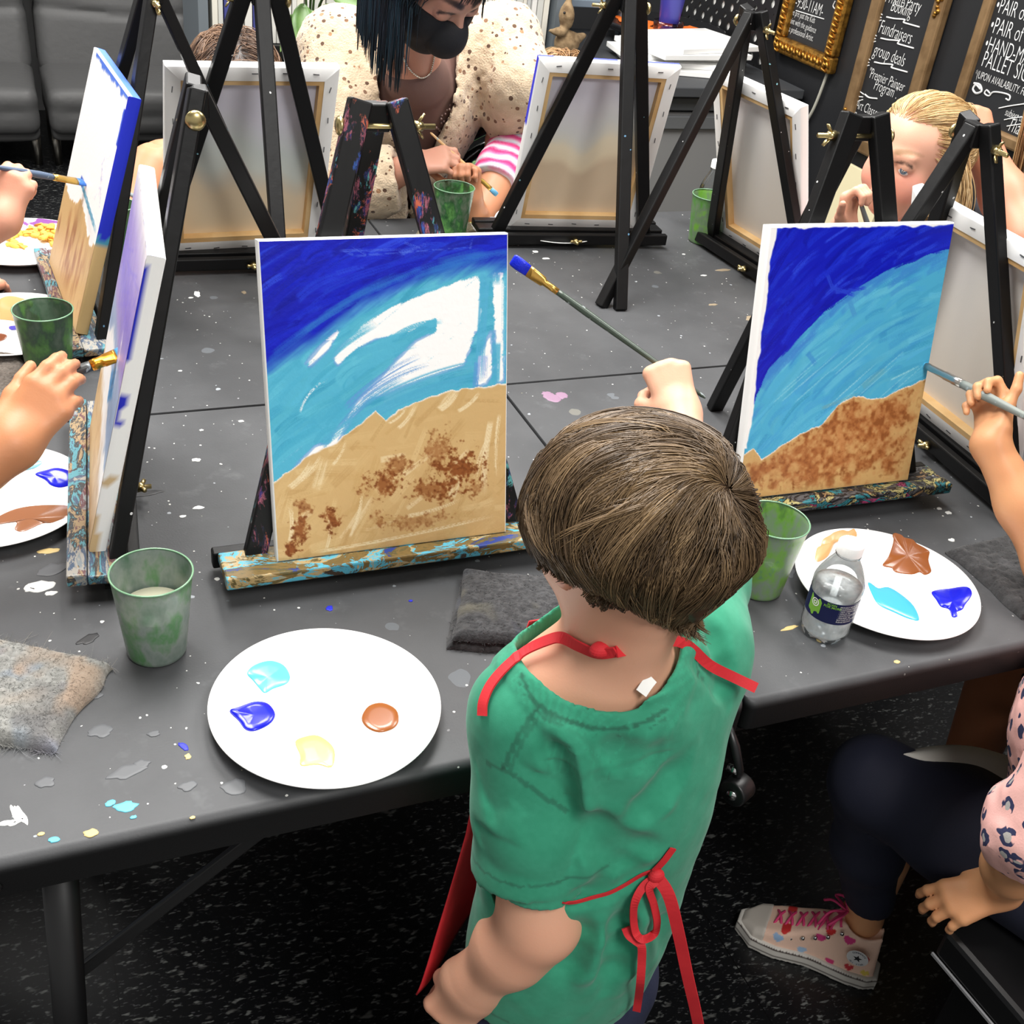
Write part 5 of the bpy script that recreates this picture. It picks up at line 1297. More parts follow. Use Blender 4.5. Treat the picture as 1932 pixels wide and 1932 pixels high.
    def full(P):
        d = base(P)
        for path, r in Rg:
            for i in range(len(path)-1): d = su(d, cone(P, path[i], path[i+1], r*(.4 if i == 0 else 1), r*(.4 if i == len(path)-2 else 1)), .012)
        for path, r in G:
            for i in range(len(path)-1): d = ss(d, cone(P, path[i], path[i+1], r*(.4 if i == 0 else 1), r*(.4 if i == len(path)-2 else 1)), .012)
        d += .0030*vnoise(P*np.array([1, 1, .5], np.float32), 26)+.0016*vnoise(P, 60)
        d = np.minimum(d, np.minimum(np.maximum(f_left(P), P[..., 2]*-1+.72), np.maximum(f_head(P), np.maximum(P[..., 2]-.920, .066-np.sqrt((P[..., 0]-nk[0])**2+(P[..., 1]-nk[1])**2)).astype(np.float32)))-.0075)
        return d
    cp_ = [trace(base, *p) for p in ((1000, 1258), (1030, 1290), (1080, 1318), (1150, 1332), (1225, 1298), (1285, 1228))]; cp_ = np.array([p for p in cp_ if p is not None])
    sol = np.linalg.lstsq(np.c_[2*cp_[:, :2], np.ones(len(cp_))], (cp_[:, :2]**2).sum(1), rcond=None)[0]
    nk[:2] = sol[:2]; nk[2] = cp_[:, 2].mean()+.01; nr[0] = min(.085, math.sqrt(sol[2]+(sol[:2]**2).sum()))
    seams = []
    for pts, w_, k_ in (([(985, 1275), (1010, 1322), (1060, 1356), (1150, 1374), (1240, 1348), (1318, 1268)], .0016, .72), ([(980, 1290), (1006, 1334), (1058, 1368), (1150, 1388), (1246, 1360), (1328, 1278)], .0012, .82), ([(1012, 1340), (990, 1370), (968, 1410), (950, 1450)], .0014, .8), ([(920, 1440), (960, 1458), (1010, 1492), (1068, 1530)], .0014, .8), ([(1020, 1350), (1000, 1375), (978, 1415), (962, 1455)], .0012, .86)):
        P_ = [trace(full, *p) for p in pts]; P_ = [p for p in P_ if p is not None]
        if len(P_) > 1: seams.append((smooth_path(P_, 40), w_*1.6, k_))
    def shirt(P):
        d = full(P)
        a = P-nk.astype(np.float32); h = a @ nax.astype(np.float32); rr = np.sqrt(np.maximum((a*a).sum(-1)-h*h, 0))
        band = (rr < nr[0]+.019) & (h > -.075)
        o = d-np.where(band, .0016, 0)
        inn = d+.0080
        return open_(P, np.maximum(o, -inn))
    stm = mat('green_cotton_jersey', (44, 132, 102), .88, attr=True, bump=(900, .18, .0006), sheen=.12)
    def scol(V):
        Vf = V.astype(np.float32); C = np.ones((len(V), 3))*np.array((42, 138, 106), float)+vnoise(Vf, 60)[:, None]*9+vnoise(Vf, 300)[:, None]*8
        a = V-nk; h = a @ nax; rr = np.sqrt(np.maximum((a*a).sum(1)-h*h, 0))
        for sm, w_, k_ in seams:
            dd = np.min([np.linalg.norm(V-q, axis=1) for q in sm], 0); C[dd < w_] *= k_
        up_ = (rr < nr[0]+.018) & (h > -.09)
        C[up_] *= (1+.05*np.sin(np.arctan2(a[:, 1], a[:, 0])*160))[up_][:, None]
        hz = V[:, 2]-hem(V); C[np.abs(hz-.020) < .0013] *= .80
        cut = (V-s1) @ sax
        C[(np.abs(cut+.019) < .0013) & (V[:, 0] < .42) & (V[:, 1] < .68)] *= .8
        return lin(np.clip(C, 0, 255))
    SH = body('shirt', [(shirt, (.275, .53, .465), (.72, .90, .985), .0030)], stm, T, scol, 'green cotton t-shirt')
    tg = drape(full, [(1206, 1306), (1216, 1291), (1226, 1278)], .004, 3)
    mb = MB(); strap(mb, tg, [grad(base, p) for p in tg], .011, .0008); mb.build('neck_tag', cm('white_tape', (236, 236, 232), .7), SH)
    # ---- apron
    red = mat('red_apron_twill', (206, 36, 44), .75, bump=(900, .2, .0006), var=((196, 30, 40), 30, .4, .6))
    A = thing_part = None
    mb = MB(); rows = []
    for v in np.linspace(0, 1, 44):
        row = []
        for u in np.linspace(0, 1, 40):
            k = np.clip(u/.5, 0, 1); k = k*k*(3-2*k); zb = .487+.105*k; z = zb+(.90-zb)*v
            xl = np.interp(z, [.487, .56, .66, .72, .78, .90], [.284, .306, .340, .36, .375, .39]); xr = np.interp(z, [.47, .70, .78, .90], [.57, .57, .52, .50])
            x = xl+(xr-xl)*u
            y = .708+np.interp(z, [.47, .66, .74, .80, .90], [-.010, .003, .022, .030, .022])-.55*np.clip(np.abs(x-.452)-.10, 0, 1)*np.interp(z, [.47, .7, .8], [.05, .6, .4])
            y += -.038*np.clip(1-u/.32, 0, 1)**1.2*np.clip((.70-z)/.2, 0, 1)+.006*math.sin(u*15+z*9)*np.clip((.7-z)/.2, 0, 1)
            row.append((x, y, z))
        rows.append(row)
    mb.grid(np.array(rows))
    A = mb.build('apron', red, T, smooth=True, label='red cloth apron'); sl = A.modifiers.new('thick', 'SOLIDIFY'); sl.thickness = .0016
    top = lambda P: np.minimum(full(P), f_head(P))
    # neck strap
    pts = [(915, 1350), (917, 1325), (930, 1295), (958, 1262), (995, 1232), (1035, 1212), (1062, 1206), (1095, 1215), (1130, 1228), (1165, 1224)]
    p1 = drape(top, pts, .0035, 5); mb = MB()
    strap(mb, p1, [grad(top, p) for p in p1], .010, .0018)
    q0 = trace(top, 1275, 1216)+np.array([0, 0, .004]); q1 = trace(top, 1330, 1248)+grad(top, trace(top, 1330, 1248))*.006; q2 = AY(1385, 1278, q1[1]-.004); q3 = AY(1427, 1298, q1[1]-.016)
    p2 = smooth_path([p1[-1], q0, q1, q2, q3], 6); strap(mb, p2, [nrm(EYE-p) for p in p2], .0095, .0016)
    mb.ball(trace(top, 1128, 1227)+np.array([0, -.004, .004]), (.010, .007, .007), 10)
    mb.build('neck_strap', red, A, smooth=False)
    # waist string, bow and tails
    mb = MB()
    w1 = drape(full, [(1062, 1702), (1085, 1700), (1120, 1692), (1150, 1683), (1180, 1668), (1210, 1650), (1235, 1640)], .0012, 4)
    strap(mb, w1, [grad(base, p) for p in w1], .0035, .0016)
    w1 = drape(full, [(1235, 1640), (1250, 1622), (1262, 1606), (1268, 1598)], .002, 4); strap(mb, w1, [grad(base, p) for p in w1], .009, .0016)
    mb.build('waist_string', red, A)
    mb = MB(); kn = trace(full, 1232, 1645)+grad(base, trace(full, 1232, 1645))*.005
    mb.ball(kn, (.008, .006, .007), 10)
    def hang(pts, l0, l1):
        out = []
        for i, (px, py) in enumerate(pts):
            p = trace(full, px, py); l = l0+(l1-l0)*i/(len(pts)-1)
            if p is None: p = AY(px, py, out[-1][1]-.012) if out else kn
            else: p = p+grad(base, p)*l
            out.append(p)
        return smooth_path(out, 6)
    lp = hang([(1232, 1645), (1208, 1662), (1192, 1690), (1188, 1720), (1192, 1750), (1205, 1762), (1224, 1752), (1230, 1730), (1224, 1695), (1216, 1665), (1228, 1650)], .006, .008)
    strap(mb, lp, [nrm(EYE-p+np.array([.3, 0, 0])) for p in lp], .0075, .0014)
    t1 = hang([(1172, 1738), (1178, 1752), (1190, 1762), (1200, 1772), (1200, 1800), (1197, 1840), (1192, 1870), (1188, 1893)], .008, .010)
    strap(mb, t1, [nrm(EYE-p) for p in t1], .008, .0014)
    y0 = kn[1]; tl = smooth_path([kn, AY(1262, 1690, y0-.014), AY(1280, 1760, y0-.026), AY(1297, 1840, y0-.034), AY(1312, 1905, y0-.038), AY(1326, 1975, y0-.040)], 6)
    strap(mb, tl, [nrm(EYE-p+np.array([-.3, 0, 0])) for p in tl], .0115, .0016)
    mb.build('bow', red, A)
    # ---- jeans and shoes
    def jeans(P):
        d = ell(P, (.436, .625, .50), (.098, .070, .10))
        for s in (-1, 1):
            d = su(d, chain(P, [(.436+s*.048, .622, .47), (.436+s*.055, .625, .26), (.436+s*.058, .610, .05)], [.060, .046, .042], .02), .03)
        return np.maximum(d+.003*vnoise(P, 30), P[..., 2]-.56)
    body('jeans', [(jeans, (.31, .53, .0), (.57, .73, .58), .005)], mat('navy_denim', (34, 40, 66), .85, bump=(500, .2)), T)
    def shoes(P):
        d = None
        for s in (-1, 1):
            e = su(ell(P, (.436+s*.062, .600, .040), (.036, .055, .040)), ell(P, (.436+s*.066, .655, .028), (.037, .068, .030)), .03); d = e if d is None else np.minimum(d, e)
        return np.maximum(d, -P[..., 2]+.001)
    body('shoe_pair', [(shoes, (.31, .52, -.005), (.57, .75, .10), .004)], mat('grey_trainers', (70, 72, 78), .7), T)
    # ---- hair
    rng = np.random.default_rng(21)
    rad = np.array([.0745, .089, .088]); hc = Hc+R @ np.array([0, -.008, .010])
    Wd = nrm(np.array((.30, -.74, .60)))
    n = 26000; u = rng.normal(0, 1, (n*3, 3)); u /= np.linalg.norm(u, axis=1)[:, None]
    ok = (u[:, 1]*.75-u[:, 2]*.55 < .34) & (u[:, 2] > -.62-.25*u[:, 1]) & ~((u[:, 1] > .25) & (u[:, 2] < .30)) & ~((np.abs(u[:, 0]) > .7) & (u[:, 2] < -.12) & (u[:, 1] > -.15))
    u = u[ok][:n]
    def flow(p):
        a = p-Wd*(p @ Wd)[:, None]; a /= np.linalg.norm(a, axis=1)[:, None]+1e-6
        sw = np.cross(Wd, a); far = np.clip(1-(p @ Wd), 0, 2)[:, None]
        top = np.clip(p[:, 2:3], 0, 1)*np.clip(p[:, 1:2]+.5, 0, 1)
        return a+sw*.30*np.clip(1-far, 0, 1)+np.array([0, 0, -1.])*far*.50+np.array([-.55, .35, .0])*top*1.3
    def hcol(u, rng, who):
        big = np.argmax(u @ u[rng.integers(0, len(u), 220)].T, 1); k = rng.random(220)[big]*.40+rng.random(who.max()+1)[who]*.30+.30*rng.random(len(u))
        C = np.stack([np.interp(k, [0.1, .45, .75, .95], q) for q in zip((62, 47, 32), (98, 78, 55), (130, 106, 76), (172, 144, 104))], 1)
        return lin(C)
    hm = mat('brown_hair', (100, 76, 52), .42, attr=True, spec=.45)
    Rf = R.astype(np.float32)
    def cap(P):
        q = (P-hc.astype(np.float32)) @ Rf
        d = ell(q, (0, 0, 0), rad-.002)
        d = np.maximum(d, q[..., 1]*.75/.1-q[..., 2]*.55/.1-.34 if False else (q[..., 1]*.75-q[..., 2]*.55-.032))
        return np.maximum(d, -q[..., 2]-.070+.90*np.abs(q[..., 0]-.008)-.20*q[..., 1])
    cv, cq = nets(cap, hc-.13, hc+.13, .005)
    def warp(Q, u, rng, who):
        zr = np.clip(-Q[..., 2]/rad[2], 0, .97); rho = np.maximum(np.sqrt(1-zr**2), .24); want = np.maximum(.50, 1-.70*np.clip(zr, 0, 1)**1.25)
        kk = np.where(Q[..., 2] < 0, np.clip(want/rho, .72, 2.0), 1)
        Q[..., 0] *= kk; Q[..., 1] *= kk
        t = np.clip(zr, 0, 1); Q[..., 0] += .014*t**2; Q[..., 1] += .012*t**2; Q[..., 2] += .004*t**2
        s_ = np.linspace(0, 1, Q.shape[1])[None]**1.6
        fl_ = (np.clip(-u[:, 0]*1.3-.1, 0, 1)*np.clip(u[:, 1]+.75, 0, 1)*np.clip(u[:, 2]+.2, 0, 1))[:, None]*s_*(.35+.9*rng.random(who.max()+1)[who])[:, None]
        Q[..., 0] -= fl_*.020; Q[..., 2] += fl_*.006
        Q[..., 2] = np.where(Q[..., 2] > .07, .07+(Q[..., 2]-.07)*.75, Q[..., 2])
        return Q
    ln_ = .0098*np.clip(.22+.80*(u[:, 2]+.62), .14, 1)*(.85+.35*rng.random(len(u)))
    strands('hair', u, flow, hc, rad, R, n, 13,    .00031*(1+.5*rng.random(len(u))), hcol, hm, T, (.001, .0185), rng, ln_, cap=(cv, cq, np.tile(lin((62, 46, 32)), (len(cv), 1))), clumps=1500, locks=150, gather=.5, cj=.13, zstop=lambda p: np.where(p[:, 0] < .12, -.93+.62*np.clip((.12-p[:, 0])/.95, 0, 1), -.93+.75*np.clip((p[:, 0]-.12)/.85, 0, 1)), warp=warp, label='tousled brown hair with a whorl at the crown')
    brush('long brush with ultramarine bristles and dark green handle in the raised hand of the boy', tip, end, True, fer=(206, 164, 84), han=(58, 70, 60), bri=(16, 40, 214), w=.0085, hb=.0036, ferl=.15, bril=.085, side=(.3, -.2, 1))
make_boy()
def AD(px, py, s): return EYE+nrm(ray(px, py))*s
hairm = {}
def hair_cols(stops):
    def f(u, rng, who):
        k = rng.random(who.max()+1)[who]*.6+.4*rng.random(len(u)); n = len(stops)
        return lin(np.stack([np.interp(k, np.linspace(0.1, .9, n), q) for q in zip(*stops)], 1))
    return f
def dirs(rng, n, cond):
    u = rng.normal(0, 1, (n*6, 3)); u /= np.linalg.norm(u, axis=1)[:, None]; return u[cond(u)][:n]
def ecap(c, rad, R, cut):
    Rf = R.astype(np.float32); cf = c.astype(np.float32)
    def f(P):
        q = (P-cf) @ Rf; return np.maximum(ell(q, (0, 0, 0), rad), cut(q/np.asarray(rad, np.float32)))
    m = float(np.max(rad))*1.15; return nets(f, c-m, c+m, .006)
def bb(pts, m):
    P = np.array(pts); return P.min(0)-m, P.max(0)+m
def eyes(T, c, R, H, iris=(70, 90, 100), gaze=None):
    for s in (-1, 1):
        p = c+R @ (np.array([s*.29, .674, -.008])*H); g = R @ np.array(gaze or [s*.05, 1, -.12])
        e = MB().ball(p, H*.112, 14).build('eye', cm('eye_white', (232, 228, 224), .2), T, smooth=True)
        a = np.arange(20)*2*np.pi/20; g = nrm(g); x = nrm(np.cross(g, (0, 0, 1))); y = np.cross(x, g)
        for nm, r, col, o in (('iris', .062, iris, .104), ('pupil', .030, (12, 12, 14), .1075)):
            V = np.concatenate([[p+g*H*(o+.005)], p+g*H*o+H*r*(np.cos(a)[:, None]*x+np.sin(a)[:, None]*y)])
            MB().add(V, [(0, 1+k, 1+(k+1) % 20) for k in range(20)]).build(nm, cm('%s_%d' % (nm, col[0]), col, .15), e, smooth=True)
def face_marks(c, R, H, lip=(196, 120, 112), brow=(150, 116, 84), cheek=(232, 150, 130), lash=(70, 52, 44)):
    W = lambda *q: c+R @ (np.array(q)*H); M_ = []
    M_.append((W(0, .84, -.50), H*.17, lip, .75))
    for s in (-1, 1):
        M_ += [(W(s*.40, .66, -.28), H*.26, cheek, .6)]
        for k in range(17): u = k/16; M_.append((W(s*(.12+.36*u), .82-.30*u*u, .225+.045*math.sin(u*3)), H*(.05-.015*u), brow, .42))
        for k in range(15): u = k/14; M_.append((W(s*(.15+.29*u), .82-.10*u, .050+.055*math.sin(u*3)), H*.028, lash, .6))
    return M_
def plain_person(T, hipc, neck, headc, facing, skm, shirtcol, haircol, H=.098, vox=.008, longhair=False):
    """the rest of somebody who sits mostly outside the picture: head, trunk, lap and legs"""
    R = axes(facing, (0, 0, 1)); f = nrm((facing[0], facing[1], 0)); r = np.array([f[1], -f[0], 0])
    hipc = np.asarray(hipc, float); neck = np.asarray(neck, float); headc = np.asarray(headc, float)
    def tr(P):
        d = chain(P, [hipc+(0, 0, .04), (hipc+neck)/2, neck-(0, 0, .07)], [.115, .11, .085], .05)
        d = su(d, cone(P, neck+r*.11-(0, 0, .055), neck-r*.11-(0, 0, .055), .048, .048), .05)
        return d+.004*vnoise(P, 22)
    lo, hi = bb([hipc, neck, neck+r*.17, neck-r*.17], .15)
    body('shirt', [(tr, lo, hi, vox)], mat('shirt_'+T.name, shirtcol, .85, bump=(500, .2)), T)
    knee = [hipc+f*.30+r*s*.09+(0, 0, -.01) for s in (-1, 1)]; foot = [k_-f*.22-(0, 0, k_[2]-.06) for k_ in knee]
    def lg(P):
        d = None
        for s, k_, ft in zip((-1, 1), knee, foot):
            e = chain(P, [hipc+r*s*.07, k_, ft], [.085, .058, .040], .03); e = su(e, ell(P, ft+f*.05-(0, 0, .025), (.06, .06, .035)), .02); d = e if d is None else su(d, e, .02)
        return d
    lo, hi = bb([hipc]+foot+knee, .12); lo[2] = 0
    body('trousers', [(lg, lo, hi, vox*1.2)], mat('trousers_'+T.name, (36, 40, 56), .85), T)
    return R

# ---------------- seated girl on the right: shoe, leg, hand on the bench, arm with brush
def make_right_girl():
    T = thing('girl', 'girl at the right edge in leopard print top and navy leggings, hand on the bench', 'person', (1.12, .58, 0))
    skm = skin('tan_skin', (206, 148, 106), (196, 130, 90))
    hip = np.array([1.13, .57, .45]); knee = np.array([1.005, .805, .435]); ank = np.array([1.098, .805, .10])
    hipR = np.array([1.27, .62, .45]); kneeR = np.array([1.48, .80, .44]); ankR = np.array([1.50, .80, .10])
    neck = np.array([1.12, .60, .94]); hd = np.array([1.14, .64, 1.09])
    shL = np.array([1.02, .53, .84]); elL = np.array([.955, .548, .610]); wrL = np.array([1.030, .588, .462])
    shR = np.array([1.21, .68, .84]); elR = np.array([1.145, .785, .795]); 
    hR = AZ(1868, 838, .905); LH = .128
    hand0 = AZ(1885, 728, .955)
    fR = nrm(hand0-hR+np.array([.0, .01, .0])); nR = nrm(np.array([.85, .30, .15])); 
    segR, _ = hand_segs(hR, fR, nR, -1, LH, [(.75, 1.35, 1.0), (.9, 1.35, 1.0), (1.0, 1.35, .9), (1.05, 1.3, .9)], .06, (.30, .10, -.25, .25), 1.05)
    fL = nrm(AZ(1752, 1718, .405)-wrL); nL = nrm((-.1, -.35, 1)); 
    segL, _ = hand_segs(wrL, fL, nL, 1, .135, [(.35, .5, .35), (.35, .55, .4), (.4, .6, .4), (.45, .6, .4)], .32, (.55, .15, .2, .1), 1.0)
    fa = lambda P: su(chain(P, [shR, elR, elR*.5+hR*.5, hR], [.042, .034, .030, .0215], .02), hand_sdf(P, segR, LH), .02)
    fb = lambda P: su(chain(P, [shL, elL, elL*.5+wrL*.5, wrL], [.042, .035, .032, .0235], .02), hand_sdf(P, segL, .135), .02)
    R = axes((-.55, .75, -.15), (0, 0, 1))
    fh = lambda P: su(head_sdf(P, hd, R, .098), chain(P, [neck-(0, 0, .08), hd-(0, .0, .05)], [.05, .045], .02), .02)
    an = lambda P: chain(P, [ank+(0, 0, .14), ank, ank-(0, 0, .07)], [.034, .031, .034], .01)
    lo, hi = hands_piece(LH, segR); lo = np.minimum(lo, np.min([shR, elR], 0)-.05); hi = np.maximum(hi, np.max([shR, elR], 0)+.05)
    lo2, hi2 = hands_piece(.135, segL); lo2 = np.minimum(lo2, np.min([shL, elL], 0)-.05); hi2 = np.maximum(hi2, np.max([shL, elL], 0)+.05)
    l3, h3 = bb([ank+(0, 0, .14), ank-(0, 0, .07)], .05); l4, h4 = bb([hd, neck], .14)
    body('body', [(fa, lo, hi, .0025), (fb, lo2, hi2, .0026), (an, l3, h3, .004), (fh, l4, h4, .006)], skm, T, skin_cols((210, 152, 108), (198, 132, 92)))
    eyes(T, hd, R, .098)
    rng = np.random.default_rng(5); u = dirs(rng, 1500, lambda u: ~((u[:, 1] > .35) & (u[:, 2] < .45)) & (u[:, 2] > -.5))
    strands('hair', u, lambda p: np.array([0, -.4, -1.])+0*p, hd+R @ np.array([0, -.01, .015]), (.085, .10, .10), R, 0, 16, .0011, hair_cols([(40, 28, 22), (66, 46, 34), (90, 64, 46)]), mat('dark_brown_hair', (60, 44, 34), .45, attr=True), T, (.002, .012), rng, .018, fall=(0, -.25, -1), cap=(*(lambda t: t)(ecap(hd+R @ np.array([0, -.01, .015]), (.087, .102, .102), R, lambda q: q[..., 1]-q[..., 2]*.8-.25)), np.tile(lin((40, 28, 22)), (len(ecap(hd+R @ np.array([0, -.01, .015]), (.087, .102, .102), R, lambda q: q[..., 1]-q[..., 2]*.8-.25)[0]), 1))))
    # leopard top with puffed sleeve
    lm = mat('leopard_print_pink', (236, 178, 170), .85, bump=(500, .15)); t = NT(lm); b = t.n['Principled BSDF']
    c = t.coord('Object'); dn = t.new('ShaderNodeTexNoise'); dn.inputs['Scale'].default_value = 70; t.link(c, dn.inputs['Vector'])
    va = t.new('ShaderNodeVectorMath'); va.operation = 'SCALE'; va.inputs[3].default_value = .010; t.link(dn.outputs[1], va.inputs[0])
    vb = t.new('ShaderNodeVectorMath'); vb.operation = 'ADD'; t.link(va.outputs[0], vb.inputs[0]); t.link(c, vb.inputs[1])
    v = t.voro(vb.outputs[0], 40, .8); sp = t.new('ShaderNodeSeparateColor'); t.link(v.outputs['Color'], sp.inputs[0])
    big = t.math('ADD', t.math('MULTIPLY', sp.outputs[1], .12), .34)
    inn = t.math('LESS_THAN', v.outputs['Distance'], t.math('MULTIPLY', big, .52)); out_ = t.math('LESS_THAN', v.outputs['Distance'], big)
    gap = t.ramp(t.noise(c, 60, 1), [(.40, (0, 0, 0)), (.44, (1, 1, 1))])
    col = t.mix(t.math('MULTIPLY', out_, gap), L4((238, 182, 174)), L4((44, 48, 82))); col = t.mix(inn, col, L4((168, 164, 160)))
    t.link(col, b.inputs['Base Color'])
    def top(P):
        d = chain(P, [hip+np.array([.05, .03, .05]), (1.11, .595, .70), neck-(0, 0, .09)], [.115, .108, .085], .05)
        d = su(d, cone(P, shL+(.02, .01, 0), shR, .05, .05), .05)
        sl = chain(P, [shL, elL*.5+shL*.5, elL+(shL-elL)*.12], [.054, .056, .058], .03)
        sl = su(sl, ell(P, elL+np.array([.012, .0, .018]), (.058, .052, .056)), .02)
        wd = nrm(wrL-elL); sl = ss(sl, cone(P, elL+wd*.045, elL+wd*.10, .034, .05), .01)
        d = su(d, sl, .015)
        d = su(d, chain(P, [shR, elR*.6+shR*.4], [.052, .050], .03), .02)
        return d+.006*vnoise(P*np.array([1, 1, .6], np.float32), 36)+.003*vnoise(P, 80)
    lo, hi = bb([hip, neck, shL, shR, elL], .15)
    body('leopard_top', [(top, lo, hi, .005)], lm, T)
    def leg(P):
        d = chain(P, [hip, hip*.45+knee*.55, knee, knee*.55+ank*.45, ank+(0, 0, .045)], [.092, .076, .057, .048, .038], .03)
        d = su(d, chain(P, [hipR, kneeR, ankR], [.095, .066, .040], .03), .02)
        d = np.maximum(d, ank[2]+.035-P[..., 2])
        k2 = knee+np.array([.02, -.05, -.02]); d = ss(d, cone(P, k2+(.05, -.01, -.035), k2+(-.03, .01, -.03), .010, .010), .012)
        return d+.003*vnoise(P, 30)
    lo, hi = bb([hip, hipR, knee, kneeR, ank, ankR], .12)
    body('navy_leggings', [(leg, lo, hi, .005)], mat('navy_leggings', (20, 24, 44), .8, bump=(700, .15)), T)
    # pale apron over the lap
    am = mat('pale_grey_apron', (214, 212, 204), .8)
    pts = lambda a: np.array([AZ(*p) for p in a])
    A_ = pts([(1702, 1424, .50), (1745, 1436, .505), (1800, 1458, .51), (1850, 1474, .515), (1905, 1490, .52), (1960, 1510, .52)]); B_ = A_+np.array([(.001, .001, .0), (.02, .02, .0), (.045, .05, -.005), (.07, .06, -.01), (.08, .06, -.02), (.09, .06, -.02)])
    mb = MB(); mb.grid(np.stack([A_-(0, 0, .012), A_, A_*.5+B_*.5+(0, 0, .004), B_, B_+(.03, .05, -.06)])); o = mb.build('apron', am, T, smooth=True, label='pale grey apron'); s_ = o.modifiers.new('t', 'SOLIDIFY'); s_.thickness = .003; o.modifiers.new('s', 'SUBSURF').levels = 2
    # high-top shoe
    heel = np.array([1.117, .752, 0]); toe = np.array([.962, .916, 0]); d = nrm(toe-heel); s = np.array([d[1], -d[0], 0]); L_ = np.linalg.norm(toe-heel)
    Rm = np.stack([d, -s, np.array([0, 0, 1.])], 1).astype(np.float32); hf = heel.astype(np.float32)
    def loc(P): return (P-hf) @ Rm
    def outline(q, g=0.0):
        x = q[..., 0]/L_; w = np.interp(np.clip(x, -.05, 1.05), [0, .06, .2, .45, .7, .88, 1.0], [.016, .026, .031, .031, .039, .035, .012]); cx = np.interp(x, [0, .5, .8, 1], [0, -.002, .004, .006])
        return np.maximum(np.abs(q[..., 1]-cx)-w-g, np.maximum(-q[..., 0]-g, q[..., 0]-L_-g)).astype(np.float32)
    def upper(P):
        q = loc(P); x = q[..., 0]/L_
        h = np.interp(x, [0, .30, .42, .62, .80, 1.0], [.132, .126, .094, .064, .046, .028]); 
        o = outline(q, -.003); a = q[..., 2]-h
        wn = np.clip(q[..., 2]/.10, 0, 1)*.012*np.clip(1-x*1.3, .4, 1)
        d_ = su(np.maximum(o+wn, a).astype(np.float32), np.maximum(o+wn, a).astype(np.float32), .01)
        k = np.maximum(o+wn+.01, 0)**2+np.maximum(a+.01, 0)**2; d_ = np.where((o+wn > -.01) & (a > -.01), np.sqrt(k)-.01, np.maximum(o+wn, a))
        d_ = ss(d_.astype(np.float32), ell(q, (.045, 0, .140), (.040, .026, .05)), .006)
        return np.maximum(d_, .012-q[..., 2]).astype(np.float32)
    l5, h5 = bb([heel, toe], .05); l5[2] = -.01; h5[2] = .16
    V, Q = nets(upper, l5, h5, .0028)
    q = (V-heel) @ Rm; C = np.ones((len(V), 3))*np.array((238, 200, 178), float); rr = np.random.default_rng(8)
    hearts = [(.30, .036, .011, (206, 44, 44)), (.155, .062, .013, (206, 44, 44)), (.03, .055, .010, (196, 40, 44)), (.10, .068, .009, (214, 60, 130)), (.16, .042, .009, (150, 180, 214)), (.235, .046, .009, (236, 130, 120)), (.20, .026, .009, (204, 60, 60)), (.12, .030, .008, (160, 190, 220)), (.075, .028, .008, (214, 60, 120)), (.045, .032, .008, (200, 50, 60)), (.265, .034, .007, (150, 180, 220)), (.19, .066, .008, (214, 70, 140)), (.06, .085, .010, (214, 60, 130)), (.09, .088, .009, (206, 44, 44)), (.02, .03, .007, (226, 200, 90)), (.135, .018, .007, (226, 210, 120))]
    arc = q[:, 0]; hz = q[:, 2]
    for x0, z0, r, cc in hearts:
        x0 = x0 if x0 < .22 else x0*.8
        X = (arc-x0)/r; Z_ = (hz-z0)/r; m = (X**2+Z_**2-.6)**3-X**2*Z_**3*1.0 < 0
        C[m & (np.abs(q[:, 1]) > .012)] = cc
    S_ = thing_part = bigmesh('shoe', V, Q, lin(C), mat('shoe_canvas_hearts', (238, 200, 178), .8, attr=True, bump=(700, .2)), T, True, 'cream high-top shoe printed with hearts')
    sole = lambda P: np.maximum(outline(loc(P), .002), np.maximum(loc(P)[..., 2]-.026, .001-loc(P)[..., 2])).astype(np.float32)
    V, Q = nets(sole, l5, h5, .0028); q = (V-heel) @ Rm; C = np.ones((len(V), 3))*np.array((206, 202, 194), float); C[np.abs(q[:, 2]-.0225) < .0018] = (70, 56, 52); C[np.abs(q[:, 2]-.009) < .0012] = (90, 84, 80)
    bigmesh('sole', V, Q, lin(C), cm('shoe_rubber', (206, 202, 194), .6, attr=True), S_)
    cap = lambda P: np.maximum(np.maximum(upper(P)-.0022, np.maximum(.80*L_-loc(P)[..., 0], .02-loc(P)[..., 2])), outline(loc(P), .001)).astype(np.float32)
    V, Q = nets(cap, l5, h5, .0028); bigmesh('toe_cap', V, Q, lin(np.ones((len(V), 3))*np.array((196, 188, 178))), cm('shoe_rubber', (206, 202, 194), .6, attr=True), S_)
    W = lambda x, y, z: heel+d*x-s*y+np.array([0, 0, z])
    mb = MB(); lace = cm('pink_lace', (216, 60, 116), .7)
    tz = lambda x: float(np.interp(x/L_, [.30, .42, .62, .80], [.128, .098, .068, .050]))
    for k in range(6):
        x = .078+k*.0165; y_ = .020-.0005*k
        for a_, b_ in (((x, -y_), (x+.013, y_)), ((x, y_), (x+.013, -y_))):
            pts_ = [W(a_[0]+(b_[0]-a_[0])*u, a_[1]+(b_[1]-a_[1])*u, tz(a_[0]+(b_[0]-a_[0])*u)-.010*abs(2*u-1)**2+.001) for u in np.linspace(0, 1, 7)]
            mb.tube(pts_, .0022, 6)
    for a_ in (-1, 1):
        mb.tube(smooth_path([W(.076, 0, .124), W(.085, a_*.022, .128), W(.098, a_*.032, .114), W(.090, a_*.018, .120), W(.076, 0, .124)], 5), .0022, 6)
        mb.tube(smooth_path([W(.076, 0, .124), W(.100, a_*.012, .122), W(.112, a_*.026, .100)], 5), .0022, 6)
    mb.build('laces', lace, S_, smooth=True)
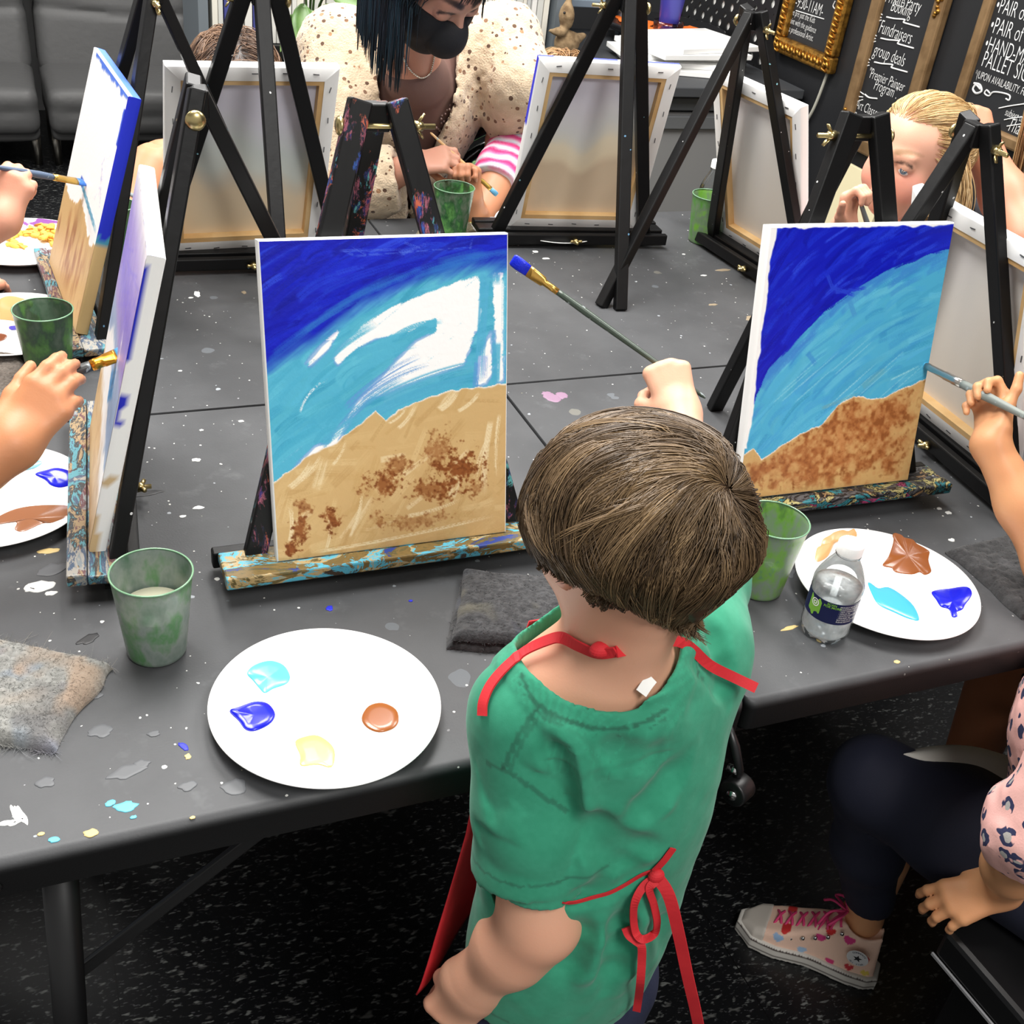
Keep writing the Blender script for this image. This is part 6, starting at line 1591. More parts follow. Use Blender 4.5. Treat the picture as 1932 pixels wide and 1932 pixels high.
    for k in range(6):
        x = .074+k*.017
        p = W(x, .0255+.0006*k, tz(x)-.018); MB().tube([p, p-np.array(s)*.004], [.0034, .003], 10).build('eyelet', chrome, S_, smooth=True)
    # round ankle badge with a star
    o_ = -np.array(s)*1.0; cpos = W(.040, .0295, .070)
    ax_, ay_ = -d, np.array([0, 0, 1.]); a = np.arange(32)*2*np.pi/32
    pw = lambda X, Y, o: cpos+np.outer(X, ax_)+np.outer(Y, ay_)+o_*o
    bd = MB().add(np.concatenate([[cpos+o_*.0028], pw(.0165*np.cos(a), .0165*np.sin(a), .0024)]), [(0, 1+k, 1+(k+1) % 32) for k in range(32)]).build('ankle_patch', cm('patch_white', (214, 214, 214), .6), S_)
    st = np.array([(.0075 if i % 2 == 0 else .003)*np.array([math.sin(i*math.pi/5), math.cos(i*math.pi/5)]) for i in range(10)])
    MB().add(np.concatenate([[cpos+o_*.0034], pw(st[:, 0], st[:, 1], .0032)]), [(0, 1+k, 1+(k+1) % 10) for k in range(10)]).build('star', cm('patch_black', (22, 22, 30), .6), bd)
    ring = MB()
    for tx, a0, sg in (('CONVERSE', 2.45, -1), ('ALL STAR', 3.85, 1)):
        for i, ch in enumerate(tx):
            if ch == ' ': continue
            Vt, Ft = text_geo(ch, .0046); an_ = a0+sg*i*.235; rx = .0112 if sg < 0 else .0142
            ro = an_-math.pi/2 if sg < 0 else an_+math.pi/2
            X = Vt[:, 0]*math.cos(ro)-Vt[:, 1]*math.sin(ro)+rx*math.cos(an_); Y = Vt[:, 0]*math.sin(ro)+Vt[:, 1]*math.cos(ro)+rx*math.sin(an_)
            ring.add(pw(X, Y, .0033), Ft)
    ring.build('patch_lettering', cm('patch_navy', (60, 64, 90), .6), bd)
    # her brush
    g = hR+fR*LH*.60-nR*LH*.10
    tip = AZ(1732, 682, .938); e_ = AZ(1975, 806, .965)
    brush('round brush with sky blue tip and thick grey handle in the hand at the right', tip, e_, False, fer=(190, 186, 180), han=(124, 130, 124), bri=(64, 164, 206), hb=.0052, ferl=.30, bril=.075, rough=.6)
make_right_girl()
# the dark bench and another child's bare shin in the shade below the table
T = thing('bench', 'low black bench in the bottom right corner under the resting hand', 'bench', (1.2, .45, 0))
bm = mat('black_bench_vinyl', (14, 14, 15), .35)
cor = AZ(1782, 1752, .385); dv = nrm(AZ(1932, 1925, .385)-cor); dv[2] = 0; dv = nrm(dv); sv = np.array([-dv[1], dv[0], 0]); sv = sv if sv[0] > 0 else -sv
Rb = np.stack([dv, sv, np.array([0, 0, 1.])], 1)
bc = cor+dv*.45+sv*.19; bc[2] = 0
T.location = bc; T['base'] = [float(v_) for v_ in bc]
MB().box(bc+(0, 0, .360), (.9, .38, .05), Rb).build('seat', bm, T, bev=.008)
MB().box(bc+(0, 0, .175), (.84, .33, .33), Rb).build('box', bm, T, bev=.004)
MB().box(bc+(0, 0, .335)-sv*.1905, (.9, .003, .004), Rb).build('edge_trim', mat('grey_edge_trim', (130, 130, 132), .4), T)

def arm_person(name, label, base, skcol, skred, sh, el, wr, f, n, side, LH, curl, thumb, spread=.08, rad=(.04, .033, .030, .022), thick=1.05, vox=.0026, extra=None):
    T = thing(name, label, 'person', base)
    skm = skin('skin_'+label[:14].replace(' ', '_'), skcol, skred)
    seg, tips = hand_segs(wr, f, n, side, LH, curl, spread, thumb, thick)
    fa = lambda P: su(chain(P, [sh, el, np.asarray(el)*.5+np.asarray(wr)*.5, wr], rad, .02), hand_sdf(P, seg, LH), .02)
    lo, hi = hands_piece(LH, seg); lo = np.minimum(lo, np.min([sh, el, wr], 0)-.05); hi = np.maximum(hi, np.max([sh, el, wr], 0)+.05)
    pcs = [(fa, lo, hi, vox)]+(extra or [])
    return T, skm, pcs, seg, tips

# ---------------- near left child: forearm and hand with a gold-ferruled brush
def make_left_near():
    wr = AY(22, 838, 1.125); f = nrm(AY(140, 690, 1.165)-wr); LH = .132
    el = wr-f*.05+np.array([-.17, -.03, -.085]); sh = np.array([-.42, 1.16, .93])
    n = nrm(np.array([-.25, -.80, .45]))
    hd = np.array([-.50, 1.28, 1.10]); neck = np.array([-.49, 1.27, .96]); hip = np.array([-.52, 1.27, .46])
    R = axes((1, 0, -.2), (0, 0, 1))
    fh = lambda P: su(head_sdf(P, hd, R, .098), chain(P, [neck-(0, 0, .08), hd-(0, 0, .05)], [.05, .045], .02), .02)
    l, h = bb([hd, neck], .14)
    T, skm, pcs, seg, tips = arm_person('child', 'child at the near left edge, only forearm and hand with brush in view', (-.5, 1.27, 0), (196, 132, 92), (186, 114, 76), sh, el, wr, f, n, -1, LH,
        [(.25, .40, .3), (.32, .48, .3), (.42, .6, .35), (.55, .75, .45)], (.30, .30, .1, .1), .02, (.042, .040, .036, .027), 1.12, extra=[(fh, l, h, .007)])
    body('body', pcs, skm, T, skin_cols((198, 136, 96), (186, 116, 78)))
    plain_person(T, hip, neck, hd, (1, 0, -.1), skm, (90, 120, 150), None); eyes(T, hd, R, .098)
    rng = np.random.default_rng(31); u = dirs(rng, 900, lambda u: ~((u[:, 1] > .35) & (u[:, 2] < .45)) & (u[:, 2] > -.5)); c = hd+R @ np.array([0, -.01, .015]); cp = ecap(c, (.084, .098, .098), R, lambda q: q[..., 1]-q[..., 2]*.8-.25)
    strands('hair', u, lambda p: np.array([0, -.4, -1.])+0*p, c, (.084, .098, .098), R, 0, 12, .0011, hair_cols([(40, 28, 22), (70, 48, 34)]), cm('dark_hair_strands', (60, 44, 34), .45, attr=True), T, (.002, .010), rng, .011, cap=(*cp, np.tile(lin((40, 28, 22)), (len(cp[0]), 1))))
    tip = AY(236, 664, 1.205); fe = AY(158, 692, 1.195); e_ = fe+(fe-tip)*1.05+np.array([0, .01, -.01])
    brush('wide brush with golden ferrule in the child hand at the near left, blue bristles', tip, e_, True, fer=(214, 150, 50), han=(60, 62, 60), bri=(70, 150, 200), w=.0115, hb=.0055, ferl=.30, bril=.10, side=(.1, 1, .3))
make_left_near()
def make_left_far():
    wr = AY(2, 414, 1.72); f = nrm(AY(36, 318, 1.74)-wr); LH = .125
    el = wr+np.array([-.17, -.02, -.10]); sh = np.array([-.45, 1.70, .95]); n = nrm(np.array([-.35, -.85, .15]))
    hd = np.array([-.52, 1.80, 1.10]); neck = np.array([-.51, 1.80, .96]); hip = np.array([-.54, 1.80, .46]); R = axes((1, 0, -.2), (0, 0, 1))
    fh = lambda P: su(head_sdf(P, hd, R, .098), chain(P, [neck-(0, 0, .08), hd-(0, 0, .05)], [.05, .045], .02), .02); l, h = bb([hd, neck], .14)
    o2 = AZ(-62, 540, .775); f2 = nrm(AZ(10, 522, .755)-o2); seg2, _ = hand_segs(o2, f2, (0, -.3, 1), -1, LH, [(.35, .5, .3)]*4, .1, (.5, .2, .2, .1), 1.05)
    f2f = lambda P: su(chain(P, [(-.45, 1.62, .95), (-.36, 1.60, .80), o2], [.042, .033, .023], .02), hand_sdf(P, seg2, LH), .02)
    l2, h2 = hands_piece(LH, seg2); l2 = np.minimum(l2, (-.5, 1.55, .74)); h2 = np.maximum(h2, (-.3, 1.68, 1.0))
    T, skm, pcs, seg, tips = arm_person('child', 'child at the far left edge, only a fist with a brush at the white canvas', (-.53, 1.8, 0), (206, 146, 120), (194, 120, 98), sh, el, wr, f, n, -1, LH,
        [(1.0, 1.3, .9), (1.0, 1.3, .9), (1.05, 1.3, .9), (1.1, 1.3, .9)], (.5, .45, .7, .5), .06, (.04, .036, .032, .025), 1.15, extra=[(fh, l, h, .007), (f2f, l2, h2, .003)])
    body('body', pcs, skm, T, skin_cols((208, 150, 124), (196, 122, 98)))
    plain_person(T, hip, neck, hd, (1, 0, -.1), skm, (150, 120, 130), None); eyes(T, hd, R, .098)
    rng = np.random.default_rng(32); u = dirs(rng, 900, lambda u: ~((u[:, 1] > .35) & (u[:, 2] < .45)) & (u[:, 2] > -.5)); c = hd+R @ np.array([0, -.01, .015]); cp = ecap(c, (.084, .098, .098), R, lambda q: q[..., 1]-q[..., 2]*.8-.25)
    strands('hair', u, lambda p: np.array([0, -.4, -1.])+0*p, c, (.084, .098, .098), R, 0, 12, .0011, hair_cols([(90, 64, 44), (130, 96, 66)]), cm('brown_hair_strands', (100, 74, 54), .45, attr=True), T, (.002, .010), rng, .011, cap=(*cp, np.tile(lin((70, 50, 36)), (len(cp[0]), 1))))
    tip = AY(160, 345, 1.80); a = AY(60, 327, 1.755); brush('brush with gold ferrule touching the white canvas at the far left', tip, tip+(a-tip)*1.75, True, fer=(196, 160, 84), han=(70, 86, 110), bri=(40, 104, 190), w=.0075, hb=.0042, ferl=.26, bril=.09, side=(0, 1, .3))
make_left_far()
def long_hair(T, c, rad, R, n, cond, flow, cols, m, seg, step, lift, seed, fall=(0, -.1, -1), capcut=None, capcol=(50, 36, 28), w=.0009, name='hair', **k):
    rng = np.random.default_rng(seed); u = dirs(rng, n, cond)
    cp = ecap(c, rad, R, capcut or (lambda q: q[..., 1]-q[..., 2]*.8-.25)) 
    return strands(name, u, flow, c, rad, R, 0, seg, w, cols, m, T, lift, rng, step, fall=fall, cap=(*cp, np.tile(lin(capcol), (len(cp[0]), 1))), **k)
# ---------------- blonde girl at the right end
def make_blonde():
    c = AD(1728, 300, 2.10); H = .100
    cd_ = nrm(EYE-c); lf = np.array([-.88, .47, 0]); fw = .80*np.array([cd_[0], cd_[1], -.02])+.60*lf; R = axes(fw, (0, .0, 1)); 
    T = thing('girl', 'blonde girl with hair pulled back peering past the right painting', 'person', (c[0]+.10, c[1]+.05, 0))
    skm = skin('fair_skin_blonde', (238, 196, 174), (232, 150, 134))
    neck = c+np.array([.05, .02, -.155])
    fh = lambda P: su(head_sdf(P, c, R, H), chain(P, [neck-(0, 0, .07), c+R @ np.array([0, -.03, -.05])], [.046, .042], .02), .02)
    l, h = bb([c, neck], .14)
    wr = AD(1590, 436, 1.98); f = nrm(AD(1606, 372, 1.97)-wr); LH = .115; n = nrm(np.array([-.35, .75, .2]))
    seg, _ = hand_segs(wr, f, n, 1, LH, [(.8, 1.3, .9)]*4, .06, (.8, .2, .1, .1), 1.12)
    sh = neck+np.array([-.06, .10, -.07]); el = wr+np.array([.12, .05, -.10])
    fa = lambda P: su(chain(P, [sh, el, wr], [.04, .033, .023], .02), hand_sdf(P, seg, LH), .02); l2, h2 = hands_piece(LH, seg); l2 = np.minimum(l2, np.min([sh, el], 0)-.05); h2 = np.maximum(h2, np.max([sh, el], 0)+.05)
    body('body', [(fh, l, h, .0032), (fa, l2, h2, .003)], skm, T, skin_cols((216, 164, 138), (212, 136, 114), face_marks(c, R, H)))
    eyes(T, c, R, H, (84, 100, 112), (-.35, 1, -.05))
    hc = c+R @ np.array([0, -.012, .016]); rad = (.078, .093, .086)
    O_ = nrm(np.array((.12, .80, .55)))
    def flow(p):
        a = p-O_*(p @ O_)[:, None]; return a/(np.linalg.norm(a, axis=1)[:, None]+1e-6)+np.array([0, -.4, .1])
    m = mat('blonde_hair', (214, 180, 130), .42, attr=True)
    cols = hair_cols([(150, 116, 76), (196, 160, 108), (226, 196, 146), (240, 216, 170)])
    long_hair(T, hc, rad, R, 5000, lambda u: ~((u[:, 1] > .42+.25*np.abs(u[:, 0])) & (u[:, 2] < .62)) & (u[:, 2]+.55*u[:, 1] > -.45) & ~((np.abs(u[:, 0]) > .5) & (u[:, 2] < .05) & (u[:, 1] > -.2)), flow, cols, m, 13, .0115, (.001, .008), 41, fall=None, capcut=lambda q: np.maximum(q[..., 1]-q[..., 2]*.9-.12, -q[..., 2]-.5), capcol=(176, 140, 92), w=.0006, cj=.08, clumps=700)
    rng = np.random.default_rng(2); S_ = []
    for k in range(420):     # bun at the back and a loose lock beside the far cheek
        if k < 260:
            b0 = hc+R @ np.array([.01, -.094, .045]); a = rng.uniform(0, 6.28); t = np.linspace(0, 3.2, 12); r = .018*(1-.1*rng.random())
            P = np.stack([r*np.cos(t+a), rng.normal(0, .008)+.012*np.cos(t), r*np.sin(t+a)], 1) @ R.T+b0
        else:
            p0 = hc+R @ np.array([-.078, .02+rng.normal(0, .014), .0+rng.normal(0, .012)]); s = np.linspace(0, 1, 12)[:, None]
            P = p0+s*(R @ np.array([-.020+rng.normal(0, .006), -.005+rng.normal(0, .01), -.10]))+np.sin(s*3)*(R @ np.array([-.016, 0, 0]))
        S_.append(P)
    S_ = np.array(S_); k = rng.random(len(S_)); kc_ = lin(np.stack([np.interp(k, [0, .5, 1], q) for q in zip((160, 126, 84), (204, 170, 118), (232, 204, 158))], 1)); ribbons('hair_bun', S_[:260], .0009, kc_[:260], m, T); ribbons('hair_lock', S_[260:], .0009, kc_[260:], m, T)
    plain_person(T, neck+np.array([.10, .05, -.42]), neck-(0, 0, .01), c, fw, skm, (226, 206, 214), None, vox=.006)
    tm = MB(); p = [AD(x_, y_, 2.04) for x_, y_ in ((1626, 385), (1634, 371), (1645, 362))]; strap(tm, smooth_path(p, 4), [nrm(EYE-c)]*9, .009, .002); tm.build('violet_trim', cm('violet_trim', (96, 84, 190), .7), T)
    a = AD(1628, 396, 1.965); brush('grey handled brush upright in the small hand behind the right painting', AD(1652, 470, 2.0), a+(a-AD(1652, 470, 2.0))*.4, False, fer=(170, 170, 172), han=(110, 114, 116), bri=(90, 96, 110), hb=.004)
make_blonde()
# ---------------- raised hand behind the blonde girl
def make_raised():
    wr = AD(1858, 288, 2.20); f = nrm(AD(1826, 195, 2.22)-wr); LH = .145; n = nrm(np.array([-.1, -.9, .35]))
    el = AD(1935, 455, 2.12); sh = AD(2090, 440, 2.3)
    hd = AD(2040, 215, 2.42); R = axes((-.9, -.05, -.1), (0, 0, 1)); neck = hd-np.array([0, 0, .15])
    fh = lambda P: su(head_sdf(P, hd, R, .108), chain(P, [neck-(0, 0, .08), hd-(0, 0, .05)], [.052, .047], .02), .02); l, h = bb([hd, neck], .15)
    T, skm, pcs, seg, tips = arm_person('person', 'person at the right edge whose bent arm and hand reach behind the blonde head', (hd[0], hd[1], 0), (214, 150, 120), (216, 130, 106), sh, el, wr, f, n, -1, LH,
        [(.7, 1.0, .6), (.8, 1.0, .6), (.85, 1.0, .6), (.9, 1.0, .6)], (.7, .2, .4, .3), .10, (.05, .044, .038, .029), 1.2, vox=.003, extra=[(fh, l, h, .006)])
    body('body', pcs, skm, T, skin_cols((196, 134, 106), (200, 112, 88), face_marks(hd, R, .108)))
    eyes(T, hd, R, .108)
    long_hair(T, hd+R @ np.array([0, -.012, .016]), (.088, .104, .103), R, 1600, lambda u: ~((u[:, 1] > .4) & (u[:, 2] < .5)) & (u[:, 2] > -.4), lambda p: np.array([0, -.5, -.8])+0*p, hair_cols([(120, 92, 60), (170, 136, 92), (200, 170, 120)]), cm('dark_blonde_hair', (170, 136, 92), .45, attr=True), 16, .018, (.002, .012), 51, w=.001)
    plain_person(T, hd+np.array([.12, .02, -.62]), neck, hd, (-1, 0, 0), skm, (60, 60, 66), None)
make_raised()
# ---------------- the teacher in the speckled cardigan
def make_teacher():
    c = AY(812, -48, 2.20); H = .124
    T = thing('woman', 'masked woman with teal-black hair and flecked cream cardigan leaning over the table', 'person', (c[0], 2.55, 0))
    R = axes((.40, -.74, -.60), (.16, -.42, .86))
    skm = skin('skin_woman', (222, 178, 158), (214, 148, 130))
    neck = AY(788, 100, 2.36); chest = np.array([.835, 2.50, .90]); belly = np.array([.78, 2.58, .70]); hip = np.array([.68, 2.70, .50])
    sL = AY(640, 70, 2.50); sR = AY(955, 55, 2.46)
    elL = AY(662, 372, 2.30); wrL = AY(776, 312, 2.19); elR = AY(975, 165, 2.36); wrR = AY(940, 262, 2.40)
    LH = .142; f = nrm(AY(890, 290, 2.155)-wrL); n = nrm(np.array([.0, -.55, .85]))
    seg, _ = hand_segs(wrL, f, n, -1, LH, [(.55, .8, .4), (.65, .85, .4), (.75, .85, .45), (.85, .85, .4)], .20, (.35, .75, .3, .3), 1.0)
    seg2, _ = hand_segs(wrR, (.2, -.5, -.8), (-.3, -.9, .3), 1, LH, [(.4, .5, .3)]*4, .1, (.5, .3, .3, .2), 1.0)
    fh = lambda P: su(head_sdf(P, c, R, H), chain(P, [neck-(0, -.02, .06), c+R @ np.array([0, -.03, -.05])], [.062, .052], .02), .02)
    fa = lambda P: su(chain(P, [wrL-nrm(wrL-elL)*.10, wrL], [.034, .027], .02), hand_sdf(P, seg, LH), .02)
    fb = lambda P: su(chain(P, [wrR-nrm(wrR-elR)*.08, wrR], [.032, .027], .02), hand_sdf(P, seg2, LH), .02)
    l, h = bb([c, neck], .16); l2, h2 = hands_piece(LH, seg); l2 = np.minimum(l2, wrL-.13); h2 = np.maximum(h2, wrL+.1); l3, h3 = hands_piece(LH, seg2); l3 = np.minimum(l3, wrR-.1); h3 = np.maximum(h3, wrR+.12)
    body('body', [(lambda P: su(fh(P), np.minimum(*[ell(((P-c.astype(np.float32)) @ R.astype(np.float32))/H, (s*.29, .70, .0), (.15, .11, .09))*H for s in (-1, 1)]), .006), l, h, .0036), (fa, l2, h2, .003), (fb, l3, h3, .0035)], skm, T, skin_cols((196, 146, 124), (190, 124, 104), face_marks(c, R, H, brow=(40, 32, 32), lash=(26, 20, 22))))
    def mask(P):
        q = ((P-c.astype(np.float32)) @ R.astype(np.float32))/H
        d = np.minimum(head_sdf(P, c, R, H, ears=False), ell(q, (0, .70, -.40), (.30, .36, .36))*H)-.005
        d = np.maximum(d, (q[..., 2]+.10-.10*np.abs(q[..., 0]))*H); d = np.maximum(d, (-.05-q[..., 1])*H)
        return np.maximum(d, (-1.1-q[..., 2])*H)
    body('face_mask', [(mask, l, h, .0036)], mat('black_face_mask', (22, 22, 26), .85, bump=(600, .2)), T)
    # brown chest showing in the neckline, beaded edge
    def top(P):
        d = chain(P, [hip, belly, chest, neck-(0, .0, .05)], [.135, .130, .118, .07], .06)
        d = su(d, cone(P, sL+(.03, .01, -.03), sR+(-.03, .01, -.03), .05, .05), .06); return d+.002*vnoise(P, 30)
    lo, hi = bb([hip, neck, sL, sR], .17)
    body('brown_chest', [(top, lo, hi, .007)], mat('brown_chest_surface', (104, 76, 68), .8, bump=(700, .2)), T, None, 'brown top')
    tb = []
    for k in range(5):
        tb += list(drape(top, [(880+k*7, 128+k*3), (868+k*7, 165+k*3), (846+k*7, 205+k*4), (818+k*7, 235+k*5)], .003, 7))
    mb = MB(); rng = np.random.default_rng(3)
    for p in tb: mb.ball(p+rng.normal(0, .003, 3), .0032, 5)
    mb.build('beaded_edge', mat('brown_beads', (120, 92, 84), .25, spec=.8), T, smooth=True)
    ch = drape(lambda P: np.minimum(top(P), fh(P)), [(757, 95), (764, 112), (774, 130), (788, 143), (800, 146), (810, 136), (815, 118), (818, 100)], .003, 5); mb = MB()
    for i in range(len(ch)-1): mb.tube([ch[i]*.9+ch[i+1]*.1, ch[i]*.1+ch[i+1]*.9], [.0022, .0022], 6)
    mb.build('necklace', mat('silver_chain', (226, 216, 200), .25, metal=1), T, smooth=True)
    def card(P):
        d = chain(P, [hip, belly, chest, neck-(0, -.02, .07)], [.165, .158, .148, .085], .07)
        d = su(d, cone(P, sL+(.0, .0, -.03), sR+(.0, .0, -.03), .075, .07), .07)
        d = su(d, chain(P, [sL-(0, 0, .02), sL*.5+elL*.5+(-.015, 0, 0), elL, elL*.45+wrL*.55, wrL-nrm(wrL-elL)*.02], [.085, .080, .070, .060, .044], .04), .03)
        d = su(d, chain(P, [sR-(0, 0, .02), elR+(.01, 0, 0), elR*.4+wrR*.6], [.080, .068, .052], .04), .03)
        q = P[..., 2]; xa = np.interp(q, [.70, .85, .95, 1.08, 1.2], [.800, .772, .738, .728, .74]); xb = np.interp(q, [.70, .85, .95, 1.08, 1.2], [.808, .855, .884, .892, .88])
        xa = xa+(P[..., 1]-2.36)*.35; xb = xb+(P[..., 1]-2.36)*.35
        w = np.maximum(np.maximum(xa-P[..., 0], P[..., 0]-xb), P[..., 1]-2.52).astype(np.float32)
        d = ss(d, w, .012)
        d = np.maximum(d, -(su(top(P), cone(P, neck-(0, 0, .1), c, .07, .07), .02)-.006))
        d = ss(d, cone(P, wrL-nrm(wrL-elL)*.05, wrL+nrm(wrL-elL)*.02, .032, .034), .006)
        return d+.004*vnoise(P, 40)+.0045*vnoise(P, 95)
    km = mat('cardigan_flecked_knit', (226, 206, 180), .95, attr=True, bump=(260, .7, .004), sheen=.3)
    t = NT(km); b = t.n['Principled BSDF']; cc_ = t.coord('Object'); src = b.inputs['Base Color'].links[0].from_socket
    v_ = t.voro(cc_, 74); sp = t.new('ShaderNodeSeparateColor'); t.link(v_.outputs['Color'], sp.inputs[0])
    th = t.math('MULTIPLY', t.math('GREATER_THAN', sp.outputs[0], .40), t.math('ADD', t.math('MULTIPLY', sp.outputs[1], .22), .17))
    col_ = t.mix(t.math('LESS_THAN', v_.outputs['Distance'], th), src, t.ramp(sp.outputs[2], [(0, tuple(L4((84, 58, 40)))), (.5, tuple(L4((116, 82, 58)))), (.8, tuple(L4((150, 112, 80))))], 'CONSTANT')); t.link(col_, b.inputs['Base Color'])
    def kc(V):
        Vf = V.astype(np.float32); C = np.ones((len(V), 3))*np.array((196, 174, 146), float)+vnoise(Vf, 90)[:, None]*22
        return lin(np.clip(C, 0, 255))
    lo, hi = bb([hip, neck, sL, sR, elL, wrL, elR], .14); hi[2] = min(hi[2], 1.24)
    body('cardigan', [(card, lo, hi, .0055)], km, T, kc, 'cream cardigan with brown flecks')
    m = mat('teal_black_hair', (24, 30, 36), .35, attr=True)
    hc = c+R @ np.array([0, -.014, .020])
    def hcol(u, rng, who):
        k = rng.random(who.max()+1)[who]; return lin(np.stack([np.interp(k, [0, .6, 1], q) for q in zip((14, 14, 17), (22, 27, 32), (28, 48, 58))], 1))
    Rt = R.T
    dn = Rt @ np.array([0, .05, -1.0])
    long_hair(T, hc, (.104, .118, .120), R, 5200, lambda u: ~((u[:, 1] > .38+.2*np.abs(u[:, 0])) & (u[:, 2] < .42)) & (u[:, 2] > -.35) & ~((u[:, 0] < -.35) & (u[:, 1] > -.35) & (u[:, 2] < .55)), lambda p: np.stack([np.sign(p[:, 0])*.9, 0*p[:, 0], -.35+0*p[:, 0]], 1), hcol, m, 11, .0150, (.003, .020), 61, fall=dn, capcol=(16, 16, 19), w=.0009, clumps=500, cj=.12)
    fr = []
    rng = np.random.default_rng(9)
    for k in range(120):   # fringe swept across the brow
        x0 = rng.uniform(-.75, .30); s = np.linspace(0, 1, 9)
        q = np.stack([x0+.12*s*np.sign(x0+.15), .60+.36*np.sin(s*1.5), 1.0-.50*s-.1*rng.random()*s], 1); q[:, 1] *= (1-.35*x0*x0); fr.append(c+(q*H) @ R.T)
    ribbons('fringe', np.array(fr), .0009, lin(np.tile(np.array((20, 20, 24.)), (120, 1))), m, T)
    def legs(P):
        d = None
        for s in (-1, 1): 
            e = chain(P, [hip+(s*.08, 0, 0), hip+(s*.09, -.36, .02), hip+(s*.09, -.34, -.44)], [.10, .07, .05], .03); d = e if d is None else su(d, e, .02)
        return d
    lo, hi = bb([hip+(-.1, -.4, -.5), hip+(.1, 0, .06)], .11); lo[2] = 0
    body('trousers', [(legs, lo, hi, .009)], mat('dark_trousers', (40, 46, 62), .85), T)
    tip = AY(938, 368, 2.15); e_ = AY(812, 250, 2.20)
    brush('thin natural wood brush with pale blue tip in the hand of the masked woman', tip, e_, True, fer=(226, 196, 110), han=(206, 164, 112), bri=(92, 160, 200), w=.0055, hb=.0034, ferl=.26, bril=.10, side=(.5, 0, .8))
make_teacher()
# ---------------- tie-dye child
def make_tiedye():
    hd = AY(1062, 205, 2.52); R = axes((-.35, -1, -.2), (0, 0, 1)); neck = hd-np.array([.0, -.01, .15])
    wr = AY(886, 372, 2.175); f = nrm(AY(880, 312, 2.17)-wr); el = AY(893, 432, 2.20); sh = AY(962, 292, 2.36); LH = .128
    T, skm, pcs, seg, tips = arm_person('child', 'child in tie-dye shirt with raised fist, half hidden by the far canvas', (hd[0], 2.55, 0), (226, 172, 140), (220, 148, 120), sh, el, wr, f, np.array([.35, .7, .3]), 1, LH,
        [(1.0, 1.4, 1.0)]*4, (.75, .2, .1, .1), .05, (.044, .034, .030, .024), 1.15, vox=.003, extra=[(lambda P: su(head_sdf(P, hd, R, .098), chain(P, [neck-(0, 0, .08), hd-(0, 0, .05)], [.05, .045], .02), .02), *bb([hd, neck], .14), .006)])
    body('body', pcs, skm, T, skin_cols((188, 132, 100), (180, 114, 84), face_marks(hd, R, .098))); eyes(T, hd, R, .098)
    hip = np.array([neck[0]+.02, 2.60, .47]); cuff = el*.42+sh*.58
    def shirt(P):
        d = chain(P, [hip, (hip+neck)/2, neck-(0, 0, .08)], [.125, .12, .09], .05); d = su(d, cone(P, sh+(.02, .02, 0), (2*neck[0]-sh[0], 2.52, sh[2]), .05, .05), .05)
        d = su(d, chain(P, [sh, sh*.5+cuff*.5, cuff], [.058, .056, .055], .02), .02)
        ax_ = nrm(cuff-sh); d = np.where(P[..., 1] < 2.36, np.maximum(d, (P-cuff.astype(np.float32)) @ ax_.astype(np.float32)), d); return d+.004*vnoise(P, 30)
    def col(V):
        s = (V-sh) @ nrm(cuff-sh)+.012*vnoise(V.astype(np.float32), 40); z = V[:, 2]+.02*vnoise(V.astype(np.float32)+4, 22); x = V[:, 0]
        C = np.stack([np.interp(z, [.70, .76, .80, .84, .90, .95], q) for q in zip((150, 200, 190), (110, 160, 50), (190, 200, 60), (226, 206, 90), (236, 140, 60), (226, 120, 140))], 1)
        on = (x < sh[0]+.035); C2 = np.stack([np.interp(np.mod(s*38, 1), [0, .25, .5, .75, 1], q) for q in zip((214, 40, 110), (230, 90, 150), (240, 214, 224), (206, 220, 226), (214, 40, 110))], 1); C[on] = C2[on]
        return lin(C)
    lo, hi = bb([hip, neck, sh, cuff], .14); body('shirt', [(shirt, lo, hi, .005)], mat('tie_dye_cotton', (220, 160, 120), .85, attr=True, bump=(500, .2)), T, col, 'tie-dye t-shirt')
    long_hair(T, hd+R @ np.array([0, -.012, .016]), (.086, .10, .099), R, 3200, lambda u: ~((u[:, 1] > .4) & (u[:, 2] < .5)) & (u[:, 2] > -.3), lambda p: np.stack([np.sign(p[:, 0])*.8, -.1+0*p[:, 0], -.5+0*p[:, 0]], 1), hair_cols([(96, 66, 42), (150, 112, 74), (196, 158, 112)]), cm('light_brown_hair', (150, 112, 74), .42, attr=True), 20, .0155, (.004, .026), 71, w=.0010, fall=(-.15, .10, -1))
    def legs(P):
        d = None
        for s in (-1, 1): 
            e = chain(P, [hip+(s*.06, 0, 0), hip+(s*.08, -.28, .0), hip+(s*.08, -.26, -.40)], [.085, .06, .045], .03); d = e if d is None else su(d, e, .02)
        return d
    lo, hi = bb([hip+(-.1, -.3, -.45), hip+(.1, 0, .06)], .10); lo[2] = 0; body('trousers', [(legs, lo, hi, .01)], mat('grey_leggings', (60, 62, 70), .85), T)
make_tiedye()
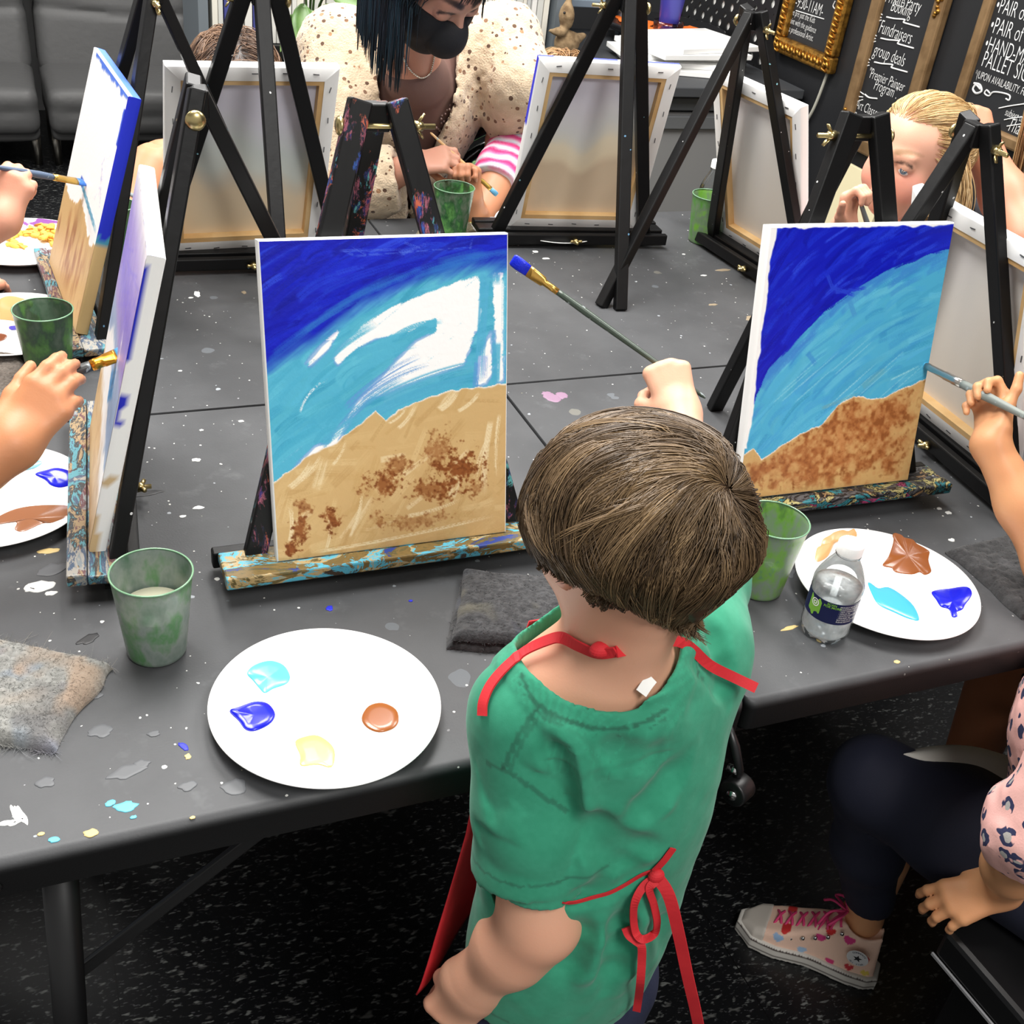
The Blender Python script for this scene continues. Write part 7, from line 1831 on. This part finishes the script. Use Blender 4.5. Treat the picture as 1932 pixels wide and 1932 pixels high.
# ---------------- child behind the back-left canvas
def make_backleft():
    hd = AY(446, 178, 2.48); R = axes((-.05, -1, -.35), (0, 0, 1)); neck = hd-np.array([.0, -.02, .15])
    sh = AY(292, 318, 2.42); el = AY(228, 425, 2.34); wr = AY(330, 470, 2.20)
    sh2 = 2*neck-sh; sh2[2] = sh[2]
    T, skm, pcs, seg, tips = arm_person('child', 'brown haired child with bare shoulder behind the grey-lilac canvas back', (hd[0], 2.5, 0), (226, 166, 130), (214, 140, 108), sh, el, wr, nrm((.8, -.5, 0)), np.array([0, -.2, 1]), -1, .12,
        [(.6, .8, .5)]*4, (.5, .3, .2, .2), .08, (.052, .038, .033, .024), 1.1, vox=.0035, extra=[(lambda P: su(head_sdf(P, hd, R, .10), su(chain(P, [neck-(0, -.02, .10), hd-(0, -.01, .05)], [.055, .046], .02), cone(P, sh+(.02, .02, .0), sh2, .052, .052), .05), .02), *bb([hd, neck, sh, sh2], .14), .006)])
    body('body', pcs, skm, T, skin_cols((202, 142, 106), (192, 122, 88), face_marks(hd, R, .1))); eyes(T, hd, R, .10)
    hip = np.array([neck[0], 2.62, .46])
    tr = lambda P: np.maximum(chain(P, [hip, (hip+neck)/2, neck-(0, -.02, .12)], [.125, .12, .10], .05), P[..., 2]-(neck[2]-.09)-.6*np.abs(P[..., 0]-neck[0])*0)
    lo, hi = bb([hip, neck], .15); body('vest_top', [(tr, lo, hi, .008)], mat('dark_vest', (44, 44, 50), .85), T)
    bnd = el*.62+sh*.38; MB().tube([bnd+(el-sh)*.0, bnd+nrm(el-sh)*.007], [.0455, .0445], 24).build('arm_band', mat('grey_elastic', (120, 130, 132), .6), T, smooth=True, label='grey band on the upper arm')
    long_hair(T, hd+R @ np.array([0, -.012, .016]), (.090, .104, .104), R, 4000, lambda u: ~((u[:, 1] > .45) & (u[:, 2] < .4)) & (u[:, 2] > -.3), lambda p: np.stack([np.sign(p[:, 0])*.9, .1+0*p[:, 0], -.4+0*p[:, 0]], 1), hair_cols([(58, 42, 34), (104, 78, 60), (150, 120, 96)]), cm('chestnut_hair', (104, 78, 60), .40, attr=True), 22, .0155, (.003, .018), 81, w=.0009, fall=(.1, .0, -1))
    def legs(P):
        d = None
        for s in (-1, 1): 
            e = chain(P, [hip+(s*.06, 0, 0), hip+(s*.08, -.28, .0), hip+(s*.08, -.26, -.40)], [.085, .06, .045], .03); d = e if d is None else su(d, e, .02)
        return d
    lo, hi = bb([hip+(-.1, -.3, -.45), hip+(.1, 0, .06)], .10); lo[2] = 0; body('trousers', [(legs, lo, hi, .01)], mat('denim_shorts', (60, 70, 96), .85), T)
make_backleft()
# ------------------------------------------------------------------ lounge seats along the back
leather = mat('dark_grey_leather', (74, 74, 74), .55, bump=(34, .18, .006))
chrm = mat('brushed_steel_leg', (150, 146, 138), .3, metal=1)
def sofa(x0, x1, label):
    T = thing('lounge_sofa', label, 'sofa', ((x0+x1)/2, 5.2, 0))
    def cush(P, fn): return fn
    def seat(P):
        q = P-np.array([(x0+x1)/2, 5.05, .235], np.float32); b = np.abs(q)-np.array([(x1-x0)/2-.05, .22, .045], np.float32)
        d = np.sqrt((np.maximum(b, 0)**2).sum(-1))+np.minimum(b.max(-1), 0)-.045
        g = np.abs(P[..., 2]-.235-.012*np.cos((P[..., 0]-x0)/(x1-x0)*6.28)); d += .010*np.exp(-(g/.006)**2)
        return d+.010*vnoise(P*np.array([1, 1, 1.5], np.float32), 7)
    def base(P):
        q = P-np.array([(x0+x1)/2, 5.06, .155], np.float32); b = np.abs(q)-np.array([(x1-x0)/2-.04, .20, .015], np.float32)
        return np.sqrt((np.maximum(b, 0)**2).sum(-1))+np.minimum(b.max(-1), 0)-.03+.006*vnoise(P, 8)
    def back(P):
        q = P-np.array([(x0+x1)/2, 5.36+.0, .62], np.float32); y = q[..., 1]-(P[..., 2]-.62)*.22
        b = np.stack([np.abs(q[..., 0])-((x1-x0)/2-.055), np.abs(y)-.05, np.abs(q[..., 2])-.30], -1)
        d = np.sqrt((np.maximum(b, 0)**2).sum(-1))+np.minimum(b.max(-1), 0)-.05
        for z0 in (.52, .74): d += .012*np.exp(-((P[..., 2]-z0-.01*np.sin(P[..., 0]*9))/.012)**2)
        return d+.010*vnoise(P, 6)
    lo = (x0-.02, 4.75, .09); hi = (x1+.02, 5.60, 1.05)
    body('seat_cushion', [(seat, (x0-.02, 4.7, .1), (x1+.02, 5.4, .40), .014)], leather, T)
    body('seat_base', [(base, (x0-.02, 4.7, .08), (x1+.02, 5.4, .26), .014)], leather, T)
    body('backrest', [(back, (x0-.02, 5.1, .20), (x1+.02, 5.65, 1.08), .016)], leather, T)
    for xx in (x0+.03, x1-.03):
        for yy in (4.92, 5.30): MB().tube([(xx, yy, 0), (xx, yy, .15)], [.016, .018], 12).build('leg', chrm, T, smooth=True)
sofa(-1.18, -.50, 'dark grey leather lounge seat at the far left of the back row'); sofa(-.49, .135, 'dark grey leather lounge seat whose left gap shows the wall, behind the white canvas')
sofa(.150, .78, 'dark grey leather lounge seat behind the brown haired child')
# ------------------------------------------------------------------ magazine shelf
blk = mat('black_shelf_board', (18, 18, 19), .5); gry = mat('grey_painted_wood', (104, 112, 118), .6)
T = thing('bookcase', 'black bookcase of white magazines behind the woman', 'bookcase', (1.3, 4.0, 0))
bx0, bx1, by0, by1 = .60, 1.80, 3.82, 4.14
MB().box(((bx0+bx1)/2, (by0+by1)/2, .70), (bx1-bx0, by1-by0, .04)).build('shelf', blk, T)
MB().box(((bx0+bx1)/2, (by0+by1)/2, .30), (bx1-bx0, by1-by0, .04)).build('shelf', blk, T)
MB().box(((bx0+bx1)/2, (by0+by1)/2, 1.06), (bx1-bx0, by1-by0, .04)).build('shelf', blk, T)
MB().box(((bx0+bx1)/2, by1-.01, .53), (bx1-bx0, .02, 1.04)).build('back_panel', blk, T)
for xx in (bx0, bx1): MB().box((xx, (by0+by1)/2, .54), (.03, by1-by0, 1.08)).build('side_panel', gry, T)
rr = np.random.default_rng(6); x = bx0+.03; k = 0; mags = []
spines = [(222, 220, 214), (206, 206, 200), (232, 230, 226), (190, 192, 190), (226, 222, 210)]
while x < bx1-.05:
    w = float(rr.uniform(.010, .026)); h = float(rr.uniform(.225, .26)); c = spines[rr.integers(5)]
    nm = 'white'
    if abs(x-1.585) < .012: c = (206, 160, 60); nm = 'mustard'
    elif abs(x-1.56) < .010: c = (190, 40, 60); nm = 'red'
    elif rr.random() < .08: c = (70, 74, 140); nm = 'violet'
    lean = float(rr.normal(0, .02))
    o = MB().box((0, 0, h/2), (w*.94, .20, h)).build('magazine', cm('magazine_%d_%d_%d' % c, c, .5), None, bev=.001)
    o.location = (x+w/2, by0+.13+float(rr.normal(0, .006)), .7215); o.rotation_euler = (0, 0, float(rr.normal(0, .01)))
    lab = {'white': 'slim white magazine standing in the row on the bookcase behind the woman', 'mustard': 'mustard yellow magazine spine in the row right of the woman', 'red': 'red magazine spine in the row right of the woman', 'violet': 'violet magazine spine among the white ones behind the woman'}[nm]
    tag(o, lab, 'magazine', group='magazines on the bookcase'); x += w+.002
# ------------------------------------------------------------------ plants
leafm = mat('plant_leaf_green', (86, 120, 62), .4, var=((120, 156, 84), 12, .4, .65)); stemm = mat('plant_stem', (70, 96, 50), .6); potm = mat('black_plant_pot', (22, 22, 23), .5)
def leaf(mb, base, d, L_, w, droop, up):
    d = nrm(d); s = nrm(np.cross(d, up)); u = np.linspace(0, 1, 11); ww = w*np.sin(np.pi*np.clip(u*.97+.03, 0, 1)**.8)
    c = np.array(base)+np.outer(u*L_, d)-np.outer(droop*L_*u*u, (0, 0, 1)); nn = np.cross(s, d)
    mb.grid(np.stack([c+np.outer(ww*k, s)+np.outer(ww*abs(k)*.35, nn) for k in (-1, -.5, 0, .5, 1)], 1))
p0 = AY(600, 30, 3.62)
T = thing('potted_plant', 'broad-leaved green plant hanging over the magazines left of the woman', 'plant', (p0[0], 3.62, 0)); 
MB().lathe([(.09, 0), (.12, .28), (.125, .30), (.11, .30), (.10, .27), (.001, .27)], 30, (p0[0], 3.66, 0)).build('pot', potm, T, smooth=True)
mb = MB(); st = MB()
rl = np.random.default_rng(10)
for (px, py, dx, dz, L_, w) in ((572, 8, -.1, -.5, .13, .034), (585, 20, .1, -.8, .15, .038), (600, 45, .2, -.9, .12, .032), (560, 30, -.5, -.6, .10, .03), (612, 10, .6, -.5, .13, .034), (590, -30, -.5, .1, .14, .036), (620, -20, .7, -.1, .14, .036), (600, 70, .3, -.9, .10, .026), (570, -50, -.6, .5, .14, .036), (640, 0, .8, -.2, .13, .034), (605, -60, .2, .8, .14, .036)):
    b = AY(px, py, 3.60+rl.normal(0, .02)); leaf(mb, b, (dx, -.35, dz), L_, w, .25, (0, -1, .3)); st.tube(smooth_path([(p0[0]+rl.normal(0, .02), 3.66, .27), (p0[0]*.6+b[0]*.4, 3.68, b[2]*.7+.15), b], 6), .004, 6)
o = mb.build('leaves', leafm, T, smooth=True); s_ = o.modifiers.new('t', 'SOLIDIFY'); s_.thickness = .0012
st.build('stems', stemm, T, smooth=True)
p0 = AY(925, 200, 3.05)
T = thing('potted_fern', 'dark green fern between the cardigan and its sleeve', 'plant', (p0[0], 3.05, 0))
MB().lathe([(.08, 0), (.11, .36), (.115, .40), (.10, .40), (.001, .38)], 30, (p0[0], 3.05, 0)).build('pot', potm, T, smooth=True)
mb = MB()
for k in range(26):
    a = k*2.4; t = np.linspace(0, 1, 16); r = .30*(.6+.4*rl.random())
    path = np.stack([p0[0]+r*t*math.cos(a), 3.05+r*t*math.sin(a), .40+.42*t-.26*t*t*(1+.5*rl.random())], 1); mb.tube(path, .0022, 5)
    for i in range(2, 16):
        for sg in (-1, 1):
            d = nrm(path[i]-path[i-1]); s = nrm(np.cross(d, (0, 0, 1)))*sg; leaf(mb, path[i], s+d*.35, .045*(1-.8*t[i])+.012, .0065, .2, (0, 0, 1))
mb.build('fronds', mat('fern_green', (58, 92, 46), .5, var=((100, 140, 70), 30, .45, .7)), T, smooth=True)
# ------------------------------------------------------------------ black chair behind the tie-dye child
cx, cy = 1.08, 2.62
T = thing('chair', 'black metal chair with rounded back beside the tie-dye child', 'chair', (cx, cy, 0)); bm2 = mat('black_gloss_metal', (14, 14, 15), .22)
MB().box((cx, cy, .44), (.38, .36, .03)).build('seat', bm2, T, bev=.012)
for sx in (-1, 1):
    MB().tube([(cx+sx*.17, cy-.16, .43), (cx+sx*.19, cy-.20, 0)], .012, 10).build('leg', bm2, T, smooth=True)
    MB().tube([(cx+sx*.17, cy+.16, .43), (cx+sx*.19, cy+.22, 0)], .012, 10).build('leg', bm2, T, smooth=True)
a = np.linspace(-.35, math.pi+.35, 26)
for r, nm in ((.205, 'back_hoop'), (.165, 'inner_hoop')): MB().tube(np.stack([cx+r*np.cos(a), np.full(26, cy-.16), .66+r*np.sin(a)], 1), .013, 10).build(nm, bm2, T, smooth=True)
for sx in (-1, 1): MB().tube([(cx+sx*.193, cy-.16, .59), (cx+sx*.17, cy-.15, .44)], .012, 10).build('back_post', bm2, T, smooth=True)
# ------------------------------------------------------------------ grey cabinet and clutter along the right wall
cabm = mat('grey_cabinet_paint', (120, 120, 120), .5); dkm = mat('dark_grey_rail', (58, 60, 63), .5)
T = thing('cabinet', 'grey cabinet with dark drawer rails behind the far canvas', 'cabinet', (2.17, 3.7, 0))
MB().box((2.17, 3.72, .34), (.58, .78, .64)).build('body', cabm, T, bev=.004)
MB().box((2.17, 3.70, .735), (.62, .84, .03)).build('top', dkm, T, bev=.003)
for z in (.69, .63): MB().box((2.17, 3.322, z), (.57, .016, .042)).build('drawer', dkm if z > .66 else cm('mid_grey_rail', (88, 90, 92), .5), T, bev=.003)
for xx in (1.90, 2.44): MB().box((xx, 3.32, .34), (.035, .02, .66)).build('corner_post', cm('mid_grey_rail', (88, 90, 92), .5), T)
wht = mat('white_canvas_stack', (240, 240, 238), .7)
for i in range(5):
    o = MB().box((0, 0, .009), (.36, .28, .017)).build('blank_canvas', wht, None, bev=.002); o.location = (2.13+.02*i-.03*(i % 2), 3.56+.03*(i % 3), .7505+i*.0176); o.rotation_euler = (0, 0, .12*i-.25)
    tag(o, ['lowest blank canvas of the pile on the grey cabinet', 'second blank canvas from the bottom of the pile on the grey cabinet', 'middle blank canvas of the pile on the grey cabinet', 'fourth blank canvas up in the pile on the grey cabinet', 'topmost blank canvas of the pile on the grey cabinet'][i], 'canvas', group='blank canvases stacked on the grey cabinet')
# raised stand with a round black tray
T = thing('tray_stand', 'black round tray on a post holding orange paper leaves', 'tray', (2.24, 3.86, .75))
MB().tube([(2.24, 3.86, .75), (2.24, 3.86, .80)], [.06, .04], 20).build('post', blk, T, smooth=True)
MB().lathe([(.0005, .80), (.20, .80), (.218, .812), (.222, .828), (.214, .828), (.206, .815), (.0005, .812)], 60, (2.24, 3.86, 0)).build('tray', mat('black_tray', (26, 26, 28), .3), T, smooth=True)
orm = mat('orange_craft_foam', (246, 120, 40), .7)
def maple(name, x, y, z, s, rot, label):
    mb = MB(); a = np.linspace(0, 2*np.pi, 41)[:-1]; r = s*(.62+.30*np.abs(np.cos(a*2.5))**1.5+.07*np.cos(a*15)); P = np.stack([r*np.cos(a), r*np.sin(a)*.8], 1); k = len(P)
    V = np.concatenate([np.c_[P, np.zeros(k)], np.c_[P, np.full(k, .003)]]); F = [(j, (j+1) % k, k+(j+1) % k, k+j) for j in range(k)]+[tuple(range(k, 2*k)), tuple(range(k-1, -1, -1))]
    o = mb.add(V, F).build(name, orm, None); o.location = (x, y, z); o.rotation_euler = (0, 0, rot); tag(o, label, 'paper leaf', group='orange paper leaves on the tray'); return o
maple('paper_leaf', 2.16, 3.78, .8165, .095, .3, 'orange leaf cut-out nearest the front of the black tray'); maple('paper_leaf', 2.33, 3.80, .8165, .11, 1.2, 'orange leaf cut-out at the right of the black tray'); maple('paper_leaf', 2.17, 3.95, .8165, .10, 2.2, 'orange leaf cut-out at the left rear of the black tray')
T = thing('plastic_cup', 'purple plastic cup standing on the orange leaf', 'cup', (2.22, 3.80, .82))
MB().lathe([(.001, .822), (.030, .822), (.034, .83), (.046, .95), (.048, .955), (.044, .952), (.033, .84), (.001, .838)], 40, (2.22, 3.80, 0)).build('cup', mat('purple_plastic', (60, 60, 150), .35), T, smooth=True)
T = thing('tape_roll', 'clear tape loop around the foot of the purple cup', 'tape', (2.22, 3.80, .83))
MB().lathe([(.050, .822), (.054, .822), (.054, .850), (.050, .850), (.050, .822)], 40, (2.22, 3.80, 0)).build('tape', clear_mat('clear_tape', 1.5, (226, 220, 240)), T, smooth=True)
T = thing('side_shelf', 'grey-blue shelf with slim posts right of the bookcase', 'shelf', (2.02, 4.3, 0)); gb = mat('grey_blue_paint', (120, 134, 148), .5)
MB().box((2.02, 4.42, .86), (.30, .86, .025)).build('top', gb, T, bev=.003)
for xx, yy in ((1.89, 4.02), (2.15, 4.02), (1.89, 4.82), (2.15, 4.82)): MB().box((xx, yy, .425), (.03, .03, .85)).build('post', gb, T)
MB().box((2.02, 4.42, .60), (.30, .86, .02)).build('lower_shelf', gb, T)
for i, (dx, dy) in enumerate(((-.04, 0), (.02, .05))):
    o = MB().box((0, 0, .0125), (.20, .27, .024)).build('book', cm('teal_book', (40, 116, 140), .5), None, bev=.004); o.location = (2.02+dx, 4.34+dy, .8735+i*.026); o.rotation_euler = (0, 0, .3*i)
    tag(o, ('teal book lying flat on the grey-blue shelf', 'upper teal book on the grey-blue shelf')[i], 'book', group='teal books on the grey-blue shelf')
# burlap bird ornament
b0 = AY(1058, 62, 3.74)
T = thing('ornament', 'burlap animal ornament beside the magazines above the far canvas', 'ornament', (b0[0], 3.74, 0)); bur = mat('burlap', (150, 126, 94), .95, var=((110, 88, 62), 40, .4, .65), bump=(300, .5, .002))
def animal(P):
    d = ell(P, b0+(.025, 0, -.035), (.042, .04, .045)); d = su(d, ell(P, b0+(.01, -.01, .055), (.026, .03, .040)), .02)
    d = su(d, cone(P, b0+(-.01, -.02, .005), b0+(-.055, -.03, .012), .018, .006), .015); d = su(d, cone(P, b0+(.012, 0, .08), b0+(.02, .0, .115), .016, .006), .012); return su(d, cone(P, b0+(.055, 0, -.02), b0+(.10, .02, -.01), .022, .009), .015)+.005*vnoise(P, 60)
body('figure', [(animal, b0-.13, b0+.13, .005)], bur, T)
MB().tube(np.stack([b0[0]-.03+.055*np.cos(np.linspace(0, math.pi, 14)), np.full(14, 3.72), b0[2]-.105+.055*np.sin(np.linspace(0, math.pi, 14))], 1), .010, 8).build('arch', bur, T, smooth=True)
MB().ball(b0+(-.012, -.034, .070), .0045, 8).build('eye', cm('black_bead', (30, 24, 20), .5), T, smooth=True)
MB().box((b0[0]+.02, 3.76, (b0[2]-.11)/2), (.16, .12, b0[2]-.115)).build('plinth', cm('mid_grey_rail', (88, 90, 92), .5), T)
# perforated black panel, holes cut through
T = thing('perforated_panel', 'black perforated metal panel behind the orange leaves', 'panel', (2.48, 3.85, 0)); mb = MB(); hs = .062; n = 16; a = np.arange(n)*2*np.pi/n+math.pi/n
sq = np.stack([np.cos(a), np.sin(a)], 1); sq = sq/np.abs(sq).max(1)[:, None]*hs/2
for i in range(10):
    for j in range(9):
        cxx = 3.54+hs*(i+.5); cz = .56+hs*(j+.5); ci = np.stack([np.cos(a), np.sin(a)], 1)*.0145
        V = np.concatenate([np.c_[np.full(n, 2.478), cxx+sq[:, 0], cz+sq[:, 1]], np.c_[np.full(n, 2.478), cxx+ci[:, 0], cz+ci[:, 1]], np.c_[np.full(n, 2.484), cxx+ci[:, 0], cz+ci[:, 1]]])
        mb.add(V, [(k, (k+1) % n, n+(k+1) % n, n+k) for k in range(n)]+[(n+k, n+(k+1) % n, 2*n+(k+1) % n, 2*n+k) for k in range(n)])
mb.build('panel', mat('black_perforated_metal', (18, 18, 20), .45), T)
MB().box((2.492, 3.85, .84), (.008, .62, .56)).build('backing_board', mat('white_board', (226, 226, 222), .8), T)
for yy in (3.535, 4.165): MB().box((2.485, yy, .55), (.02, .015, 1.1)).build('upright', blk, T)
T = thing('board', 'cream board leaning against the black wall behind the blonde girl', 'board', (2.40, 2.86, 0))
MB().bar((2.36, 2.86, 0), (2.47, 2.86, .61), .24, .02, (0, 1, 0)).build('board', mat('cream_board', (206, 196, 160), .7), T, bev=.002)
# ------------------------------------------------------------------ framed chalkboards on the right wall
gold = mat('gilt_frame', (190, 140, 60), .35, metal=.85, var=((120, 84, 36), 60, .4, .65)); dull = mat('antique_bronze_frame', (140, 112, 78), .5, metal=.4, var=((110, 84, 54), 20, .4, .7))
slate = mat('chalkboard_black', (26, 27, 30), .6); chalk = mat('chalk_paint_white', (226, 226, 224), .8)
def chalkboard(label, ya, yb, zb, zt, fw, ornate, cells, xw=WX, corner=True):
    """ya left (far) edge, yb right (near) edge"""
    T = thing('framed_chalkboard', label, 'chalkboard', (xw-.02, (ya+yb)/2, zb)); x = xw-.018
    MB().box((xw-.009, (ya+yb)/2, (zb+zt)/2), (.012, ya-yb-.01, zt-zb-.01)).build('board', slate, T)
    gm = gold if ornate else dull
    for nm, c, s in (('frame_rail', (x, (ya+yb)/2, zb+fw/2), (.032, ya-yb, fw)), ('frame_rail', (x, (ya+yb)/2, zt-fw/2), (.032, ya-yb, fw)), ('frame_stile', (x, ya-fw/2, (zb+zt)/2), (.030, fw, zt-zb-2*fw)), ('frame_stile', (x, yb+fw/2, (zb+zt)/2), (.030, fw, zt-zb-2*fw))):
        o = MB().box(c, s).build(nm, gm, T, bev=.007)
    orn = MB(); r = np.random.default_rng(int(ya*100))
    def bead(y, z, s=1): orn.ball((xw-.034, y, z), (.007, .009*s, .009*s), 6)
    if ornate:
        for k in range(int((ya-yb)/.017)):
            y = yb+.01+k*.017
            orn.tube([(xw-.034, y-.007, zb+fw*.30), (xw-.040, y, zb+fw*.5+.004*(-1)**k), (xw-.034, y+.008, zb+fw*.72)], [.003, .006, .003], 6)
        for k in range(int((zt-zb)/.017)):
            z = zb+.01+k*.017
            for yy in (ya-fw*.5, yb+fw*.5): orn.tube([(xw-.034, yy-fw*.25, z-.006), (xw-.040, yy+.003*(-1)**k, z), (xw-.034, yy+fw*.25, z+.008)], [.003, .0055, .003], 6)
    elif corner:
        for y0, sg in ((ya, -1), (yb, 1)):
            for k in range(18):
                bead(y0+sg*fw*r.uniform(.15, .85), zb+r.uniform(.0, .11), .8)
            for k in range(10): bead(y0+sg*r.uniform(.0, .09), zb+fw*r.uniform(.15, .85), .8)
            for k in range(12): bead(y0+sg*fw*r.uniform(.15, .85), zb+r.uniform(.43, .52), .8)
    if orn.n: orn.build('ornament', gold, T, smooth=True)
    tx = MB()
    for c in cells:
        if c[0] == 'line':
            P = np.array(c[1]); tx.tube(smooth_path([(xw-.0165, p[0], p[1]) for p in P], 5), c[2], 5)
        else:
            s_, y, z, size, shear, bold = c; V, F = text_geo(s_, size*.84, shear, -.011*size); V = V*np.array([.60, 1, 1])
            tilt = 0.0; tx.add(np.stack([np.full(len(V), xw-.0162), y-V[:, 0], z+V[:, 1]+tilt*V[:, 0]], 1), F)
    tx.build('lettering', chalk, T)
def at_wall(px, py): q = AX(px, py, WX-.016); return q[1], q[2]
def L_(s, px, py, size, shear=.15, bold=.0012): y, z = at_wall(px, py); return (s, y, z, size, shear, bold)
def curl(pts, w=.0022): return ('line', [at_wall(*p) for p in pts], w)
def ticks(px, py): return [curl([(px, py), (px-10, py-7)], .0018), curl([(px-2, py+5), (px-14, py+4)], .0018), curl([(px-2, py+10), (px-12, py+14)], .0018)]
def flour(px, py): return [curl([(px, py), (px+14, py+3), (px+34, py+5), (px+32, py+10), (px+44, py+14), (px+62, py+19)])]+ticks(px-8, py-4)
chalkboard('gilt framed chalkboard with class times, leftmost on the black wall', 3.503, 3.165, .828, 1.55, .052, True,
  [L_('-9:30-11AM-', 1499, 12, .062, .1), curl([(1502, 20), (1555, 36)], .0015), L_('a live pre just the Kids', 1487, 25, .034, .2), L_('to paint with the guidance', 1481, 40, .034, .2), L_('of a professional Artist.', 1482, 57, .034, .2), curl([(1576, 2), (1572, 12), (1580, 18), (1588, 10)], .002)])
chalkboard('tall bronze framed chalkboard listing party bookings and fundraisers', 3.052, 2.735, .652, 1.55, .046, False,
  [L_('Private Party', 1669, 3, .062, .2), L_('Booking', 1679, 20, .058, .2), *flour(1673, 32), L_('Fundraisers', 1656, 61, .066, .25, .002), *flour(1662, 72), L_('group deals', 1646, 103, .064, .25, .002), *flour(1650, 117), L_('"Premier Painter', 1636, 145, .052, .25, .0015), L_('Program".', 1647, 168, .056, .25, .0015), curl([(1632, 178), (1640, 184), (1655, 186)]), *ticks(1630, 178), L_('"Art Classes', 1610, 202, .05, .2), L_('In', 1606, 222, .06, .1)])
chalkboard('gold edged chalkboard listing pallet signs, at the right edge', 2.597, 1.95, .838, 1.6, .034, False,
  [L_('\u2022PAIR of Earrings', 1876, 22, .066, .0, .0025), L_('\u2022PAIR of Glasses', 1865, 60, .070, .0, .0025), L_('\u2022HAND-MADE', 1855, 94, .066, .0, .0025), L_('PALLET SIGNS', 1850, 124, .070, .0, .0025), L_('*(UPON AVAILABILITY. FOR', 1838, 145, .034, .1),
   curl([(1850, 168), (1842, 160), (1836, 168), (1842, 176), (1852, 172), (1849, 160), (1838, 157)], .003), curl([(1868, 176), (1862, 170), (1858, 176), (1866, 181), (1874, 174), (1890, 175), (1905, 180), (1904, 189), (1898, 186)], .0022), curl([(1885, 204), (1905, 200), (1932, 196)], .0018), L_('subject to change', 1895, 217, .034, .2), curl([(1895, 226), (1915, 222), (1940, 220)], .0015), L_('Thank you', 1898, 245, .06, .2), curl([(1900, 238), (1940, 232)], .0015)], corner=False)
T = thing('cable', 'pale cable hanging down the black wall between the first two chalkboards', 'cable', (WX-.01, 3.1, .7))
MB().tube(smooth_path([AX(px, py, WX-.012) for px, py in ((1604, -30), (1594, 0), (1580, 60), (1570, 110), (1553, 160), (1535, 205), (1515, 240))], 6), .005, 8).build('cable', mat('pale_cable', (170, 168, 156), .5), T, smooth=True)
# somebody's bare leg in the shade under the table, at the right
T = thing('child', 'child outside the right edge, only a brown bare leg under the table visible', 'person', (1.75, .98, 0))
hp, kn, ft = np.array([1.78, 1.0, .47]), np.array([1.40, .97, .49]), np.array([1.43, .97, .05]); sk2 = skin('brown_skin', (150, 96, 66), (140, 84, 58))
hd = np.array([1.80, 1.0, 1.10]); nk_ = np.array([1.79, 1.0, .95]); Rh = axes((-1, .0, -.1), (0, 0, 1))
lg = lambda P: su(su(chain(P, [hp, kn, ft], [.078, .058, .036], .03), ell(P, ft+(-.06, 0, -.02), (.085, .036, .03)), .03), su(head_sdf(P, hd, Rh, .098), chain(P, [nk_-(0, 0, .08), hd-(0, 0, .05)], [.05, .045], .02), .02), .01)
lo, hi = bb([hp, kn, ft, hd], .13); lo[2] = 0; body('body', [(lg, lo, hi, .0075)], sk2, T, skin_cols((150, 96, 66), (140, 84, 58))); eyes(T, hd, Rh, .098)
tr = lambda P: chain(P, [hp, (hp+nk_)/2, nk_-(0, 0, .07)], [.115, .11, .085], .05); lo, hi = bb([hp, nk_], .14); body('shirt', [(tr, lo, hi, .009)], mat('yellow_shirt', (210, 180, 90), .85), T)
cp = ecap(hd+(0.01, 0, .015), (.088, .098, .10), Rh, lambda q: q[..., 1]-q[..., 2]*.8-.25); bigmesh('hair', cp[0], cp[1], lin(np.tile(np.array((34, 26, 22.)), (len(cp[0]), 1))), cm('dark_hair_strands', (60, 44, 34), .45, attr=True), T)
T = thing('stool', 'black stool under the child outside the right edge', 'stool', (1.82, 1.0, 0)); MB().box((1.82, 1.0, .37), (.34, .34, .05)).build('seat', blk, T, bev=.01)
for sx in (-1, 1):
    for sy in (-1, 1): MB().tube([(1.82+sx*.13, 1.0+sy*.13, .35), (1.82+sx*.15, 1.0+sy*.15, 0)], .014, 10).build('leg', blk, T, smooth=True)
# seats under the other sitters
def stool(x, y, label, h=.36):
    T = thing('stool', label, 'stool', (x, y, 0)); MB().lathe([(.0005, h), (.16, h), (.17, h-.012), (.17, h-.035), (.0005, h-.04)], 32, (x, y, 0)).build('seat', blk, T, smooth=True)
    for k in range(4):
        a = k*math.pi/2+.785; MB().tube([(x+.12*math.cos(a), y+.12*math.sin(a), h-.03), (x+.16*math.cos(a), y+.16*math.sin(a), 0)], .013, 10).build('leg', blk, T, smooth=True)
stool(.68, 2.72, 'black stool beneath the masked woman', .40); stool(.42, 2.66, 'black stool beneath the brown haired child', .35); stool(-.54, 1.28, 'black stool beneath the child at the near left edge', .35); stool(-.56, 1.80, 'black stool beneath the child at the far left edge', .35)
for o in bpy.data.objects:
    if 'base' in o: del o['base']
for m in bpy.data.materials:
    if 'nt' in m: del m['nt']
